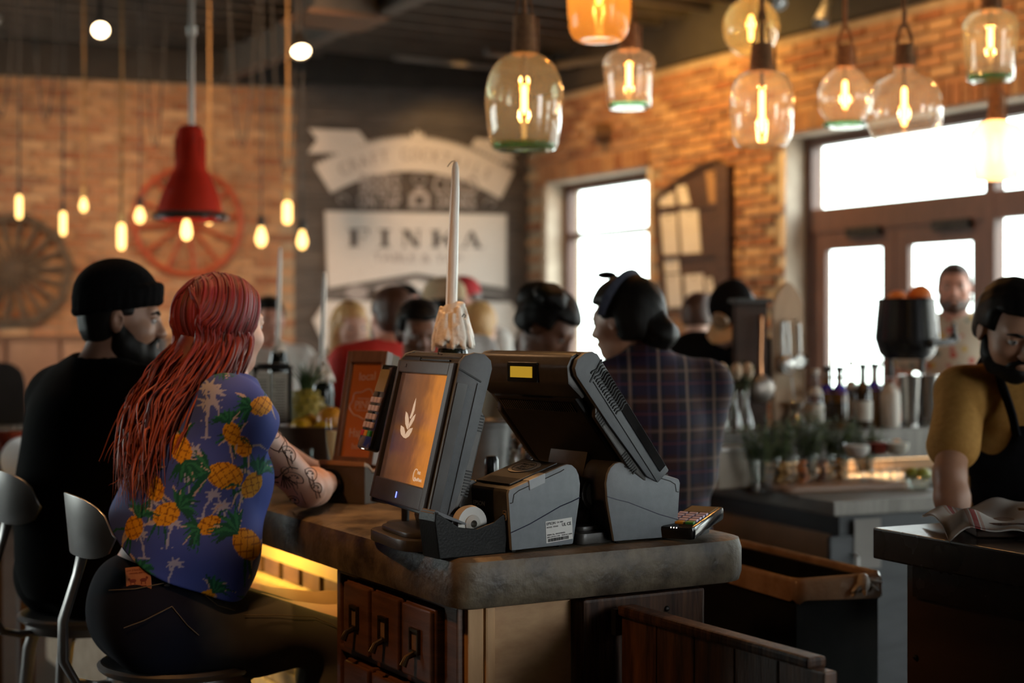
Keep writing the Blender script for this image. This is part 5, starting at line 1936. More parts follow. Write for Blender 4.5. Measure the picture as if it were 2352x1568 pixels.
# ---------------------------------------------------------------- the man in the black beanie
man = Figure('bearded man in black beanie and black tee, seated on stool beside the red haired woman', None, (-1.135, 3.97, 0.88), (-1.080, 4.0, 1.380), (-1.032, 4.03, 1.518), (0.97, 0.22, -0.05), (0.55, 0.83),
             build=1.0, skin='olive', res=0.006, sh=0.168,
             elbows=(V((-0.86, 4.12, 1.13)), V((-1.20, 4.42, 1.14))), wrists=(V((-0.72, 4.33, 1.118)), V((-0.98, 4.52, 1.118))),
             knees=(V((-0.80, 4.22, 0.80)), V((-0.98, 4.36, 0.80))), ankles=(V((-0.86, 4.22, 0.38)), V((-1.02, 4.36, 0.38))))
man.body()
man.shirt(BLK, 0.42, 0.016, 'tee_shirt', 0.04, 0.007, folds(0.005, 22), 0.078, waist=1.45)
man.trousers(BLK, 0.012)
man.shoes(BLACK)
man.hair(HAIRB, 0.006, -0.06, 0.065, 'short_hair', 0.005)
man.beard(HAIRB, 0.016, 1.5, 0.005)
man.brows(HAIRB)
s = SDF()
man.hell(s, (0, -0.018, 0.066), (0.089, 0.112, 0.098))
man.hbox(s, (0, 0.0, -0.055), (0.2, 0.3, 0.1), 0.005, True)
nb = 26
ring = [(0.081 * math.cos(a), -0.012 + 0.104 * math.sin(a), 0.050 + 0.020 * math.sin(a)) for a in np.linspace(0, 2 * math.pi, nb + 1)]
for dz in (-0.012, 0.006, 0.022):
    for a, b in zip(ring, ring[1:]):
        man.hcone(s, (a[0], a[1], a[2] + dz), (b[0], b[1], b[2] + dz), 0.0135, 0.0135, 0.006)
s.build('beanie', KNIT, man.e, 0.005)

# ---------------------------------------------------------------- the bartender at the right edge
bt = Figure('bartender with black hair and beard in mustard tee and black apron, head bowed', None, (1.41, 4.16, 0.96), (1.365, 4.04, 1.385), (1.292, 3.93, 1.492), (0.10, -0.90, -0.38), (0.05, -1.0),
            build=1.03, skin='tan', res=0.006, sh=0.172,
            elbows=(V((1.10, 3.83, 1.13)), V((1.58, 3.85, 1.13))), wrists=(V((1.10, 3.76, 0.94)), V((1.48, 3.76, 0.95))))
bt.body()
bt.shirt(MUST, 0.33, 0.008, 'tee_shirt', 0.0, 0.007, folds(0.005, 26), 0.08)
bt.trousers(BLK, 0.012)
bt.shoes(BLACK)
bt.hair(HAIRB, 0.014, -0.04, 0.062, 'hair', 0.005)
bt.beard(HAIRB, 0.008, 1.0, 0.005)
bt.brows(HAIRB)
s = SDF()
bt.torso(s, 0.024, 0.05, 1.1)
s.box(bt.loc(bt.neck + V((0, 0, 0.052))), np.array((0.5, 0.5, 0.16)), bt.Rt, 0.005, True)
s.box(bt.loc(bt.neck + bt.f * -0.20), np.array((0.5, 0.22, 1.0)), bt.Rt, 0.005, True)
s.cone(bt.loc(bt.pel + bt.f * 0.10), bt.loc(bt.pel + bt.f * 0.12 - V((0, 0, 0.35))), 0.10, 0.12, 0.08)
for q in (-1, 1):
    s.cone(bt.loc(bt.shR * (0.5 + q * 0.5) + bt.shL * (0.5 - q * 0.5) - V((0, 0, 0.16)) + bt.f * 0.12), bt.loc(bt.shR * (0.5 + q * 0.5) + bt.shL * (0.5 - q * 0.5) + V((0, 0, 0.2))), 0.115, 0.125, 0.01, True)
s.build('apron', NAVY, bt.e, 0.007)
for q in (-1, 1):
    st = MB()
    pts = []
    for a, b_, c_ in ((0.085, 0.150, -0.13), (0.09, 0.135, -0.08), (0.098, 0.108, -0.03), (0.10, 0.05, 0.022), (0.10, -0.03, 0.024), (0.09, -0.12, -0.04)):
        pts.append(V(bt.loc(bt.neck)) + V(bt.Rt @ np.array((q * a, b_, c_))))
    st.tube(pts, 0.022, 8, flat=0.45)
    st.build('apron_strap', NAVY, bt.e, smooth=True)


# ---------------------------------------------------------------- people further back
def figure(label, px, py, y, zdrop, face, facing, skin, shirt, hair=HAIRB, hs=1.0, sit=False, female=False, lean=(0, 0), group=None, hairkw=None, build=1.0, **kw):
    h = P(px, py, y)
    nk = h + V((-face[0] * 0.05 + lean[0] * 0.2, -face[1] * 0.05 + lean[1] * 0.2, -0.155 - zdrop))
    pz = nk.z - 0.49
    pel = V((nk.x + lean[0], nk.y + lean[1], pz))
    fv = V((facing[0], facing[1], 0)).normalized()
    rv = V((fv.y, -fv.x, 0))
    ex = {}
    if pz < 0.86:
        kz = max(pz - 0.02, 0.42)
        ex['knees'] = tuple(pel + fv * 0.42 + rv * q * 0.1 + V((0, 0, -0.03)) for q in (1, -1))
        ex['ankles'] = tuple(V((k.x - fv.x * 0.05, k.y - fv.y * 0.05, max(kz - 0.42, 0.09))) for k in ex['knees'])
    ex.update(kw)
    f = Figure(label, group, pel, nk, h, face, facing, build=build, female=female, skin=skin, res=0.011, headsc=hs, **ex)
    f.body()
    f.shirt(shirt, 0.24, 0.014, 'shirt', 0.02)
    f.trousers(DENIM)
    f.shoes(BLACK)
    if hair is not None:
        f.hair(hair, **(hairkw or {}))
    return f


# plaid shirt, back to the viewer
pl = Figure('person in dark plaid shirt with black hair bun and headscarf, back turned', None, (0.41, 4.50, 0.91), (0.395, 4.50, 1.378), (0.335, 4.53, 1.517), (-0.82, 0.55, -0.08), (-0.35, 0.94),
            build=1.05, female=True, skin='tan', res=0.008, sh=0.19, elbows=(V((0.545, 4.50, 1.075)), V((0.10, 4.72, 1.09))), wrists=(V((0.42, 4.72, 1.10)), V((0.14, 4.93, 1.10))))
pl.body()
pl.shirt(plaid_mat(), 0.50, 0.02, 'plaid_shirt', 0.03, 0.007, folds(0.006, 24), 0.066, True, 1.25)
pl.trousers(DENIM)
pl.shoes(BLACK)
pl.hair(HAIRB, 0.02, -0.06, 0.05, res=0.006)
s = SDF()
pl.hell(s, (0.0, -0.115, -0.045), (0.06, 0.055, 0.05))
pl.hell(s, (0.0, -0.08, 0.01), (0.06, 0.05, 0.06), 0.03)
s.build('hair_bun', HAIRB, pl.e, 0.006, pl.fuzz(0.003, 70))
bd = MB()
bp = [V(pl.H((0.099 * math.sin(a), -0.045 - 0.045 * math.cos(a) + 0.05, 0.05 + 0.085 * math.cos(a)))) for a in np.linspace(-1.9, 1.9, 17)]
bd.tube(bp, 0.02, 8, flat=0.35)
bd.ell(pl.H((0.0, 0.05, 0.145)), (0.03, 0.02, 0.012), 10, 6)
bd.build('headscarf', mat('navy_scarf', (0.014, 0.016, 0.035), 0.8, c2=(0.03, 0.032, 0.05), scale=60), pl.e, smooth=True)

kk = figure('brown skinned woman with black updo and cream top, face turned down', 1258, 752, 5.2, 0.0, (0.72, -0.35, -0.55), (0.75, -0.6), 'brown', CREAM, HAIRB, 1.0, female=True, lean=(-0.04, 0.02), hairkw=dict(thick=0.018, front=0.056, res=0.006))
s = SDF()
kk.hell(s, (-0.02, -0.10, 0.05), (0.072, 0.065, 0.06))
kk.hell(s, (0.03, -0.03, 0.10), (0.075, 0.07, 0.045), 0.03)
s.build('hair_bun', HAIRB, kk.e, 0.006, kk.fuzz(0.004, 70))

cp = figure('person in black with tan brimmed cap and round badge, bending over the bar station', 1688, 722, 6.6, -0.03, (-0.42, -0.50, -0.76), (-0.5, -0.85), 'brown', BLK, HAIRB, 1.0, lean=(-0.10, 0.42), build=1.1)
s = SDF()
cp.hell(s, (0, -0.012, 0.065), (0.092, 0.112, 0.085))
cp.hbox(s, (0, 0, -0.07), (0.2, 0.3, 0.105), 0.01, True)
cap = s.build('cap', BLK, cp.e, 0.007)
s = SDF()
cp.hell(s, (0, 0.085, 0.022), (0.088, 0.105, 0.009))
cp.hell(s, (0, -0.02, 0.0), (0.07, 0.085, 0.05), 0.004, True)
s.build('brim', mat('tan_brim', (0.50, 0.29, 0.13), 0.8, c2=(0.56, 0.34, 0.16), scale=20), cap, 0.006)
Mb = Matrix.Translation(V(cp.H((0.0, 0.102, 0.075)))) @ rot_to(V(cp.Rh @ np.array((0, 1, 0.35))))
bg_ = MB().lathe([(0, 0.010), (0.030, 0.010), (0.038, 0.006), (0.038, -0.02)], 20, Mb)
bg_.build('badge', mat('badge_brown', (0.16, 0.09, 0.045), 0.5, c2=(0.3, 0.19, 0.1), scale=60), cap, smooth=True)

gr = figure('person in grey hooded top standing between plaid shirt and tan cap', 1606, 728, 8.1, 0.0, (0.4, 0.85, 0), (0.4, 0.9), 'light', GREYC, HAIRBR)

fl = figure('bearded man with cropped hair in pale floral shirt standing by the glass door', 2192, 662, 7.5, 0.0, (-0.28, -0.95, -0.02), (-0.35, -0.93), 'pink', floral_mat(), HAIRBR, 1.0, hairkw=dict(thick=0.006, front=0.062), build=1.02)
fl.beard(HAIRBR, 0.011)
fl.brows(HAIRBR)

rd = figure('man in red shirt with dark brown hair seen from behind at the far bar', 898, 728, 6.5, -0.015, (-0.5, 0.82, -0.05), (-0.5, 0.85), 'pink', REDC, HAIRBR, 1.0, lean=(-0.10, -0.05), hairkw=dict(thick=0.012, low=-0.075), build=1.1)
bl = figure('woman with long straight blond hair facing the bar from behind the red shirt', 806, 752, 7.5, 0.0, (0.45, -0.85, -0.05), (0.4, -0.9), 'light', WHITEC, None, 1.0, female=True)
s = SDF()
bl.hell(s, (0, -0.016, 0.036), (0.088, 0.108, 0.096))
for q in (-1, 1):
    bl.hcone(s, (q * 0.07, -0.02, 0.02), (q * 0.085, 0.0, -0.16), 0.035, 0.03, 0.03)
bl.hcone(s, (0, -0.06, 0.0), (0, -0.08, -0.2), 0.075, 0.06, 0.03)
bl.hbox(s, (0, 0.12, -0.035), (0.055, 0.09, 0.085), 0.02, True)
s.build('long_hair', HAIRBL, bl.e, 0.007, bl.fuzz(0.002))
hd = figure('dark skinned person with black hair and grey top beside the wax covered bottle', 962, 765, 6.0, 0.0, (0.25, -0.92, -0.2), (0.2, -0.95), 'brown', GREYC, HAIRB, 1.0, hairkw=dict(thick=0.016, front=0.06), female=True)
ct = figure('person in beige flat cap standing behind the tall candle', 1018, 704, 7.25, 0.0, (-0.6, 0.75, 0), (-0.6, 0.8), 'tan', GREYC, HAIRB, 1.0, hairkw=dict(thick=0.004))
s = SDF()
ct.hell(s, (0, -0.01, 0.066), (0.096, 0.118, 0.08))
ct.hbox(s, (0, 0, -0.06), (0.2, 0.3, 0.09), 0.01, True)
ct.hell(s, (0, 0.11, 0.035), (0.07, 0.05, 0.012), 0.02)
s.build('cap', mat('beige_wool', (0.44, 0.32, 0.19), 0.9, c2=(0.5, 0.37, 0.23), scale=40), ct.e, 0.007)
rc_ = figure('pale person in red cap at the very back under the sign', 1062, 695, 8.2, 0.0, (-0.4, -0.9, 0), (-0.4, -0.9), 'pink', WHITEC, HAIRBR)
s = SDF()
rc_.hell(s, (0, -0.01, 0.066), (0.09, 0.11, 0.08))
rc_.hbox(s, (0, 0, -0.06), (0.2, 0.3, 0.1), 0.01, True)
rc_.hell(s, (0, 0.12, 0.042), (0.065, 0.06, 0.01), 0.015)
s.build('cap', mat('red_cap_cotton', (0.45, 0.015, 0.02), 0.8, c2=(0.5, 0.02, 0.025), scale=20), rc_.e, 0.008)
tb_ = figure('fair haired person in white top seen right of the tall candle', 1102, 752, 7.7, 0.0, (0.3, 0.9, 0), (0.3, 0.9), 'light', WHITEC, HAIRBL, 1.0, hairkw=dict(thick=0.014, low=-0.08))
sm_ = figure('dark haired ruddy person far behind the man in red shirt', 934, 702, 9.2, 0.0, (0.5, -0.85, 0), (0.4, -0.9), 'pink', GREYC, HAIRB)
dp = figure('ruddy faced man in white shirt behind the slim candle at left', 618, 735, 8.2, 0.0, (0.35, -0.93, 0), (0.3, -0.95), 'pink', WHITEC, HAIRB, 1.0)
wc = figure('person with dark hair in white shirt partly hidden between the man and the red hair', 342, 818, 7.7, 0.0, (0.5, 0.8, 0), (0.5, 0.8), 'tan', WHITEC, HAIRBR, 1.0, hairkw=dict(thick=0.014, low=-0.09))
# ---------------------------------------------------------------- demijohn pendants over the bar
ROPE = mat('jute_rope', (0.20, 0.085, 0.035), 0.9, c2=(0.30, 0.14, 0.06), scale=60, bump=0.3, bscale=200)
CORDB = mat('black_flex', (0.012, 0.010, 0.009), 0.6, c2=(0.02, 0.017, 0.015), scale=30)
CORDG = mat('gold_twisted_flex', (0.22, 0.12, 0.04), 0.8, c2=(0.28, 0.16, 0.06), scale=90)
BULBG = glow('hot_filament_tube', (1.0, 0.62, 0.26), 9.0)
BULBW = glow('hot_globe', (1.0, 0.56, 0.17), 4.5)
HALO = glass('amber_bulb_glass', (1.0, 0.82, 0.55), (0.9, 0.5, 0.15), 0.03, 0.6)
SHAPES = {
    'bottle': [(0.0, 0.035), (0.45, 0.02), (0.72, 0.0), (0.80, 0.012), (0.87, 0.06), (0.95, 0.28), (1.0, 0.5), (0.99, 0.62), (0.92, 0.76), (0.78, 0.88), (0.56, 0.96), (0.36, 1.0), (0.31, 1.04)],
    'taper': [(0.0, 0.03), (0.5, 0.02), (0.76, 0.0), (0.82, 0.03), (0.86, 0.2), (0.95, 0.55), (1.0, 0.76), (0.97, 0.85), (0.82, 0.94), (0.5, 1.0), (0.36, 1.03)],
    'jar': [(0.0, 0.03), (0.45, 0.02), (0.66, 0.0), (0.80, 0.03), (0.93, 0.15), (0.99, 0.4), (1.0, 0.62), (0.95, 0.80), (0.78, 0.94), (0.5, 1.0), (0.36, 1.02)],
    'globe': [(0.0, 0.03), (0.38, 0.02)] + [(math.sin(a), 0.5 - 0.5 * math.cos(a)) for a in np.linspace(0.5, 2.72, 12)] + [(0.34, 1.0)],
    'onion': [(0.0, 0.04), (0.5, 0.02), (0.62, 0.0), (0.76, 0.05), (0.95, 0.26), (1.0, 0.45), (0.95, 0.62), (0.78, 0.78), (0.5, 0.87), (0.30, 0.9), (0.25, 1.02)],
}
GREEN = glass('green_bottle_glass', (0.95, 0.97, 0.90), (0.66, 0.80, 0.64), 0.02, 2.0, 0.07, (1.0, 0.95, 0.72))
CLEAR = glass('clear_bottle_glass', (0.98, 0.98, 0.96), (0.80, 0.88, 0.84), 0.02, 2.0, 0.07, (1.0, 0.92, 0.84))
AMBERG = glass('amber_bottle_glass', (1.0, 0.78, 0.42), (0.8, 0.5, 0.16), 0.03, 1.0, 0.30, (1.0, 0.62, 0.22))
OLIVEG = glass('olive_bottle_glass', (0.97, 0.94, 0.74), (0.70, 0.70, 0.42), 0.02, 2.0, 0.12, (1.0, 0.9, 0.5))
MILKG = glass('frosted_bottle_glass', (1.0, 0.95, 0.88), (0.9, 0.85, 0.76), 0.05, 0.8, 0.75, (1.0, 0.93, 0.86))
FOOTG = glass('thick_green_glass', (0.42, 0.66, 0.46), (0.22, 0.46, 0.30), 0.02, 1.6, 0.03, (0.6, 1.0, 0.7))


def pendant(label, px, y0, y1, w, Y, shape, gm, bulb_y, wrap, wr, loop=False, foot=True, e=5.0):
    """px centre, y0/y1 top and bottom of the glass, w its width: measured on the photo, set out at depth Y"""
    c = P(px, y1, Y)
    top, s = P(px, y0, Y).z - c.z, Y / F_PX
    r = w / 2 * s
    t = thing('demijohn_pendant', label, 'pendant lamp', c, 0, 'demijohn pendants over the bar')
    prof = [(a * r, b * top) for a, b in SHAPES[shape]]
    g = MB().lathe(prof, 32).build('glass_shade', gm, t, smooth='full')
    if foot:
        MB().lathe([(0, 0.04 * top), (0.5 * r, 0.03 * top), (0.70 * r, 0.008 * top), (0.78 * r, 0.03 * top), (0.80 * r, 0.08 * top), (0.55 * r, 0.075 * top), (0, 0.09 * top)], 28).build('glass_foot', FOOTG, g, smooth='full')
    n0 = top * 1.0
    n1 = P(px, wrap, Y).z - c.z
    nw = wr / 2 * s
    pr = []
    k = max(6, int((n1 - n0) / 0.007))
    for i in range(k + 1):
        z = n0 + (n1 - n0) * i / k
        q = nw * (1.12 - 0.2 * i / k)
        pr += [(q, z - 0.0015), (q * 1.045, z + 0.002)]
    wp = MB().lathe([(0.0, n0 - 0.002)] + pr + [(0.0, n1)], 18).build('rope_wrap', ROPE, t, smooth='full')
    kn = MB()
    for i in range(int((n1 - n0) / 0.008)):
        kn.ell((nw * 1.2, -nw * 0.25, n0 + 0.004 + i * 0.008), (0.0045, 0.0045, 0.0055), 6, 4)
    kn.build('rope_seam', ROPE, wp, smooth='full')
    H_ = CEIL - c.z
    z1 = n1
    if loop:
        lz = n1 + 0.075
        for q in (-1, 1):
            MB().tube([(q * nw * 0.85, 0, n1 - 0.01), (q * nw * 0.75, 0, n1 + 0.03), (q * nw * 0.25, 0, lz)], 0.006, 6).build('rope_loop', ROPE, t, smooth=True)
        z1 = lz
    MB().tube([(0, 0, z1 - 0.01), (0, 0, z1 + (H_ - z1) * 0.5), (0, 0, H_)], 0.0085, 8).build('rope', ROPE, t, smooth=True)
    if not loop:
        for q in (-1, 1):
            MB().tube([(q * nw * 0.8, 0, n1 - 0.004), (q * nw * 0.55, 0, n1 + 0.05), (q * 0.006, 0, n1 + 0.13)], 0.004, 6).build('rope_stay', ROPE, t, smooth=True)
    bz0, bz1 = P(px, bulb_y[1], Y).z - c.z, P(px, bulb_y[0], Y).z - c.z
    MB().tube([(0, 0, bz1 + 0.002), (0, 0, n0)], 0.008, 8).build('socket', mat('bakelite', (0.04, 0.02, 0.012), 0.4), t, smooth=True)
    bt_ = MB().lathe([(0, bz0), (0.009, bz0 + 0.004), (0.0105, bz0 + 0.02), (0.0105, bz1 - 0.012), (0.006, bz1), (0, bz1 + 0.002)], 12).build('bulb', BULBG, t, smooth='full')
    MB().lathe([(0, bz0 - 0.012), (0.013, bz0 - 0.006), (0.0165, bz0 + 0.015), (0.0165, bz1 - 0.01), (0.010, bz1 + 0.012)], 14).build('bulb_glass', HALO, bt_, smooth='full')
    light('POINT', 'pendant_bulb_light', (c.x, c.y, c.z + (bz0 + bz1) / 2), e, WARM, 0.02)
    return t


pendant('largest green glass demijohn pendant with thick green foot, left end of the row', 1204, 125, 345, 180, 5.0, 'bottle', GREEN, (195, 262), 38, 52)
pendant('amber glass demijohn pendant cut by the top of the frame', 1376, -70, 93, 147, 5.3, 'jar', AMBERG, (-25, 12), -120, 50, foot=False)
pendant('small tapering clear demijohn pendant hanging lower than the amber one', 1445, 116, 249, 120, 5.9, 'taper', CLEAR, (142, 205), 58, 44)
pendant('round olive glass demijohn globe pendant behind a rope wrapped neck', 1725, -6, 131, 130, 6.1, 'globe', OLIVEG, (35, 95), -50, 44, foot=False)
pendant('rounded clear demijohn jar pendant in front of the olive globe', 1750, 165, 338, 146, 5.3, 'jar', CLEAR, (205, 305), 103, 50, foot=False)
pendant('small clear globe demijohn pendant on a rope loop', 1941, 155, 293, 126, 5.8, 'globe', CLEAR, (185, 250), 106, 38, True)
pendant('wide squat clear demijohn pendant with exposed green neck', 2077, 152, 334, 176, 5.4, 'onion', CLEAR, (200, 290), 104, 42, True, foot=False)
pendant('tapering green demijohn pendant at the upper right corner', 2275, 26, 186, 127, 5.6, 'taper', GREEN, (60, 112), -10, 40)
pendant('milky frosted demijohn pendant hanging lowest at the right edge', 2288, 281, 412, 122, 5.9, 'taper', MILKG, (305, 375), 214, 36, foot=False, e=7.0)

# ---------------------------------------------------------------- bare filament bulbs on long flexes, by the brick wall
BULB_AT = [(44, 475, 14, 56, 'tube', CORDB, 9.2, 'leftmost slim tube bulb on black flex by the timber wheel'), (145, 513, 14, 56, 'tube', CORDB, 9.0, 'slim tube bulb on black flex right of the timber wheel'),
           (192, 470, 18, 34, 'pear', CORDG, 9.6, 'small pear bulb on gold flex above the beanie'), (279, 543, 18, 62, 'tube', CORDG, 9.0, 'tube bulb on gold flex hanging lowest left of the red wheel'),
           (321, 494, 24, 38, 'pear', CORDB, 9.3, 'round bulb on black flex at left rim of the red wheel'), (480, 505, 16, 22, 'pear', CORDG, 9.1, 'tiny bulb glowing behind the red shade'),
           (600, 543, 26, 48, 'pear', CORDB, 9.0, 'plump bulb on black flex right of the red wheel'), (660, 488, 21, 54, 'tube', CORDG, 9.2, 'tube bulb on gold flex at the end of the brick wall'),
           (694, 550, 24, 46, 'pear', CORDB, 9.0, 'bulb hanging lowest before the charcoal planks'), (452, 600, 0, 0, '', None, 0, '')]
for px, py, w, h, kind, cm, Y, lab in BULB_AT:
    if not w:
        continue
    c = P(px, py, Y)
    s_ = Y / F_PX
    r, hh = w / 2 * s_, h * s_
    t = thing('filament_bulb', lab, 'light bulb', c, 0, 'bare bulbs on flexes by the brick wall')
    if kind == 'tube':
        pf = [(0, -hh / 2), (r * 0.7, -hh * 0.46), (r, -hh * 0.36), (r, hh * 0.34), (r * 0.6, hh * 0.48), (0, hh * 0.5)]
    else:
        pf = [(0, -hh / 2), (r * 0.6, -hh * 0.43), (r, -hh * 0.18), (r * 0.9, hh * 0.05), (r * 0.5, hh * 0.36), (r * 0.38, hh * 0.5), (0, hh * 0.5)]
    MB().lathe(pf, 14).build('bulb', BULBW, t, smooth='full')
    sm_ = mat('brass_socket', (0.34, 0.2, 0.07), 0.4, 0.8, c2=(0.42, 0.26, 0.1), scale=20) if cm is CORDG else IRON
    MB().lathe([(0, hh * 0.46), (r * 0.6, hh * 0.46), (r * 0.7, hh * 0.6), (r * 0.55, hh * 0.5 + 0.06), (0, hh * 0.5 + 0.065)], 12).build('socket', sm_, t, smooth=True)
    MB().tube([(0, 0, hh * 0.5 + 0.06), (0.004, 0, (CEIL - c.z) * 0.5), (0, 0, CEIL - c.z)], 0.008 if cm is CORDG else 0.006, 6).build('flex', cm, t, smooth=True)
    if cm is CORDB:                                   # slack of the flex, looped up to the ceiling beside it
        a = random.choice([-1, 1]) * random.uniform(0.10, 0.22)
        lo_ = random.uniform(0.35, 0.95)
        tp_ = CEIL - c.z
        pts = [(a * (0.08 + 0.92 * u), 0.02, tp_ - (tp_ - hh - lo_ * 0.4) * (1 - (2 * u - 1) ** 2) * 0.92) for u in np.linspace(0, 1, 17)]
        MB().tube(pts, 0.0055, 6).build('slack_flex', cm, t, smooth=True)
    light('POINT', 'filament_bulb_light', c, 2.0, WARM, 0.03)

# ---------------------------------------------------------------- red enamel pendant
Y = 6.5
c = P(437, 500, Y)
t = thing('red_pendant', 'large red enamel pendant shade on a chrome tube before the wheels', 'pendant lamp', c)
z_ = lambda py: P(437, py, Y).z - c.z
RED = mat('red_enamel', (0.50, 0.022, 0.010), 0.22, c2=(0.56, 0.03, 0.014), scale=4, coat=0.5)
pr = [(0.0, z_(286)), (0.032, z_(288)), (0.052, z_(296)), (0.060, z_(318)), (0.067, z_(388)), (0.082, z_(400)), (0.112, z_(436)), (0.134, z_(470)), (0.142, z_(490))]
MB().lathe(pr + [(0.138, z_(490)), (0.128, z_(470)), (0.10, z_(432)), (0.0, z_(400))], 40).build('shade', RED, t, smooth=True)
fn = MB()
for k in range(10):
    a = k * 2 * math.pi / 10
    fn.box((0.064 * math.cos(a), 0.064 * math.sin(a), z_(345)), (0.006, 0.004, 0.10), TR((0, 0, 0)) )
fn.build('cooling_fin', RED, t)
MB().lathe([(0.142, z_(488)), (0.160, z_(494)), (0.165, z_(499)), (0.158, z_(506)), (0.140, z_(504)), (0.142, z_(488))], 40).build('rim', CHROME, t, smooth=True)
MB().tube([(0.006, 0, z_(288)), (0.006, 0, CEIL - c.z)], 0.0125, 12).build('tube', mat('galvanised_tube', (0.42, 0.38, 0.35), 0.35, 0.8), t, smooth=True)
MB().tube([(0.006, 0, z_(80)), (0.006, 0, z_(62))], 0.022, 12).build('coupling', STEEL, t, smooth=True)
MB().lathe([(0, z_(553)), (0.018, z_(548)), (0.025, z_(535)), (0.020, z_(518)), (0.012, z_(505)), (0, z_(503))], 16, TR((-0.016, 0, 0))).build('bulb', BULBW, t, smooth='full')
light('POINT', 'red_pendant_light', (c.x - 0.016, c.y, c.z + z_(535)), 6, WARM, 0.03)


# ---------------------------------------------------------------- track spots under the ceiling
def track_spot(label, px, py, Y, rad, aim, lit):
    c = P(px, py, Y)
    t = thing('track_spotlight', label, 'spotlight', c, 0, 'track spotlights')
    M_ = rot_to(aim)
    MB().lathe([(0, -0.16), (0.02, -0.16), (rad * 0.65, -0.11), (rad * 1.1, 0.0), (rad * 1.1, 0.012), (rad, 0.012), (rad * 0.9, -0.004), (0, -0.01)], 24, M_).build('housing', IRON if lit else STEEL, t, smooth=True)
    MB().lathe([(0, 0.012), (rad * 0.75, 0.007), (rad * 0.96, 0.0), (0, -0.002)], 24, M_).build('lamp_face', glow('spot_lamp', (1.0, 0.72, 0.42), 14) if lit else mat('spot_glass', (0.5, 0.5, 0.52), 0.1, 0.6), t, smooth='full')
    b = M_ @ V((0, 0, -0.12))
    MB().tube([b, (b.x, b.y, b.z + 0.1), (b.x, b.y, CEIL - c.z)], 0.012, 8).build('stem', IRON, t, smooth=True)


track_spot('lit track spotlight left of the red pendant tube', 231, 69, 8.6, 0.047, (0.25, -0.8, -0.5), True)
track_spot('lit track spotlight right of the red pendant tube', 691, 117, 8.8, 0.055, (0.2, -0.6, -0.75), True)
track_spot('unlit silver track spotlight between the olive globe and the rope loop', 1886, 50, 8.4, 0.04, (-0.3, -0.5, -0.8), False)
track_spot('unlit silver track spotlight above the olive globe', 1790, 8, 8.0, 0.035, (0.2, -0.6, -0.7), False)
track_spot('dim track spotlight at the upper left corner', -12, 50, 8.6, 0.04, (0.5, 0.6, -0.6), False)
dv = thing('air_diffuser', 'metal air diffuser box hanging from the ceiling deck', 'air vent', P(770, 40, 9.6), RZ)
MB().box((0, 0, 0.10), (0.42, 0.36, 0.22)).build('box', BEAMM, dv, bevel=0.004)
MB().box((0, 0, -0.02), (0.54, 0.46, 0.03)).build('flange', GIRD, dv, bevel=0.004)
MB().box((0, 0, 0.28), (0.2, 0.2, 0.2)).build('neck', BEAMM, dv)

# ---------------------------------------------------------------- things on the back wall
def back_pt(px, py):
    k = (px - 1176) / F_PX
    s = (CORNER.x - CORNER.y * k) / (0.9636 - 0.2672 * k)
    y = CORNER.y - 0.2672 * s
    return -s, EYE - (py - 760) / F_PX * y


SGN = wall_frame(CORNER + Vector((0.2672, -0.9636, 0)) * 0.0, -DB)      # x to the right, y into the wall, z up


def on_wall(name, label, cat, frame, lx, lz, off):
    e = thing(name, label, cat)
    e.matrix_world = frame @ Matrix.Translation((lx, off, lz))
    return e


# red wagon wheel
x, z = back_pt(430, 511)
REDW = mat('red_painted_wheel', (0.30, 0.045, 0.012), 0.6, c2=(0.40, 0.075, 0.022), scale=14, bump=0.1)
t = on_wall('wagon_wheel', 'red painted wagon wheel hung on the brick wall behind the red shade', 'wagon wheel', SGN, x, z, -0.07)
Rw = 0.415
MB().tube([(Rw * math.cos(a), 0, Rw * math.sin(a)) for a in np.linspace(0, 2 * math.pi, 49)[:-1]], 0.026, 8, closed=True).build('rim', REDW, t, smooth=True)
MB().lathe([(0, -0.06), (0.04, -0.06), (0.06, -0.04), (0.06, 0.04), (0, 0.05)], 20, Euler((R(90), 0, 0)).to_matrix().to_4x4()).build('hub', REDW, t, smooth=True)
for k in range(12):
    a = k * math.pi / 6 + 0.13
    MB().tube([(0.05 * math.cos(a), 0, 0.05 * math.sin(a)), (0.22 * math.cos(a), 0, 0.22 * math.sin(a)), (Rw * math.cos(a), 0, Rw * math.sin(a))], [0.02, 0.014, 0.018], 8).build('spoke', REDW, t, smooth=True)
# timber wheel with a many sided outer frame
x, z = back_pt(32, 620)
OLDT = mat('weathered_timber', (0.05, 0.03, 0.017), 0.8, c2=(0.115, 0.075, 0.045), scale=8, stretch=(3, 3, 3), bump=0.3)
t = on_wall('timber_wheel', 'weathered timber wheel with octagonal rim and many spokes on the brick', 'wagon wheel', SGN, x, z, -0.07)
Ro = 0.45
for k in range(10):
    a0, a1 = k * math.pi / 5 + 0.1, (k + 1) * math.pi / 5 + 0.1
    q = [(Ro * math.cos(a0), Ro * math.sin(a0)), (Ro * math.cos(a1), Ro * math.sin(a1)), (0.385 * math.cos(a1), 0.385 * math.sin(a1)), (0.385 * math.cos(a0), 0.385 * math.sin(a0))]
    MB().prism(q, -0.035, 0.03, 'y').build('felloe', OLDT, t, bevel=0.004)
for k in range(18):
    a = k * math.pi / 9 + 0.04
    q = [(0.05, -0.013), (0.385, -0.024), (0.385, 0.024), (0.05, 0.013)]
    q = [(u * math.cos(a) - v * math.sin(a), u * math.sin(a) + v * math.cos(a)) for u, v in q]
    MB().prism(q, -0.018 + 0.006 * (k % 2), 0.012, 'y').build('spoke', OLDT, t, bevel=0.003)
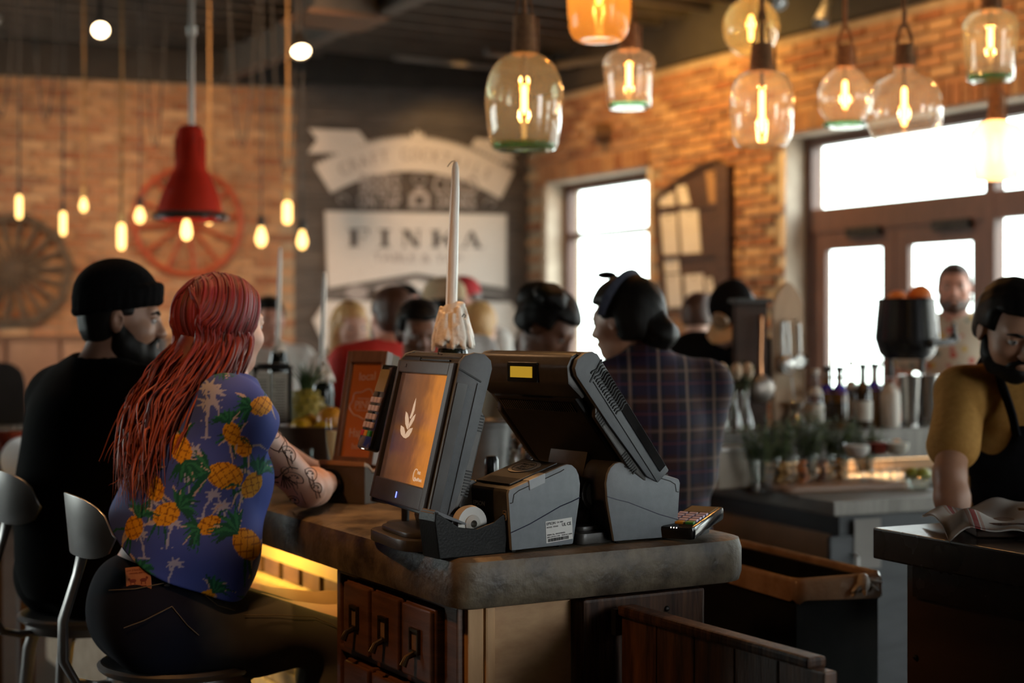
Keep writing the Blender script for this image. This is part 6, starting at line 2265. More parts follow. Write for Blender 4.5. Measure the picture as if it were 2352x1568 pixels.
MB().lathe([(0, -0.06), (0.025, -0.06), (0.03, -0.045), (0.06, -0.05), (0.075, -0.03), (0.075, 0.03), (0, 0.03)], 20, Euler((R(90), 0, 0)).to_matrix().to_4x4()).build('hub', OLDT, t, smooth=True)

# the painted sign on the charcoal planks
WHITEP = mat('sign_white_paint', (0.66, 0.60, 0.56), 0.7, c2=(0.74, 0.68, 0.64), scale=10, stretch=(1, 1, 8))
GREYP = mat('sign_grey_paint', (0.36, 0.31, 0.30), 0.75, c2=(0.42, 0.37, 0.355), scale=10, stretch=(1, 1, 8))
DARKP = mat('sign_dark_paint', (0.055, 0.045, 0.042), 0.75, c2=(0.075, 0.062, 0.058), scale=10)
cx_, cz_ = back_pt(955, 480)
sg = on_wall('painted_sign', 'large white painted bar sign with arched banner on charcoal planks', 'sign', SGN, cx_, cz_, -0.018)


def sp2(px, py):
    a, b = back_pt(px, py)
    return a - cx_, b - cz_


def plate(name, pts, m_, d=0.006, parent=None, off=0.0):
    return MB().prism([sp2(*p) for p in pts], -off - d, -off, 'y').build(name, m_, parent or sg)


TF = Matrix(((1, 0, 0, 0), (0, 0, -1, 0), (0, 1, 0, 0), (0, 0, 0, 1)))


def stext(s, px, py, hpx, m_, rot=0.0, xs=1.0, parent=None, off=0.0065, bold=0.0):
    a, b = sp2(px, py)
    Mx = Matrix.Translation((a, -off, b)) @ Euler((0, -rot, 0)).to_matrix().to_4x4() @ TF
    return text('lettering', s, hpx * 12.6 / F_PX * 1.38, m_, parent or sg, Mx, 0.002, xs=xs, bold=bold)


up = [(708, 296), (822, 301), (842, 326), (812, 340), (790, 352), (756, 352), (706, 352), (727, 322)]
plate('banner_tail', up, WHITEP)
plate('banner_tail', [(1092, 318), (1130, 322), (1150, 345), (1188, 352), (1172, 360), (1184, 378), (1146, 372), (1112, 352), (1080, 336)], WHITEP)
arc_o = [(722 + (1178 - 722) * t_, 383 - (383 - 312) * (1 - (2 * t_ - 1) ** 2) + 14 * t_) for t_ in np.linspace(0, 1, 25)]
arc_i = [(760 + (1148 - 760) * t_, 444 - (444 - 387) * (1 - (2 * t_ - 1) ** 2) + 14 * t_) for t_ in np.linspace(0, 1, 25)]
plate('banner', arc_o + arc_i[::-1], WHITEP, 0.008)
for k in range(46):                                                     # scalloped edge along the top of the banner
    t_ = (k + 0.5) / 46
    i0 = t_ * 24
    i1 = int(i0)
    a = arc_o[i1][0] + (arc_o[min(24, i1 + 1)][0] - arc_o[i1][0]) * (i0 - i1)
    b = arc_o[i1][1] + (arc_o[min(24, i1 + 1)][1] - arc_o[i1][1]) * (i0 - i1)
    q = sp2(a, b - 3)
    MB().box((q[0], -0.004, q[1]), (0.02, 0.006, 0.02)).build('edge_dentil', WHITEP, sg)
plate('crown', [(943, 318), (945, 304), (953, 309), (958, 298), (964, 309), (972, 305), (972, 318)], WHITEP)
msg = 'CRAFT COCKTAILS'
for i, ch in enumerate(msg):
    if ch == ' ':
        continue
    t_ = 0.11 + 0.78 * i / (len(msg) - 1)
    k = t_ * 24
    i1 = int(k)
    f_ = k - i1
    mx_ = [(arc_o[j][0] + arc_i[j][0]) / 2 for j in (i1, min(24, i1 + 1))]
    my_ = [(arc_o[j][1] + arc_i[j][1]) / 2 for j in (i1, min(24, i1 + 1))]
    sl = math.atan2(-(my_[1] - my_[0]), mx_[1] - mx_[0])
    stext(ch, mx_[0] + (mx_[1] - mx_[0]) * f_, my_[0] + (my_[1] - my_[0]) * f_, 27, GREYP, sl, 0.8, off=0.0085, bold=0.002)
stext('BEERS', 871, 424, 42, GREYP, -0.0, 0.62, bold=0.006)
stext('ON TAP', 869, 464, 30, GREYP, 0.0, 0.66, bold=0.005)
stext('COLD', 1045, 428, 42, GREYP, 0.0, 0.68, bold=0.006)
stext('DRINKS', 1046, 466, 28, GREYP, 0.0, 0.68, bold=0.005)
plate('stove_emblem', [(938, 478), (938, 446), (952, 440), (952, 430), (972, 430), (972, 440), (986, 446), (986, 478)], GREYP)
plate('stove_door', [(952, 470), (952, 452), (972, 452), (972, 470)], DARKP, 0.002, None, 0.006)
ex, ez = sp2(962, 412)
MB().tube([(ex + 0.055 * math.cos(a), -0.003, ez + 0.04 * math.sin(a)) for a in np.linspace(0, 6.28, 22)[:-1]], 0.008, 6, closed=True).build('emblem_ring', GREYP, sg)
for q, (fx, fy) in enumerate(((782, 462), (1130, 470))):                # scroll flourishes
    a, b = sp2(fx, fy)
    sg_ = 1 if q == 0 else -1
    MB().tube([(a + sg_ * (0.075 - 0.011 * i) * math.cos(0.55 * i), -0.003, b + (0.07 - 0.008 * i) * math.sin(0.55 * i)) for i in range(9)], 0.008, 6).build('flourish', GREYP, sg)
pan = plate('name_panel', [(746, 485), (1160, 493), (1160, 662), (955, 628), (752, 662)], WHITEP, 0.008)
for pts in ([(744, 483), (746, 486), (752, 664), (750, 664)], [(1160, 492), (1163, 492), (1163, 664), (1160, 664)]):
    plate('panel_border', pts, GREYP, 0.003, None, 0.006)
PB = pan
LZ = 0.0


def glyph(px0, px1, thick, thin):
    """didone letter: thick and hairline strokes as pixel polygons"""
    g = MB()
    for p in thick + thin:
        g.prism([sp2(*q) for q in p], -0.0115, -0.008, 'y')
    g.build('lettering', DARKP, pan)


def bar_(x0, y0, x1, y1):
    return [(x0, y0), (x1, y0), (x1, y1), (x0, y1)]


glyph(0, 0, [bar_(804, 529, 819, 565)], [bar_(797, 526, 846, 529), bar_(797, 565, 828, 567), bar_(842, 526, 845, 538), bar_(819, 545, 834, 547), bar_(833, 540, 835, 552)])
glyph(0, 0, [bar_(876, 530, 889, 565)], [bar_(868, 527, 897, 530), bar_(868, 565, 897, 568)])
glyph(0, 0, [[(925, 530), (938, 530), (962, 568), (950, 568)]], [bar_(926, 530, 929, 567), bar_(958, 530, 961, 566), bar_(919, 528, 938, 530), bar_(951, 528, 968, 530), bar_(920, 566, 936, 568)])
glyph(0, 0, [bar_(993, 531, 1006, 567), [(1014, 548), (1023, 543), (1042, 569), (1029, 569)]], [[(1006, 552), (1033, 531), (1036, 532), (1008, 556)], bar_(986, 529, 1012, 531), bar_(986, 567, 1012, 569), bar_(1026, 529, 1044, 531), bar_(1022, 568, 1050, 570)])
glyph(0, 0, [[(1077, 532), (1085, 532), (1102, 569), (1090, 569)]], [[(1077, 532), (1080, 536), (1066, 569), (1063, 569)], bar_(1056, 568, 1074, 570), bar_(1084, 568, 1110, 570), bar_(1070, 556, 1090, 558)])
stext('TABLE & TAP', 958, 594, 21, GREYP, -0.012, 1.25, pan, 0.0085, 0.001)
plate('panel_border', [(748, 676), (955, 640), (1160, 676), (1160, 680), (955, 645), (748, 680)], GREYP)
for ex_, ey_, ew, m_ in ((818, 672, 26, GREYP), (888, 668, 26, GREYP), (955, 655, 26, WHITEP)):
    a, b = sp2(ex_, ey_)
    MB().lathe([(0, -0.003), (ew * 0.0034, -0.003), (ew * 0.0036, 0.003), (0, 0.004)], 18, Matrix.Translation((a, 0, b)) @ Euler((R(90), 0, 0)).to_matrix().to_4x4() @ Matrix.Diagonal((1, 0.62, 1, 1))).build('medallion', m_, sg)
plate('lower_panel', [(718, 735), (748, 690), (1172, 694), (1198, 735), (1172, 800), (748, 800)], WHITEP)
stext('EST 2014', 958, 745, 28, GREYP, -0.012, 1.1, bold=0.002)

# ---------------------------------------------------------------- things on the storefront wall
RW = wall_frame(CORNER, -D1)                         # x along, y outwards, z up; the room is at -y


def rw_pt(px, py):
    s, y = wall_x(px)
    return s, wall_z(py, y)


bx, bz = rw_pt(1605, 560)
ab = on_wall('arched_board', 'tall dark half arched pinboard on the brick wall, covered with papers', 'notice board', RW, bx, bz, -0.05)


def rp(px, py):
    a, b = rw_pt(px, py)
    return a - bx, b - bz


DKB = mat('dark_walnut_board', (0.05, 0.025, 0.019), 0.55, c2=(0.085, 0.045, 0.034), scale=6, stretch=(1, 1, 8))
arcpts = [(1519, 470), (1530, 452), (1560, 425), (1600, 398), (1640, 378), (1664, 371)]
outl = arcpts + [(1690, 380), (1692, 720), (1540, 712)]
MB().prism([rp(*p) for p in outl], -0.0, 0.03, 'y').build('panel', DKB, ab)
fr_ = MB()
fr_.tube([(rp(*p)[0], -0.012, rp(*p)[1]) for p in arcpts], 0.022, 6)
fr_.build('arch_frame', DKB, ab)
MB().prism([rp(*p) for p in ((1662, 371), (1692, 380), (1694, 722), (1668, 720))], -0.03, 0.0, 'y').build('right_stile', DKB, ab)
MB().prism([rp(*p) for p in ((1519, 470), (1528, 466), (1549, 712), (1540, 714))], -0.03, 0.0, 'y').build('left_stile', DKB, ab)
for y_ in (480, 592):
    MB().prism([rp(*p) for p in ((1530, y_ - 5), (1668, y_ - 14), (1668, y_ - 4), (1530, y_ + 6))], -0.02, 0.0, 'y').build('glazing_bar', DKB, ab)
PPR = mat('notice_paper', (0.66, 0.60, 0.58), 0.8, c2=(0.72, 0.67, 0.65), scale=6)
for pts, lab in (([(1528, 455), (1562, 440), (1566, 480), (1532, 490)], 'crumpled pale paper pinned under the arch of the board'),
                 ([(1568, 430), (1590, 425), (1602, 478), (1578, 482)], 'slim white slip pinned high on the arched board'),
                 ([(1528, 495), (1568, 490), (1574, 588), (1534, 592)], 'long white sheet pinned at left middle of arched board'),
                 ([(1574, 484), (1618, 482), (1626, 588), (1582, 590)], 'tallest white sheet pinned at centre of arched board'),
                 ([(1534, 632), (1578, 630), (1582, 704), (1538, 708)], 'white sheet pinned at lower left of arched board'),
                 ([(1586, 632), (1630, 628), (1632, 680), (1590, 684)], 'square white sheet pinned at lower centre of arched board'),
                 ([(1534, 598), (1574, 596), (1576, 626), (1536, 628)], 'small pale card pinned between the two left sheets'),
                 ([(1634, 640), (1650, 636), (1656, 672), (1640, 676)], 'narrow pale slip at lower right of arched board'),
                 ([(1636, 396), (1660, 390), (1668, 470), (1646, 478)], 'tan paper strip pinned near the top right of the board')):
    cxp, cyp = sum(p[0] for p in pts) / 4, sum(p[1] for p in pts) / 4
    a, b = rw_pt(cxp, cyp)
    t = on_wall('pinned_paper', lab, 'paper', RW, a, b, -0.055)
    t['group'] = 'papers on the arched board'
    q = [(rw_pt(*p)[0] - a, rw_pt(*p)[1] - b) for p in pts]
    MB().prism(q, -0.003, 0.0, 'y').build('sheet', mat('kraft_paper', (0.34, 0.19, 0.1), 0.8) if 'tan' in lab else PPR, t)
    MB().ell((0, -0.006, max(p[1] for p in q) - 0.03), 0.008, 8, 6).build('pin', IRON, t, smooth='full')
a, b = rw_pt(1400, 306)
t = on_wall('wall_speaker', 'round wall speaker above the small window', 'speaker', RW, a, b, -0.06)
Mq = Euler((R(90), 0, R(-35))).to_matrix().to_4x4()
MB().lathe([(0, -0.10), (0.05, -0.10), (0.075, -0.02), (0.085, 0.06), (0.08, 0.065), (0, 0.05)], 24, Mq).build('body', mat('speaker_brown', (0.16, 0.09, 0.05), 0.5), t, smooth=True)
MB().ell((0, 0, 0.045), (0.06, 0.06, 0.03), 20, 10, Mq).build('dome', mat('speaker_dome', (0.36, 0.22, 0.12), 0.45), t, smooth='full')
MB().box((0.03, 0.04, 0), (0.05, 0.1, 0.08)).build('bracket', IRON, t)
# ---------------------------------------------------------------- things standing on the bar
def on_bar(px, py_base_depth):
    """point on the bar top at depth y behind a pixel column"""
    q = P(px, 760, py_base_depth)
    return V((q.x, q.y, TOPZ))


WAX = mat('candle_wax', (0.84, 0.76, 0.68), 0.3, c2=(0.90, 0.83, 0.75), scale=20)
WAXD = mat('dripped_wax', (0.74, 0.65, 0.55), 0.4, c2=(0.88, 0.80, 0.70), scale=26, bump=0.3, bscale=60)
BOTG = mat('dark_bottle_glass', (0.008, 0.010, 0.007), 0.12, c2=(0.015, 0.018, 0.012), scale=5)


def candle(label, px, y_tip, y_top, y_wax, Y, w, wax_w, curl=True, base=TOPZ):
    c = P(px, 760, Y)
    c.z = base
    t = thing('wax_bottle_candle', label, 'candle', c)
    k = Y / F_PX
    zt, z1, z0 = P(px, y_tip, Y).z - base, P(px, y_top, Y).z - base, P(px, y_wax, Y).z - base
    r = w / 2 * k
    lean = -0.012 * (zt - z1)
    MB().tube([(lean * 0 - 0.004, 0, z1 - 0.03), (0, 0, z1 + (zt - z1) * 0.4), (0.005, 0, z1 + (zt - z1) * 0.8), (0.006, 0, zt - 0.012), (0.006, 0, zt)], [r, r * 0.94, r * 0.72, r * 0.6, r * 0.3], 16).build('taper', WAX, t, smooth=True)
    if curl:
        MB().tube([(0.006, 0, zt - 0.004), (0.004, 0, zt + 0.003), (-0.003, 0, zt + 0.001), (-0.009, 0, zt - 0.006), (-0.012, 0, zt - 0.011)], 0.0009, 5).build('wick', BLACK, t)
    b = MB().lathe([(0, 0), (0.036, 0), (0.038, 0.01), (0.038, z0 - 0.03), (0.030, z0 + 0.01), (0.016, z1 - 0.02), (0.0, z1 - 0.02)], 24).build('bottle', BOTG, t, smooth=True)
    wr = wax_w / 2 * k
    s = SDF()
    s.cone((0, 0, z0 + 0.022), (0, 0, z1 - 0.012), wr * 0.90, wr * 0.52, 0.01)
    rg = np.random.default_rng(int(px))
    for i in range(70 if w > 20 else 24):                                   # drips running down
        a = rg.uniform(0, 6.28)
        top_ = rg.uniform(0.3, 1.0)
        rt = wr * (0.92 - 0.36 * top_)
        end = rg.uniform(-0.09, 0.25) if i % 2 else rg.uniform(0.0, 0.5)
        rb = wr * (0.96 - 0.36 * max(end, 0)) * rg.uniform(0.98, 1.06)
        s.cone((rt * math.cos(a), rt * math.sin(a), z0 + (z1 - z0) * top_), (rb * math.cos(a), rb * math.sin(a), z0 + (z1 - z0) * end), 0.0042, rg.uniform(0.003, 0.006), 0.005)
    s.ell((0.016 * w / 27, -0.004, z1 + 0.006), np.array((0.012, 0.010, 0.008)), None, 0.008)
    s.build('dripped_wax', WAXD, t, 0.0024 if w > 20 else 0.005)
    return t


cd = candle('tall white taper candle in a wax covered bottle behind the lit till', 1040, 372, 706, 795, 3.42, 27, 96)
MB().tube([(0.022, -0.03, 0.452), (0.026, -0.032, 0.458), (0.030, -0.033, 0.455), (0.028, -0.034, 0.449)], 0.0011, 5).build('burnt_wick', BLACK, cd)
candle('slim white taper candle seen above the menu stand', 640, 568, 790, 815, 5.6, 11, 34, False)
candle('off white taper candle beside the lemons, wax spilled on its holder', 742, 625, 838, 880, 5.2, 13, 52, False)

# sign in a slotted timber block
SGW = mat('walnut_sign_frame', (0.085, 0.038, 0.018), 0.45, c2=(0.14, 0.065, 0.032), scale=7, stretch=(6, 6, 1))
sgn = thing('chalk_sign', 'tall narrow wooden chalk sign leaning in a slotted timber block', 'sign', (-0.388, 3.765, TOPZ), R(-32))
MT = Matrix.Translation((0.0, 0.0, 0.09)) @ Euler((R(-13), 0, 0)).to_matrix().to_4x4()
w2, hh = 0.062, 0.285
for q in (-1, 1):
    MB().box((q * (w2 - 0.007), 0, hh / 2), (0.014, 0.026, hh), MT).build('frame_side', SGW, sgn, bevel=0.002)
MB().box((0, 0, hh - 0.014), (0.096, 0.026, 0.03), MT).build('frame_top', SGW, sgn, bevel=0.002)
MB().box((0, 0, 0.008), (0.096, 0.026, 0.02), MT).build('frame_foot', SGW, sgn, bevel=0.002)
fc = MB().box((0, 0.004, hh / 2), (0.1, 0.006, hh - 0.02), MT).build('board_face', mat('rust_board', (0.34, 0.10, 0.022), 0.35, c2=(0.44, 0.145, 0.035), scale=5), sgn)
MB().box((0, 0.030, hh / 2), (0.118, 0.034, hh - 0.004), MT).build('back_board', mat('weathered_back', (0.13, 0.105, 0.075), 0.8, c2=(0.19, 0.15, 0.11), scale=10), sgn, bevel=0.002)
CHALK = mat('grey_chalk', (0.36, 0.28, 0.30), 0.9, c2=(0.46, 0.37, 0.38), scale=60)
ML = MT @ Matrix(((1, 0, 0, 0), (0, 0, -1, 0.0008), (0, 1, 0, 0), (0, 0, 0, 1)))
for s_, z, hgt, xs_ in (('local', 0.222, 0.030, 0.95), ('PINK', 0.150, 0.030, 0.85), ('Happy', 0.080, 0.032, 0.8), ('hour', 0.046, 0.022, 0.9)):
    text('lettering', s_, hgt, CHALK, fc, ML @ TR((0, z, 0), R(4)), 0.0004, xs=xs_)
MB().tube([tuple(ML @ V_((0.041 * math.cos(a) * (1 + 0.1 * math.sin(6 * a)), 0.152 + 0.036 * math.sin(a) * (1 + 0.12 * math.cos(5 * a)), 0))) for a in np.linspace(0, 6.28, 41)[:-1]], 0.0017, 4, closed=True).build('chalk_badge', CHALK, fc)
for z in (0.136, 0.166):
    MB().box((0, z, 0), (0.042, 0.0018, 0.0006), ML).build('chalk_line', CHALK, fc)
BLKW = mat('old_oak_block', (0.26, 0.13, 0.055), 0.55, c2=(0.36, 0.19, 0.085), scale=7, stretch=(1, 8, 8), bump=0.12)
blk = MB()
blk.prism([(-0.052, 0.0), (0.05, 0.0), (0.05, 0.095), (0.016, 0.09), (0.012, 0.088), (0.010, 0.076), (-0.022, 0.074), (-0.036, 0.088), (-0.052, 0.094)], -0.07, 0.07, 'x')
bb = blk.build('timber_block', mat('dark_oak_block', (0.045, 0.03, 0.018), 0.7, c2=(0.075, 0.05, 0.03), scale=8), sgn, bevel=0.003)
MB().prism([(-0.055, 0.092), (-0.036, 0.088), (-0.022, 0.076), (0.008, 0.078), (0.012, 0.09), (0.012, 0.096), (0.002, 0.084), (-0.020, 0.081), (-0.034, 0.095), (-0.054, 0.104)], -0.071, 0.071, 'x').build('block_lip', BLKW, sgn, bevel=0.002)

# jute wrapped bottle between the sign and the till
jt = thing('jute_wrapped_jar', 'jar wrapped in frayed jute rope behind the upright card reader', 'jar', on_bar(852, 4.25))
MB().lathe([(0, 0), (0.04, 0), (0.042, 0.14), (0.034, 0.17), (0.03, 0.20), (0.0, 0.2)], 20).build('jar', BOTG, jt, smooth=True)
jw = MB()
for i in range(13):
    jw.tube([((0.045 + 0.001 * (i % 2)) * math.cos(a), 0.045 * math.sin(a), 0.01 + i * 0.0115 + 0.004 * math.sin(a * 2 + i)) for a in np.linspace(0, 6.28, 19)[:-1]], 0.006, 5, closed=True)
jw.build('rope_coil', mat('frayed_jute', (0.16, 0.10, 0.05), 0.95, c2=(0.25, 0.16, 0.085), scale=80, bump=0.4), jt, smooth=True)['kind'] = 'stuff'


def lathe_thing(name, label, cat, loc, parts, group=None, seg=22):
    t = thing(name, label, cat, loc, 0, group)
    for nm, prof, m_ in parts:
        MB().lathe(prof, seg).build(nm, m_, t, smooth=True)
    return t


WATERG = glass('drink_glass', (0.97, 0.97, 0.96), (0.75, 0.78, 0.78), 0.02)
lathe_thing('champagne_flute', 'flute of pale sparkling wine left of the chalk sign', 'glass', on_bar(768, 4.25), [
    ('glass_bowl', [(0.026, 0.175), (0.024, 0.12), (0.017, 0.06), (0.005, 0.035), (0.004, 0.006), (0.03, 0.002), (0.03, 0.0), (0, 0)], WATERG),
    ('wine', [(0, 0.048), (0.010, 0.05), (0.016, 0.075), (0.0215, 0.115), (0.0235, 0.142), (0, 0.142)], mat('pale_wine', (0.74, 0.60, 0.34), 0.1, c2=(0.82, 0.68, 0.42), scale=5, emit=(0.74, 0.6, 0.34), estr=0.0))])
lathe_thing('tumbler', 'small empty tumbler in front of the lemon bowl', 'glass', on_bar(700, 4.5), [('glass_bowl', [(0.026, 0.07), (0.022, 0.004), (0.0, 0.0), (0.0, 0.006), (0.02, 0.008), (0.024, 0.07), (0.026, 0.07)], WATERG)])
bwl = lathe_thing('fruit_bowl', 'dark wooden fruit bowl holding lemons by the menu stand', 'bowl', on_bar(728, 4.75), [('bowl', [(0.0, 0.0), (0.05, 0.0), (0.055, 0.01), (0.10, 0.07), (0.125, 0.125), (0.118, 0.128), (0.09, 0.07), (0.04, 0.02), (0, 0.018)], mat('dark_bowl_wood', (0.06, 0.03, 0.017), 0.4, c2=(0.1, 0.05, 0.03), scale=8))], seg=32)
LEM = mat('lemon_peel', (0.66, 0.34, 0.012), 0.4, c2=(0.74, 0.42, 0.025), scale=30, bump=0.1, bscale=90)
ORA = mat('orange_peel', (0.62, 0.22, 0.012), 0.45, c2=(0.70, 0.28, 0.02), scale=30, bump=0.1, bscale=90)
bc0 = on_bar(728, 4.75)
for dx, dy, dz, rz_, m_, lab in ((-0.045, -0.03, 0.118, 0.3, LEM, 'yellow lemon lying at left in the fruit bowl'), (0.022, -0.055, 0.112, 2.0, LEM, 'small lemon at the front of the fruit bowl'), (0.038, 0.03, 0.14, 1.0, ORA, 'large orange lying at right in the fruit bowl'), (-0.03, 0.055, 0.125, 0.8, LEM, 'lemon at the back of the fruit bowl')):
    t = thing('orange' if m_ is ORA else 'lemon', lab, 'fruit', bc0 + V((dx, dy, dz)), rz_)
    r_ = 0.044 if m_ is ORA else 0.034
    MB().lathe([(0, -r_ * 1.25), (0.006, -r_ * 1.15), (r_ * 0.62, -r_ * 0.8), (r_, 0), (r_ * 0.62, r_ * 0.8), (0.006, r_ * 1.15), (0, r_ * 1.22)] if m_ is LEM else [(r_ * math.sin(a), -r_ * math.cos(a)) for a in np.linspace(0, math.pi, 12)], 20, Euler((R(90), 0, 0)).to_matrix().to_4x4()).build('peel', m_, t, smooth='full')
    MB().ell((0, r_ * (1.2 if m_ is LEM else 0.98), 0), 0.004, 8, 6).build('stem_scar', mat('stem_green', (0.10, 0.12, 0.03), 0.7), t)
# pineapple standing behind the bowl
pa = thing('pineapple', 'ripe yellow green pineapple with leafy crown beside the menu stand', 'pineapple', on_bar(704, 5.15))
PINE_ = mat('pineapple_skin', (0.28, 0.20, 0.02), 0.55, c2=(0.42, 0.29, 0.035), scale=20, bump=0.3)
s = SDF()
s.ell((0, 0, 0.115), np.array((0.068, 0.068, 0.115)))
me = s.mesh('skin', PINE_, 0.006)
body_ = ob('body', me, pa)
ey = MB()
for i in range(9):
    z = 0.02 + i * 0.024
    rr_ = 0.069 * math.sqrt(max(0.05, 1 - ((z - 0.115) / 0.115) ** 2))
    for k in range(12):
        a = (k + 0.5 * (i % 2)) * math.pi / 6
        ey.ell((rr_ * math.cos(a), rr_ * math.sin(a), z), (0.009, 0.009, 0.008), 6, 4)
ey.build('skin_eyes', PINE_, body_, smooth='full')['kind'] = 'stuff'
LEAFM = mat('pineapple_leaf', (0.035, 0.07, 0.02), 0.5, c2=(0.06, 0.11, 0.03), scale=12)
for i in range(22):
    a, tl_ = i * 2.4, 0.25 + 0.75 * (i / 22)
    d = V((math.cos(a), math.sin(a), 0))
    MB().tube([V((0, 0, 0.215)) + d * 0.012, V((0, 0, 0.25 + 0.03 * (1 - tl_))) + d * 0.03 * tl_, V((0, 0, 0.29 + 0.05 * (1 - tl_))) + d * 0.085 * tl_], [0.010, 0.009, 0.001], 5, flat=0.3).build('leaf', LEAFM, pa)

# menu stand: metal box frame with sheets behind glass
ms_ = thing('menu_stand', 'boxy black metal menu stand with tall cream printed sheets', 'menu stand', on_bar(627, 4.98), R(6))
w2, hh, dd = 0.056, 0.30, 0.05
for qx in (-1, 1):
    for qy in (-1, 1):
        MB().box((qx * w2, qy * dd, hh / 2), (0.008, 0.008, hh)).build('post', IRON, ms_)
for z in (0.006, hh):
    MB().box((0, 0, z), (2 * w2 + 0.014, 2 * dd + 0.014, 0.012)).build('plate', IRON, ms_, bevel=0.002)
MB().box((w2 + 0.004, 0, hh / 2), (0.006, 2 * dd, hh - 0.02)).build('side_glass', mat('greenish_edge', (0.10, 0.13, 0.115), 0.15, c2=(0.14, 0.17, 0.15), scale=4), ms_)
for q, x in enumerate((-0.03, 0.026)):
    sh_ = MB().box((x, -dd, hh / 2), (0.05, 0.003, hh - 0.03)).build('menu_sheet', mat('menu_paper', (0.46, 0.40, 0.32), 0.8, c2=(0.54, 0.47, 0.38), scale=6), ms_)
    ln = MB()
    for i in range(26):
        ln.box((x - 0.002 * (i % 3), -dd - 0.0018, 0.03 + i * 0.0092), (0.034 + 0.006 * ((i * 7) % 3 - 1), 0.0006, 0.0024))
    ln.build('print_lines', INK, sh_)['kind'] = 'stuff'
MB().lathe([(0, 0), (0.05, 0), (0.055, 0.01), (0, 0.012)], 16, TR((0, 0, hh + 0.004))).build('lid', IRON, ms_)

# galvanised bucket, shakers, pen
GALV = mat('galvanised_zinc', (0.20, 0.20, 0.20), 0.45, 0.8, c2=(0.30, 0.30, 0.29), scale=9)
bk = thing('zinc_bucket', 'galvanised bucket with rope handles behind the till hinge', 'bucket', on_bar(1108, 4.15), 0.4)
pr = [(0.0, 0.004), (0.062, 0.004), (0.064, 0.0)]
for i in range(9):
    z = 0.01 + i * 0.018
    pr += [(0.064 + z * 0.1, z), (0.067 + z * 0.1, z + 0.007)]
pr += [(0.084, 0.172), (0.089, 0.176), (0.084, 0.180), (0.080, 0.172), (0.06, 0.01), (0, 0.008)]
MB().lathe(pr, 32).build('body', GALV, bk, smooth=True)
for q in (-1, 1):
    MB().tube([(q * (0.084 + 0.022 * math.sin(a)), 0.034 * math.cos(a), 0.145 - 0.045 * math.sin(a) * 0.6 - 0.02 * (1 - abs(math.cos(a)))) for a in np.linspace(0, math.pi, 12)], 0.009, 8).build('rope_handle', ROPE, bk, smooth=True)
for i, (px, Y, h_, c1, lab) in enumerate(((1162, 4.3, 0.11, (0.05, 0.035, 0.02), 'spice shaker with dark contents nearest the bucket'), (1178, 4.2, 0.125, (0.30, 0.22, 0.14), 'tallest spice shaker with steel cap and pale contents'), (1206, 4.1, 0.115, (0.22, 0.16, 0.09), 'spice shaker with tan contents at the right of the trio'))):
    lathe_thing('spice_shaker', lab, 'shaker', on_bar(px, Y), [
        ('glass_body', [(0, 0), (0.021, 0), (0.022, 0.01), (0.021, h_ * 0.66), (0.015, h_ * 0.78), (0.015, h_ * 0.8), (0, h_ * 0.8)], WATERG),
        ('contents', [(0, 0.004), (0.019, 0.004), (0.019, h_ * 0.55), (0, h_ * 0.56)], mat('spice_%d' % i, c1, 0.9, c2=tuple(v * 1.3 for v in c1), scale=90)),
        ('cap', [(0, h_ * 0.79), (0.0175, h_ * 0.79), (0.0185, h_ * 0.95), (0.013, h_), (0, h_)], CHROME)], 'spice shakers behind the tills')
pn = thing('pepper_grinder', 'black glossy rounded grinder standing behind the lit till hinge', 'grinder', on_bar(1129, 3.5))
MB().lathe([(0, 0), (0.020, 0), (0.021, 0.02), (0.015, 0.06), (0.015, 0.075), (0.0165, 0.08), (0.0165, 0.125), (0.012, 0.133), (0, 0.135)], 20).build('body', BLACKG, pn, smooth=True)
MB().lathe([(0.0155, 0.072), (0.0172, 0.075), (0.0155, 0.078)], 20).build('collar', mat('navy_ring', (0.02, 0.025, 0.09), 0.3), pn, smooth=True)

# ---------------------------------------------------------------- stools
STM = mat('cast_aluminium', (0.26, 0.25, 0.245), 0.3, 1.0, c2=(0.36, 0.345, 0.335), scale=5, r2=0.42)


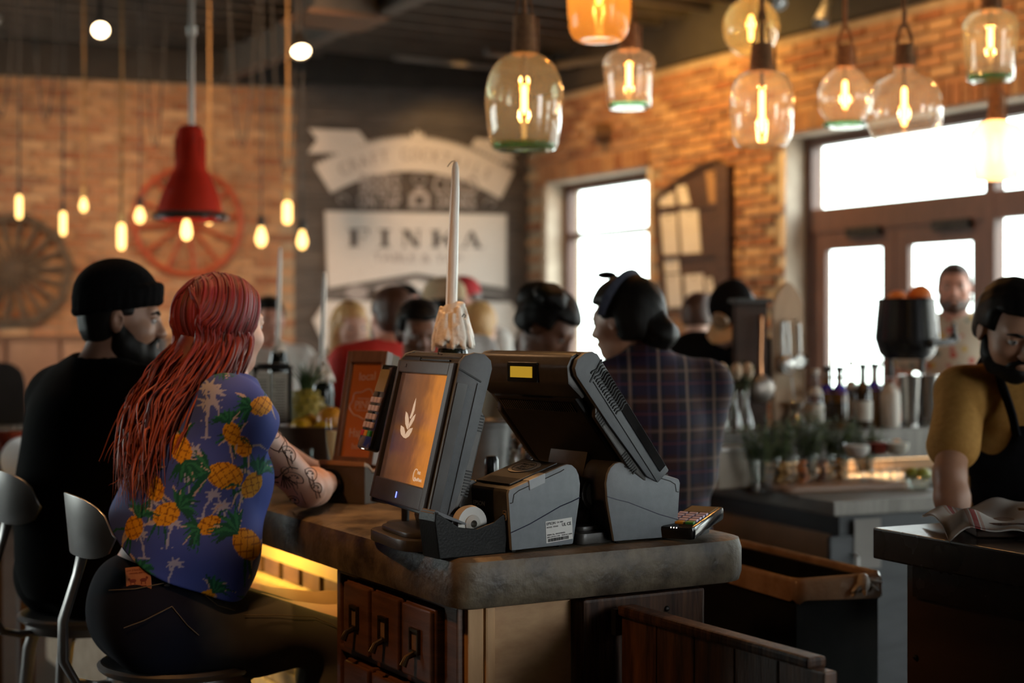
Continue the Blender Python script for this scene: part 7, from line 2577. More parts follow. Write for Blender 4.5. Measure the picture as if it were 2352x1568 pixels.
def stool(label, x, y, rz):
    t = thing('bar_stool', label, 'stool', (x, y, 0), rz)
    MB().lathe([(0, 0.738), (0.12, 0.736), (0.172, 0.742), (0.182, 0.750), (0.184, 0.757), (0.176, 0.763), (0.14, 0.758), (0.0, 0.752)], 40).build('seat', STM, t, smooth=True)
    MB().lathe([(0.150, 0.72), (0.163, 0.72), (0.163, 0.742), (0.150, 0.742), (0.15, 0.72)], 32).build('seat_ring', STM, t, smooth=True)
    for k in range(4):
        a = math.pi / 4 + k * math.pi / 2
        d = V((math.cos(a), math.sin(a), 0))
        MB().tube([d * 0.10 + V((0, 0, 0.735)), d * 0.150 + V((0, 0, 0.715)), d * 0.168 + V((0, 0, 0.66)), d * 0.235 + V((0, 0, 0.012)), d * 0.236], [0.019, 0.021, 0.021, 0.015, 0.014], 10, flat=0.75).build('leg', STM, t, smooth=True)
    MB().tube([(0.206 * math.cos(a), 0.206 * math.sin(a), 0.26) for a in np.linspace(0, 6.28, 41)[:-1]], 0.010, 8, closed=True).build('foot_ring', STM, t, smooth=True)
    MB().tube([(-0.08, 0, 0.724), (-0.19, 0, 0.722), (-0.235, 0, 0.735), (-0.262, 0, 0.785), (-0.262, 0, 0.87), (-0.232, 0, 0.965), (-0.218, 0, 1.02), (-0.222, 0, 1.07)], [0.02, 0.021, 0.023, 0.024, 0.023, 0.021, 0.026, 0.03], 12, flat=0.45).build('back_stem', STM, t, smooth=True)
    vs, fs, n = [], [], 17
    for i in range(n):
        u = -1 + 2 * i / (n - 1)
        a = u * 0.60
        hgt = 0.062 * math.sqrt(max(0.0, 1 - abs(u) ** 3.2)) + 0.004
        cz = 1.075 - 0.012 * u * u
        for rr_ in (0.275, 0.269):
            for sg_ in (-1, 1):
                fl = 0.012 if sg_ > 0 else 0.0
                vs.append((-(rr_ + fl) * math.cos(a) + 0.035, (rr_ + fl) * math.sin(a), cz + sg_ * hgt))
    for i in range(n - 1):
        o = i * 4
        for a, b in ((0, 1), (1, 3), (3, 2), (2, 0)):
            fs.append((o + a, o + b, o + 4 + b, o + 4 + a))
    fs += [(0, 2, 3, 1), ((n - 1) * 4, (n - 1) * 4 + 1, (n - 1) * 4 + 3, (n - 1) * 4 + 2)]
    MB().add(vs, fs).build('backrest', STM, t, smooth=True, bevel=0.0015)
    return t


stool('cast metal bar stool with curved backrest under the red haired woman', -0.735, 3.395, R(30))
stool('cast metal bar stool with curved backrest under the man in the beanie', -1.10, 3.98, R(38))
# a further table and chairs at the left edge
tb = thing('high_table', 'dark wooden high table with drinks behind the man in the beanie', 'table', (-2.0, 5.25, 0), R(30))
MB().box((0, 0, 0.955), (0.70, 0.70, 0.04)).build('tabletop', DARKW, tb, bevel=0.004)
for qx in (-1, 1):
    for qy in (-1, 1):
        MB().box((qx * 0.26, qy * 0.26, 0.467), (0.05, 0.05, 0.935)).build('leg', DARKW, tb)
TT = 0.976
lathe_thing('cocktail_glass', 'stemmed glass of red cocktail on the table at the left edge', 'glass', (-1.72, 5.22, TT), [
    ('glass_bowl', [(0.048, 0.19), (0.05, 0.15), (0.04, 0.10), (0.006, 0.075), (0.005, 0.006), (0.036, 0.002), (0, 0)], WATERG),
    ('cocktail', [(0, 0.082), (0.03, 0.095), (0.045, 0.14), (0.046, 0.172), (0, 0.172)], mat('red_cocktail', (0.26, 0.02, 0.008), 0.15, c2=(0.36, 0.05, 0.012), scale=6))])
lathe_thing('water_carafe', 'clear glass carafe with slim neck beside the red cocktail', 'carafe', (-1.66, 5.32, TT), [('glass_body', [(0.018, 0.26), (0.015, 0.22), (0.016, 0.17), (0.045, 0.09), (0.048, 0.01), (0.0, 0.0)], CLEAR), ('stopper', [(0, 0.262), (0.02, 0.262), (0.022, 0.275), (0, 0.28)], STEEL)])
pl_ = thing('side_plate', 'white china plate leaning at the table edge by the man in black', 'plate', (-1.645, 5.10, 0.976), 0, None, (R(64), R(18), R(20)))
MB().lathe([(0, 0), (0.05, 0), (0.09, 0.014), (0.088, 0.018), (0.05, 0.005), (0, 0.004)], 28, TR((0, 0.082, 0))).build('dish', mat('white_china', (0.7, 0.68, 0.64), 0.2, c2=(0.74, 0.72, 0.68), scale=6), pl_, smooth=True)
MB().lathe([(0.088, 0.0155), (0.091, 0.016), (0.0885, 0.0185), (0.086, 0.017)], 28, TR((0, 0.082, 0))).build('rim', mat('white_rim', (0.76, 0.75, 0.72), 0.15), pl_, smooth=True)
ch = thing('dining_chair', 'dark wooden dining chair with rounded back at the left edge', 'chair', (-2.62, 7.6, 0), R(200))
MB().box((0, 0, 0.62), (0.40, 0.40, 0.04)).build('seat', DARKW, ch, bevel=0.01)
for qx in (-1, 1):
    for qy in (-1, 1):
        MB().tube([(qx * 0.17, qy * 0.17, 0.60), (qx * 0.2, qy * 0.2, 0.0)], 0.018, 8).build('leg', DARKW, ch)
MB().prism(rounded([(-0.2, 0.70), (0.2, 0.70), (0.17, 1.34), (-0.17, 1.34)], [0.03, 0.03, 0.12, 0.12]), 0.19, 0.215, 'y').build('backrest', mat('chair_back', (0.02, 0.017, 0.015), 0.5, c2=(0.03, 0.025, 0.022), scale=8), ch, bevel=0.004)

# ---------------------------------------------------------------- the bar station: steel worktop, raised shelf and everything on them
ST0, SRZ = V((1.08, 5.10, 0)), R(24)
SX, SY = V((math.cos(SRZ), math.sin(SRZ), 0)), V((-math.sin(SRZ), math.cos(SRZ), 0))
SZ = 0.92


def S(x, y, z=SZ):
    return ST0 + SX * x + SY * y + V((0, 0, z))


def spx(px, y, z):
    """point of the station line y (local) that a pixel column meets"""
    k = (px - 1176) / F_PX
    x = (k * (ST0.y + SY.y * y) - ST0.x - SY.x * y) / (SX.x - k * SX.y)
    return S(x, y, z)


STST = mat('worktop_steel', (0.11, 0.10, 0.09), 0.4, 0.6, c2=(0.17, 0.155, 0.14), scale=4, stretch=(10, 1, 1), r2=0.55)
STD = mat('cabinet_steel', (0.042, 0.044, 0.047), 0.5, 0.5, c2=(0.065, 0.067, 0.071), scale=3, stretch=(1, 1, 6), r2=0.6)
st = thing('bar_station', 'stainless steel bar station with raised rear shelf and panelled front', 'bar station', ST0, SRZ)
MB().box((0.75, 0.50, SZ - 0.025), (1.52, 1.02, 0.05)).build('worktop', STST, st, bevel=0.004)
MB().box((0.76, 0.50, 0.46), (1.44, 0.94, 0.82)).build('carcass', STD, st, bevel=0.003)
MB().box((0.03, 0.5, 0.45), (0.018, 0.86, 0.70)).build('end_panel', mat('warm_lit_steel', (0.30, 0.165, 0.08), 0.45, 0.25, c2=(0.40, 0.23, 0.12), scale=3), st, bevel=0.004)  # steel end face, the warm lamplight on it put into its colour
for i in range(3):
    MB().box((0.20 + i * 0.46, 0.02, 0.44), (0.42, 0.02, 0.72)).build('door', STD, st, bevel=0.004)
    MB().tube([(0.08 + i * 0.46, 0.0, 0.74), (0.08 + i * 0.46, -0.02, 0.73), (0.08 + i * 0.46, -0.02, 0.60), (0.08 + i * 0.46, 0.0, 0.59)], 0.006, 6).build('door_handle', STEEL, st, smooth=True)
MB().box((0.75, 0.86, 1.04), (1.52, 0.28, 0.12)).build('rear_shelf', STST, st, bevel=0.004)
MB().box((0.75, 0.93, 0.95), (1.5, 0.03, 0.07)).build('backsplash', mat('cream_backsplash', (0.55, 0.36, 0.2), 0.5, c2=(0.6, 0.4, 0.23), scale=4), st)
MB().box((0.75, 0.74, 0.982), (1.4, 0.02, 0.008)).build('shelf_light', glow('shelf_strip', (1.0, 0.6, 0.28), 5.0), st)
light('AREA', 'station_strip_light', S(0.75, 0.76, 0.972), 2.2, (1.0, 0.58, 0.26), shape='RECTANGLE', size=1.4, size_y=0.03).rotation_euler = (0, 0, SRZ)
MB().box((0.04, 0.12, 0.77), (0.11, 0.004, 0.17), TR((0.10, -0.112, -0.0))).build('notice', mat('notice_grey', (0.19, 0.175, 0.16), 0.7, c2=(0.22, 0.20, 0.185), scale=4), st)
bmat_ = thing('bar_mat', 'black ribbed rubber bar mat along the station edge', 'bar mat', S(0.92, 0.16), SRZ)
MB().box((0, 0, 0.004), (0.62, 0.22, 0.008)).build('base', BLACK, bmat_)
rb_ = MB()
for i in range(38):
    rb_.box((-0.30 + i * 0.0162, 0, 0.011), (0.006, 0.21, 0.006))
rb_.build('ribs', BLACKG, bmat_)['kind'] = 'stuff'
cbd = thing('cutting_board', 'wide rounded wooden cutting board on the station edge', 'cutting board', S(0.24, 0.36), R(18))
MB().prism(rounded([(-0.26, -0.13), (0.26, -0.13), (0.26, 0.15), (-0.26, 0.15)], [0.05] * 4), 0.0, 0.022, 'z').build('board', mat('board_maple', (0.20, 0.105, 0.06), 0.45, c2=(0.27, 0.15, 0.09), scale=5, stretch=(1, 8, 1)), cbd, bevel=0.006, smooth=True)
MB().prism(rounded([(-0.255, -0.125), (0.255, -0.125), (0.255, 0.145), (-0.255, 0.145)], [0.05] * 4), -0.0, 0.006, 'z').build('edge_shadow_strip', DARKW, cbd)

# bottles and tools on the raised shelf
SH = 1.10
GLB = {'dark': mat('dark_spirit_glass', (0.02, 0.012, 0.006), 0.12, c2=(0.04, 0.022, 0.01), scale=5), 'brown': mat('brown_spirit_glass', (0.10, 0.045, 0.012), 0.12, c2=(0.14, 0.065, 0.02), scale=5), 'clear': WATERG, 'blue': mat('blue_collar', (0.02, 0.02, 0.36), 0.2), 'white': mat('bottle_label', (0.5, 0.46, 0.4), 0.7, c2=(0.56, 0.52, 0.46), scale=9)}


def bottle(label, px, y, body, cap, lab, h=0.26, r=0.036):
    return lathe_thing('spirit_bottle', label, 'bottle', spx(px, y, SH), [
        ('glass_body', [(0, 0), (r * 0.95, 0), (r, 0.006), (r, h * 0.52), (r * 0.85, h * 0.60), (r * 0.36, h * 0.72), (r * 0.34, h * 0.94), (0, h * 0.94)], GLB[body]),
        ('collar', [(r * 0.80, h * 0.60), (r * 0.92, h * 0.575), (r * 0.6, h * 0.67), (r * 0.45, h * 0.70)], GLB[cap]),
        ('label', [(r * 1.01, h * 0.12), (r * 1.02, h * 0.125), (r * 1.02, h * 0.42), (r * 1.01, h * 0.425)], GLB[lab]),
        ('stopper', [(0, h * 0.92), (r * 0.45, h * 0.92), (r * 0.45, h * 1.0), (0, h * 1.0)], BLACK if cap != 'white' else GLB['white'])], 'spirit bottles on the raised shelf')


bottle('clear bottle at the left of the bottle row beside the tool board', 1872, 0.80, 'clear', 'white', 'white', 0.24)
bottle('brown bottle with blue collar, first of the blue collared ones', 1900, 0.84, 'brown', 'blue', 'dark', 0.25)
bottle('brown bottle with bright blue collar under the window light', 1928, 0.80, 'brown', 'blue', 'dark', 0.25)
bottle('slim clear bottle between the blue collars and the dark bottle', 1955, 0.86, 'clear', 'white', 'white', 0.27, 0.03)
bottle('dark bottle with pale label left of the white jug', 1982, 0.80, 'dark', 'dark', 'white', 0.26)
bottle('amber bottle with blue collar touching the white jug', 2008, 0.86, 'brown', 'blue', 'brown', 0.26)
lathe_thing('plastic_jug', 'opaque white plastic jug left of the steel shakers', 'jug', spx(2045, 0.80, SH), [('body', [(0, 0), (0.036, 0), (0.04, 0.01), (0.04, 0.13), (0.034, 0.15), (0.018, 0.17), (0.018, 0.18), (0, 0.18)], mat('white_plastic', (0.52, 0.46, 0.40), 0.5, c2=(0.57, 0.51, 0.44), scale=8)), ('cap', [(0, 0.178), (0.021, 0.178), (0.021, 0.20), (0, 0.205)], mat('brown_cap', (0.2, 0.07, 0.03), 0.4))])
for px, lab in ((2090, 'tall steel shaker tin nearest the white jug'), (2132, 'tall steel shaker tin at the right of the pair')):
    lathe_thing('shaker_tin', lab, 'shaker', spx(px, 0.80, SH), [('cup', [(0, 0.004), (0.030, 0.0), (0.032, 0.004), (0.043, 0.205), (0.0455, 0.208), (0.0425, 0.21), (0.03, 0.012), (0, 0.01)], CHROME), ('foot', [(0, 0.0), (0.033, 0.0), (0.0335, 0.012), (0.031, 0.014)], STEEL)], 'steel shakers')
for px, y, lab in ((2172, 0.82, 'small glass cup right of the steel shakers'), (2200, 0.84, 'second small glass cup behind the mustard sleeve')):
    lathe_thing('glass_cup', lab, 'glass', spx(px, y, SH), [('glass_bowl', [(0.034, 0.12), (0.03, 0.06), (0.02, 0.02), (0.026, 0.0), (0, 0)], WATERG), ('rim', [(0.034, 0.119), (0.0355, 0.121), (0.034, 0.123), (0.0325, 0.121), (0.034, 0.119)], WATERG)])
# dark tool plank and pale pointed board with hanging tools
wp_ = thing('tool_plank', 'dark upright plank with a steel ledge standing on the shelf', 'plank', spx(1722, 0.86, SH), SRZ)
MB().box((0, 0, 0.25), (0.145, 0.03, 0.50)).build('plank', mat('dark_tool_plank', (0.025, 0.012, 0.008), 0.7, c2=(0.045, 0.022, 0.014), scale=8, spec=0.2), wp_, bevel=0.003)
MB().box((0, -0.005, 0.508), (0.17, 0.06, 0.018)).build('ledge', IRON, wp_, bevel=0.003)
ld = thing('copper_ladle', 'copper handled ladle hanging on the dark upright plank', 'ladle', spx(1738, 0.86, SH) - SY * 0.03, SRZ)
COP = mat('copper', (0.42, 0.17, 0.07), 0.3, 0.9, c2=(0.5, 0.22, 0.1), scale=12)
MB().tube([(0.0, 0, 0.445), (0.0, 0, 0.38), (-0.006, -0.004, 0.28), (-0.012, -0.01, 0.22)], [0.007, 0.006, 0.006, 0.011], 8).build('handle', COP, ld, smooth=True)
MB().ell((-0.012, -0.02, 0.165), (0.062, 0.03, 0.056), 20, 12).build('bowl', mat('pewter', (0.2, 0.17, 0.15), 0.4, 0.8, c2=(0.26, 0.22, 0.19), scale=8), ld, smooth='full')
MB().ell((0, 0, 0.445), 0.009, 10, 8).build('knob', COP, ld, smooth='full')
tbd = thing('pointed_board', 'pale wooden board with pointed top holding hanging bar tools', 'board', spx(1808, 0.88, SH), SRZ)
MB().prism([(-0.068, 0.0), (0.068, 0.0), (0.068, 0.50), (0.052, 0.535), (0.02, 0.575), (0.0, 0.585), (-0.02, 0.575), (-0.052, 0.535), (-0.068, 0.50)], -0.012, 0.012, 'y').build('board', mat('pale_board', (0.36, 0.235, 0.135), 0.6, c2=(0.45, 0.30, 0.18), scale=5, stretch=(6, 6, 1)), tbd, bevel=0.003)
for q in (-0.03, 0.03):
    MB().tube([(q, -0.012, 0.43), (q, -0.026, 0.43), (q, -0.028, 0.44)], 0.003, 6).build('hook', IRON, tbd)
for dx, z0, lab, k in ((-0.030, 0.20, 'hinged citrus press hanging at left on the pointed board', 0), (0.034, 0.22, 'slotted strainer hanging at right on the pointed board', 1), (0.0, 0.02, 'round jigger hanging low on the pointed board', 2)):
    t = thing(('citrus_press', 'bar_strainer', 'jigger')[k], lab, 'bar tool', spx(1808, 0.88, SH) - SY * 0.03 + SX * dx, SRZ)
    if k == 0:
        MB().ell((0, -0.012, z0 + 0.06), (0.040, 0.022, 0.036), 18, 10).build('cup', STEEL, t, smooth='full')
        for q in (-1, 1):
            MB().tube([(q * 0.012, -0.006, z0 + 0.08), (q * 0.014, -0.004, z0 + 0.16), (q * 0.010, 0, z0 + 0.225)], 0.007, 8).build('handle', STEEL, t, smooth=True)
        MB().tube([(0.03 * math.cos(a), -0.022, z0 + 0.055 + 0.032 * math.sin(a)) for a in np.linspace(-3.0, 0.1, 12)], 0.006, 6).build('spout', STEEL, t, smooth=True)
    elif k == 1:
        MB().lathe([(0, 0), (0.032, 0), (0.034, 0.003), (0, 0.004)], 20, TR((0, -0.008, z0 + 0.05)) @ Euler((R(90), 0, 0)).to_matrix().to_4x4()).build('disc', STEEL, t, smooth=True)
        MB().tube([(0.030 * math.cos(a), -0.014, z0 + 0.05 + 0.030 * math.sin(a)) for a in np.linspace(0, 6.28, 25)[:-1]], 0.004, 6, closed=True).build('coil', CHROME, t, smooth=True)
        MB().tube([(0, -0.006, z0 + 0.08), (0, 0, z0 + 0.20)], 0.008, 8).build('handle', STEEL, t, smooth=True)
    else:
        MB().lathe([(0.0, 0.05), (0.006, 0.05), (0.034, 0.09), (0.036, 0.09), (0.01, 0.048), (0.045, 0.0), (0.042, 0.0), (0.0, 0.045)], 20, TR((0, -0.024, z0))).build('cups', CHROME, t, smooth=True)
        MB().tube([(0, -0.02, z0 + 0.09), (0, 0, z0 + 0.19)], 0.003, 6).build('hanger', STEEL, t)
# bucket of oranges on an iron stand
bs = spx(2082, 0.86, SH)
ib = thing('enamel_bucket', 'black enamel bucket of oranges clamped on an iron stand', 'bucket', bs, SRZ)
zb = 0.275
MB().lathe([(0, zb), (0.09, zb), (0.112, zb + 0.02), (0.132, zb + 0.085), (0.118, zb + 0.24), (0.122, zb + 0.25), (0.112, zb + 0.25), (0.12, zb + 0.09), (0.08, zb + 0.012), (0, zb + 0.012)], 36).build('pail', BLACKG, ib, smooth=True)
MB().tube([(0.08, 0.02, 0.0), (0.10, 0.02, zb + 0.02)], 0.010, 8).build('post', IRON, ib)
MB().tube([(-0.05, 0.03, 0.0), (-0.06, 0.03, zb + 0.02)], 0.010, 8).build('post', IRON, ib)
MB().box((0, 0.02, 0.006), (0.22, 0.14, 0.012)).build('base', IRON, ib, bevel=0.003)
cl_ = MB()
cl_.tube([(0.02, -0.128, zb + 0.065), (0.11, -0.12, zb + 0.07), (0.17, -0.09, zb + 0.075)], 0.014, 8)
cl_.ell((0.02, -0.128, zb + 0.065), 0.02, 10, 8)
cl_.ell((0.17, -0.09, zb + 0.085), 0.022, 10, 8)
cl_.tube([(0.17, -0.09, zb + 0.085), (0.17, -0.09, zb + 0.15)], 0.009, 8)
cl_.build('clamp', IRON, ib, smooth=True)
for dx, dy, dz, r_, lab in ((0.055, -0.02, zb + 0.255, 0.052, 'orange heaped at right in the black enamel bucket'), (-0.045, 0.0, zb + 0.238, 0.046, 'orange lying lower at left in the black enamel bucket'), (0.0, 0.06, zb + 0.235, 0.045, 'orange at the back of the black enamel bucket')):
    t = thing('orange', lab, 'fruit', bs + SX * dx + SY * dy + V((0, 0, dz)))
    MB().ell((0, 0, 0), r_, 20, 14).build('peel', mat('orange_peel_deep', (0.50, 0.13, 0.02), 0.5, c2=(0.58, 0.17, 0.03), scale=30, bump=0.1), t, smooth='full')
    MB().ell((0.01, 0, r_ * 0.98), 0.005, 8, 6).build('stem_scar', mat('stem_green', (0.10, 0.12, 0.03), 0.7), t)
lathe_thing('glass_decanter', 'clear cone shaped glass decanter before the door glass', 'decanter', spx(1988, 0.95, SH) + V((0, 0, 0.17)), [('glass_body', [(0.016, 0.20), (0.012, 0.18), (0.016, 0.16), (0.055, 0.02), (0.05, 0.0), (0, 0)], CLEAR), ('stopper', [(0, 0.2), (0.014, 0.2), (0.016, 0.22), (0, 0.23)], WATERG)])
bxk = thing('speed_caddy', 'dark box caddy under the glass decanter on the raised shelf', 'box', spx(1988, 0.95, SH), SRZ)
MB().box((0, 0, 0.085), (0.13, 0.10, 0.17)).build('box', mat('caddy_brown', (0.035, 0.024, 0.017), 0.6, c2=(0.055, 0.038, 0.027), scale=6), bxk, bevel=0.004)
MB().box((0, -0.048, 0.16), (0.134, 0.012, 0.016)).build('rim', IRON, bxk)
# crossed straws / swizzle holder against the bright door
sw = thing('swizzle_rack', 'thin iron rack of swizzle sticks against the bright door glass', 'rack', spx(1926, 0.95, SH), SRZ)
for dx, h_ in ((-0.07, 0.20), (0.0, 0.40), (0.03, 0.32), (-0.035, 0.28)):
    MB().tube([(dx, 0, 0), (dx * 0.9, 0, h_)], 0.003, 6).build('stick', IRON, sw)
MB().box((0, 0, 0.20), (0.16, 0.01, 0.010)).build('cross_bar', IRON, sw)
MB().box((0, 0, 0.01), (0.16, 0.08, 0.02)).build('base', IRON, sw, bevel=0.003)

# garnish glasses, herbs and coupes on the worktop
HERB = mat('herb_leaf', (0.018, 0.034, 0.009), 0.6, c2=(0.055, 0.075, 0.018), scale=20, rand=('island', [(0.6, 0.6, 0.6), (1.2, 1.2, 1.0), (1.9, 1.8, 1.2)]))
rgp = np.random.default_rng(9)
for px, y, h_, lab in ((1742, 0.40, 0.22, 'bunch of mint in a tall glass at the left of the herbs'), (1790, 0.50, 0.25, 'tall bunch of dark rosemary second among the herbs'), (1858, 0.54, 0.26, 'broad bunch of thyme in the middle of the herbs'), (1925, 0.56, 0.23, 'spiky bunch of rosemary below the blue bottles'), (1985, 0.57, 0.2, 'small green herb bunch at the right of the herbs')):
    t = thing('herb_glass', lab, 'herbs', spx(px, y, SZ), 0, 'herbs in glasses')
    MB().lathe([(0.04, 0.11), (0.036, 0.004), (0, 0), (0, 0.006), (0.034, 0.01), (0.038, 0.11), (0.04, 0.11)], 20).build('glass', WATERG, t, smooth=True)
    hb = MB()
    for i in range(46):
        a, rr_ = rgp.uniform(0, 6.28), rgp.uniform(0.02, 0.085)
        tip = V((rr_ * math.cos(a), rr_ * math.sin(a), h_ * rgp.uniform(0.75, 1.1)))
        b0 = V((rr_ * 0.25 * math.cos(a), rr_ * 0.25 * math.sin(a), 0.03))
        hb.tube([b0, lerp(b0, tip, 0.5) + V((0, 0, 0.02)), tip], [0.0016, 0.0014, 0.0008], 4)
        for k in range(9):
            q = lerp(b0, tip, 0.42 + 0.58 * k / 9)
            d = V((rgp.normal(), rgp.normal(), rgp.normal() * 0.6 + 0.3)).normalized()
            hb.tube([q, q + d * 0.012, q + d * 0.024], [0.001, 0.0048, 0.0006], 4, flat=0.35)
    hb.build('foliage', HERB, t)['kind'] = 'stuff'
for i, (px, y, c1, lab) in enumerate(((1752, 0.30, None, 'empty clear glass at the left end of the garnish row'), (1800, 0.37, (0.36, 0.19, 0.05), 'glass of golden ginger slices in the garnish row'), (1842, 0.40, (0.42, 0.13, 0.025), 'glass of orange peel in the garnish row'), (1886, 0.42, (0.10, 0.035, 0.016), 'glass of dark brown garnish in the garnish row'), (1926, 0.42, (0.36, 0.17, 0.04), 'glass of amber garnish in the garnish row'))):
    parts = [('glass_bowl', [(0.037, 0.115), (0.033, 0.004), (0, 0), (0, 0.008), (0.031, 0.012), (0.035, 0.115), (0.037, 0.115)], WATERG)]
    t = lathe_thing('garnish_glass', lab, 'glass', spx(px, y, SZ), parts, 'garnish glasses on the station')
    if c1:
        g = MB()
        for k in range(18):
            g.ell((rgp.uniform(-0.018, 0.018), rgp.uniform(-0.018, 0.018), 0.02 + 0.08 * k / 18), (0.014, 0.011, 0.006), 8, 5, TR((0, 0, 0), rgp.uniform(0, 3)))
        g.build('garnish', mat('garnish_%d' % i, c1, 0.5, c2=tuple(min(1, v * 1.5) for v in c1), scale=30), t, smooth='full')['kind'] = 'stuff'
for px, y, c1, lab in ((1968, 0.40, (0.62, 0.58, 0.54), 'coupe of white foamy cocktail'), (2018, 0.48, (0.20, 0.02, 0.015), 'coupe of dark red cocktail between the pale ones'), (2058, 0.44, (0.58, 0.52, 0.44), 'coupe of cream cocktail topped with a yellow flower')):
    t = lathe_thing('coupe_glass', lab, 'glass', spx(px, y, SZ), [('glass_bowl', [(0.05, 0.155), (0.046, 0.125), (0.03, 0.105), (0.006, 0.098), (0.0045, 0.006), (0.034, 0.002), (0.0, 0.0)], WATERG), ('cocktail', [(0, 0.102), (0.028, 0.108), (0.044, 0.126), (0.048, 0.148), (0, 0.15)], mat('drink_%d' % px, c1, 0.3, c2=tuple(min(1, v * 1.15) for v in c1), scale=20))], 'coupes on the station')
    if px == 2058:
        for k in range(6):
            MB().ell((0.008 * math.cos(k), 0.008 * math.sin(k), 0.158), (0.009, 0.005, 0.004), 8, 5, TR((0, 0, 0), k * 1.05)).build('petal', ORA, t, smooth='full')
for (px, y), lab in zip(((1992, 0.30), (2014, 0.36), (2036, 0.30), (2052, 0.36), (2072, 0.32)), ('leftmost thick clear shot glass under the white foamy coupe', 'second shot glass from the left, set behind the first', 'middle shot glass at the front of the little cluster', 'fourth shot glass, behind the middle one', 'rightmost shot glass next to the lime bowl')):
    lathe_thing('shot_glass', lab, 'glass', spx(px, y, SZ), [('glass_bowl', [(0.022, 0.062), (0.017, 0.006), (0.0, 0.0), (0.0, 0.012), (0.015, 0.016), (0.02, 0.062), (0.022, 0.062)], WATERG), ('foot', [(0, 0), (0.0175, 0), (0.017, 0.012), (0, 0.012)], CHROME)], 'shot glasses')
lb_ = lathe_thing('lime_bowl', 'small glass bowl of limes beside the bartender arm', 'bowl', spx(2112, 0.22, SZ), [('glass_bowl', [(0, 0), (0.03, 0), (0.06, 0.045), (0.057, 0.045), (0.028, 0.005), (0, 0.005)], CLEAR), ('rim', [(0.057, 0.044), (0.061, 0.045), (0.058, 0.048), (0.055, 0.046)], CHROME)])
for dx, dy, lab in ((0.012, 0.0, 'cut lime lying on top in the glass bowl'), (-0.022, 0.012, 'lime lying at left in the glass bowl')):
    t = thing('lime', lab, 'fruit', spx(2112, 0.22, SZ) + V((dx, dy, 0.052)))
    MB().ell((0, 0, 0), (0.03, 0.025, 0.024), 16, 10).build('peel', mat('lime_peel', (0.20, 0.22, 0.02), 0.45, c2=(0.28, 0.28, 0.04), scale=30), t, smooth='full')
    MB().ell((0.029, 0, 0), 0.004, 8, 6).build('stem_scar', mat('stem_green', (0.10, 0.12, 0.03), 0.7), t)
for px, lab in ((2205, 'amber tealight glass right of the bartender forearm'), (2240, 'second amber tealight glass nearer the black apron')):
    lathe_thing('tealight_glass', lab, 'glass', spx(px, 0.24, SZ), [('glass_bowl', [(0.034, 0.05), (0.03, 0.0), (0, 0), (0, 0.006), (0.028, 0.008), (0.032, 0.05), (0.034, 0.05)], WATERG), ('fill', [(0, 0.008), (0.027, 0.008), (0.029, 0.03), (0, 0.03)], mat('amber_fill', (0.55, 0.3, 0.12), 0.4, c2=(0.62, 0.36, 0.16), scale=9))])
# flower bottles at the left end of the shelf
for px, lab in ((1652, 'clear carafe with green sprigs at the left end of the shelf'), (1686, 'clear carafe with a pale flower next to the plaid shoulder'), (1712, 'clear narrow carafe in front of the dark upright plank')):
    t = lathe_thing('sprig_carafe', lab, 'carafe', spx(px, 0.76, SH), [('glass_body', [(0.014, 0.16), (0.012, 0.12), (0.014, 0.10), (0.034, 0.04), (0.032, 0.0), (0, 0)], CLEAR)], 'carafes with sprigs')
    sp_ = MB()
    for i in range(7):
        a = rgp.uniform(0, 6.28)
        tip = V((0.05 * math.cos(a), 0.05 * math.sin(a), rgp.uniform(0.2, 0.28)))
        sp_.tube([(0, 0, 0.06), (0, 0, 0.15), tip], 0.0014, 4)
        for k in range(5):
            q = lerp(V((0, 0, 0.15)), tip, 0.3 + 0.15 * k)
            d = V((rgp.normal(), rgp.normal(), 0.4)).normalized()
            sp_.tube([q, q + d * 0.014, q + d * 0.03], [0.001, 0.006, 0.001], 4, flat=0.3)
    sp_.build('sprig', HERB, t)['kind'] = 'stuff'
    MB().ell((0.01, 0, 0.235), (0.022, 0.02, 0.035), 10, 8).build('blossom', mat('pale_blossom', (0.5, 0.36, 0.24), 0.7, c2=(0.56, 0.42, 0.3), scale=40), t, smooth='full')
bx_ = thing('ice_tub', 'pale square tub at the left end of the station worktop', 'tub', spx(1668, 0.55, SZ), SRZ)
MB().box((0, 0, 0.07), (0.16, 0.14, 0.14)).build('tub', mat('pale_tub', (0.40, 0.33, 0.26), 0.5, c2=(0.45, 0.38, 0.3), scale=5), bx_, bevel=0.006)
MB().box((0, 0, 0.142), (0.175, 0.155, 0.012)).build('rim', STEEL, bx_, bevel=0.003)

# ---------------------------------------------------------------- the bin with its liner
bn = thing('waste_bin', 'tall black waste bin with folded clear liner between the bars', 'bin', (0.683, 3.66, 0), R(24))
BL_, BWd = 0.62, 0.24
BINM = mat('bin_black_plastic', (0.006, 0.0055, 0.0055), 0.6, c2=(0.010, 0.009, 0.009), scale=12, spec=0.15)
o_ = MB()
for (x0, x1, y0, y1) in ((0, BWd, 0, 0.012), (0, BWd, BL_ - 0.012, BL_), (0, 0.012, 0.012, BL_ - 0.012), (BWd - 0.012, BWd, 0.012, BL_ - 0.012)):
    MB().box(((x0 + x1) / 2, (y0 + y1) / 2, 0.45), (x1 - x0, y1 - y0, 0.86)).build('wall', BINM, bn)
MB().box((BWd / 2, BL_ / 2, 0.03), (BWd, BL_, 0.03)).build('bottom', BINM, bn)
LINER = mat('clear_liner_film', (0.26, 0.15, 0.085), 0.25, c2=(0.36, 0.22, 0.13), scale=14, bump=0.3, bscale=40)
ln_ = MB()
pth = rounded([(-0.006, -0.006), (BWd + 0.006, -0.006), (BWd + 0.006, BL_ + 0.006), (-0.006, BL_ + 0.006)], [0.03] * 4)
rows = []
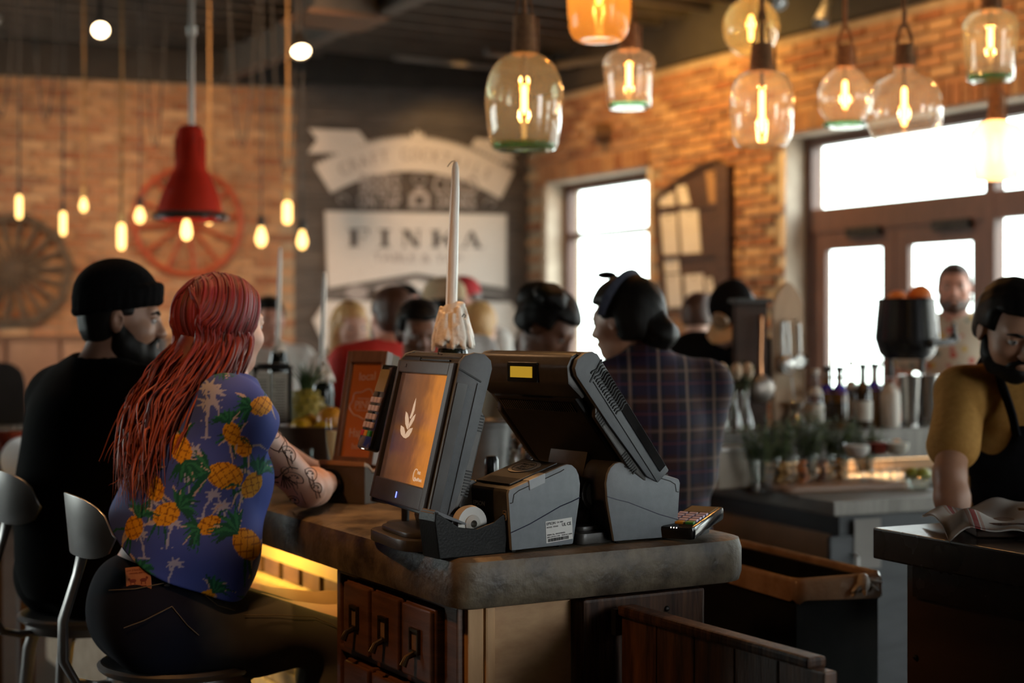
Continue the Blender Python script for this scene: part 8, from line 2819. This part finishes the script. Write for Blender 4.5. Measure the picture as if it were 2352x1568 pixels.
for (off, z) in ((-0.016, 0.845), (-0.014, 0.865), (-0.010, 0.888), (0.004, 0.898), (0.012, 0.885), (0.014, 0.84)):
    row = []
    n_ = len(pth)
    for i, p in enumerate(pth):
        c = V((BWd / 2, BL_ / 2))
        d = (V(p) - c).normalized()
        row.append((p[0] + d.x * off, p[1] + d.y * off, z + (0.006 * math.sin(i * 1.7) if z < 0.85 and off > 0 else 0)))
    rows.append(row)
vs = [p for r_ in rows for p in r_]
n_ = len(pth)
fs = [(a * n_ + i, a * n_ + (i + 1) % n_, (a + 1) * n_ + (i + 1) % n_, (a + 1) * n_ + i) for a in range(len(rows) - 1) for i in range(n_)]
ln_.add(vs, fs)
ln_.build('liner', LINER, bn, smooth='full')
kn_ = MB()
for i in range(7):
    a = i * 0.9
    kn_.tube([(BWd * 0.78, -0.012, 0.885), (BWd * 0.78 + 0.05 * math.cos(a), -0.022 - 0.012 * abs(math.sin(a)), 0.875 - 0.03 * abs(math.sin(a * 0.7)))], [0.014, 0.004], 6, flat=0.5)
kn_.ell((BWd * 0.76, -0.018, 0.876), (0.018, 0.016, 0.024), 10, 8)
kn_.build('liner_knot', mat('white_film', (0.5, 0.44, 0.38), 0.35, c2=(0.58, 0.52, 0.46), scale=20), bn, smooth='full')

# ---------------------------------------------------------------- the host stand at the right edge
hsd = thing('side_stand', 'dark topped brown side stand at the lower right corner', 'stand', (0.785, 3.255, 0), R(26.5))
STOP = mat('stand_top', (0.022, 0.015, 0.012), 0.2, c2=(0.035, 0.024, 0.019), scale=5, r2=0.32)
MB().box((0.42, -0.75, 1.037), (0.86, 1.52, 0.066)).build('top', STOP, hsd, bevel=0.004)
MB().box((0.44, -0.74, 0.50), (0.78, 1.42, 1.0)).build('carcass', mat('stand_brown', (0.06, 0.033, 0.02), 0.5, c2=(0.085, 0.048, 0.03), scale=3, stretch=(1, 1, 5)), hsd)
MB().box((0.044, -0.76, 0.965), (0.012, 1.40, 0.07)).build('apron_rail', STOP, hsd)
MB().ell((0.047, -0.06, 0.80), 0.006, 8, 6).build('knob', IRON, hsd, smooth='full')
TOWEL = bpy.data.materials.new('striped_towel')
TOWEL.use_nodes = True
nt = TOWEL.node_tree
b_ = nt.nodes['Principled BSDF']
b_.inputs['Roughness'].default_value = 0.9
uvn = nt.nodes.new('ShaderNodeUVMap')
uvn.uv_map = 'weave'
sx_ = nt.nodes.new('ShaderNodeSeparateXYZ')
nt.links.new(uvn.outputs[0], sx_.inputs[0])
rp = nt.nodes.new('ShaderNodeValToRGB')
rp.color_ramp.interpolation = 'CONSTANT'
cw, cr, cp_ = (0.36, 0.32, 0.28, 1), (0.22, 0.03, 0.025, 1), (0.30, 0.18, 0.14, 1)
st_ = [(0, cw), (0.10, cp_), (0.115, cw), (0.125, cr), (0.15, cw), (0.16, cp_), (0.175, cw), (0.76, cp_), (0.775, cw), (0.79, cr), (0.83, cw), (0.845, cp_), (0.86, cw)]
while len(rp.color_ramp.elements) < len(st_):
    rp.color_ramp.elements.new(0.99)
for i, (p_, c_) in enumerate(st_):
    rp.color_ramp.elements[i].position = p_
for i, (p_, c_) in enumerate(st_):
    rp.color_ramp.elements[i].color = c_
nt.links.new(sx_.outputs['X'], rp.inputs[0])
nt.links.new(rp.outputs[0], b_.inputs['Base Color'])


def cloth(name, label, loc, rz, L, W, zf, nx=36, ny=14):
    t = thing(name, label, 'towel', loc, rz)
    vs, fs, uv = [], [], []
    for layer in (0, 1):
        for i in range(nx + 1):
            for j in range(ny + 1):
                u, v = i / nx, j / ny
                x, y, z = zf(u, v)
                vs.append((x * L, y * W, z - 0.004 * layer))
    st2 = (nx + 1) * (ny + 1)
    for i in range(nx):
        for j in range(ny):
            a = i * (ny + 1) + j
            q = (a, a + ny + 1, a + ny + 2, a + 1)
            fs.append(q)
            fs.append(tuple(k + st2 for k in q[::-1]))
    edge = [i * (ny + 1) for i in range(nx + 1)] + [nx * (ny + 1) + j for j in range(1, ny + 1)] + [i * (ny + 1) + ny for i in range(nx - 1, -1, -1)] + [j for j in range(ny - 1, 0, -1)]
    for a, b in zip(edge, edge[1:] + edge[:1]):
        fs.append((a, b, b + st2, a + st2))
    mb = MB().add(vs, fs)
    me = bpy.data.meshes.new('cloth')
    me.from_pydata(mb.v, [], mb.f)
    ul = me.uv_layers.new(name='weave')
    for lp in me.loops:
        k = lp.vertex_index % st2
        ul.data[lp.index].uv = (k // (ny + 1) / nx, k % (ny + 1) / ny)
    me.polygons.foreach_set('use_smooth', [True] * len(me.polygons))
    me.materials.append(TOWEL)
    ob('cloth', me, t)
    return t


def fold(u, v):
    z = 0.006 + 0.010 * (1 + math.sin(v * 6.0 + u * 5.0)) * 0.5 + 0.008 * math.sin(u * 11 + v * 3) + 0.006 * math.sin(u * 23 - v * 7)
    z += 0.045 * max(0.0, u - 0.45) * max(0.0, v - 0.35) * 2.4
    if v < 0.22:
        z -= 0.024 * (1 - v / 0.22)
    if u < 0.1:
        z -= 0.018 * (1 - u / 0.1)
    return u, v + 0.05 * math.sin(u * 5.0), z


tw = cloth('striped_towel', 'crumpled white towel with red stripes lying on the dark side stand', (0.875, 3.05, 1.1), R(-4), 0.42, 0.27, fold)
tr_ = thing('cutlery_tray', 'shallow dark tray under the striped towel on the side stand', 'tray', (0.92, 3.07, 1.071), R(-4))
MB().box((0.19, 0.12, 0.014), (0.34, 0.20, 0.026)).build('tray', mat('tray_brown', (0.04, 0.02, 0.012), 0.5, c2=(0.06, 0.03, 0.018), scale=8), tr_, bevel=0.003)
MB().box((0.19, 0.017, 0.022), (0.344, 0.006, 0.018)).build('lip', DARKW, tr_)
BRS = mat('brass_tongs', (0.5, 0.22, 0.07), 0.25, 1.0, c2=(0.58, 0.28, 0.1), scale=9)
for q, lab in ((0, 'long brass tongs lying in the folds of the striped towel'), (1, 'second pair of brass tongs behind on the striped towel')):
    t = thing('bar_tongs', lab, 'tongs', (1.03 + q * 0.05, 3.10 + q * 0.05, 1.128 + q * 0.008), R(-10 - 4 * q), 'brass tongs on the towel')
    for d in (-1, 1):
        MB().tube([(0, d * 0.004, 0), (0.06, d * 0.007, 0.002), (0.12, d * 0.006, -0.004)], [0.0045, 0.004, 0.004], 8, flat=0.6).build('arm', BRS, t, smooth=True)
    for k in range(3):
        MB().ell((0.125 + k * 0.012, 0, -0.005), (0.008, 0.010, 0.010), 10, 8).build('ferrule', CHROME, t, smooth='full')
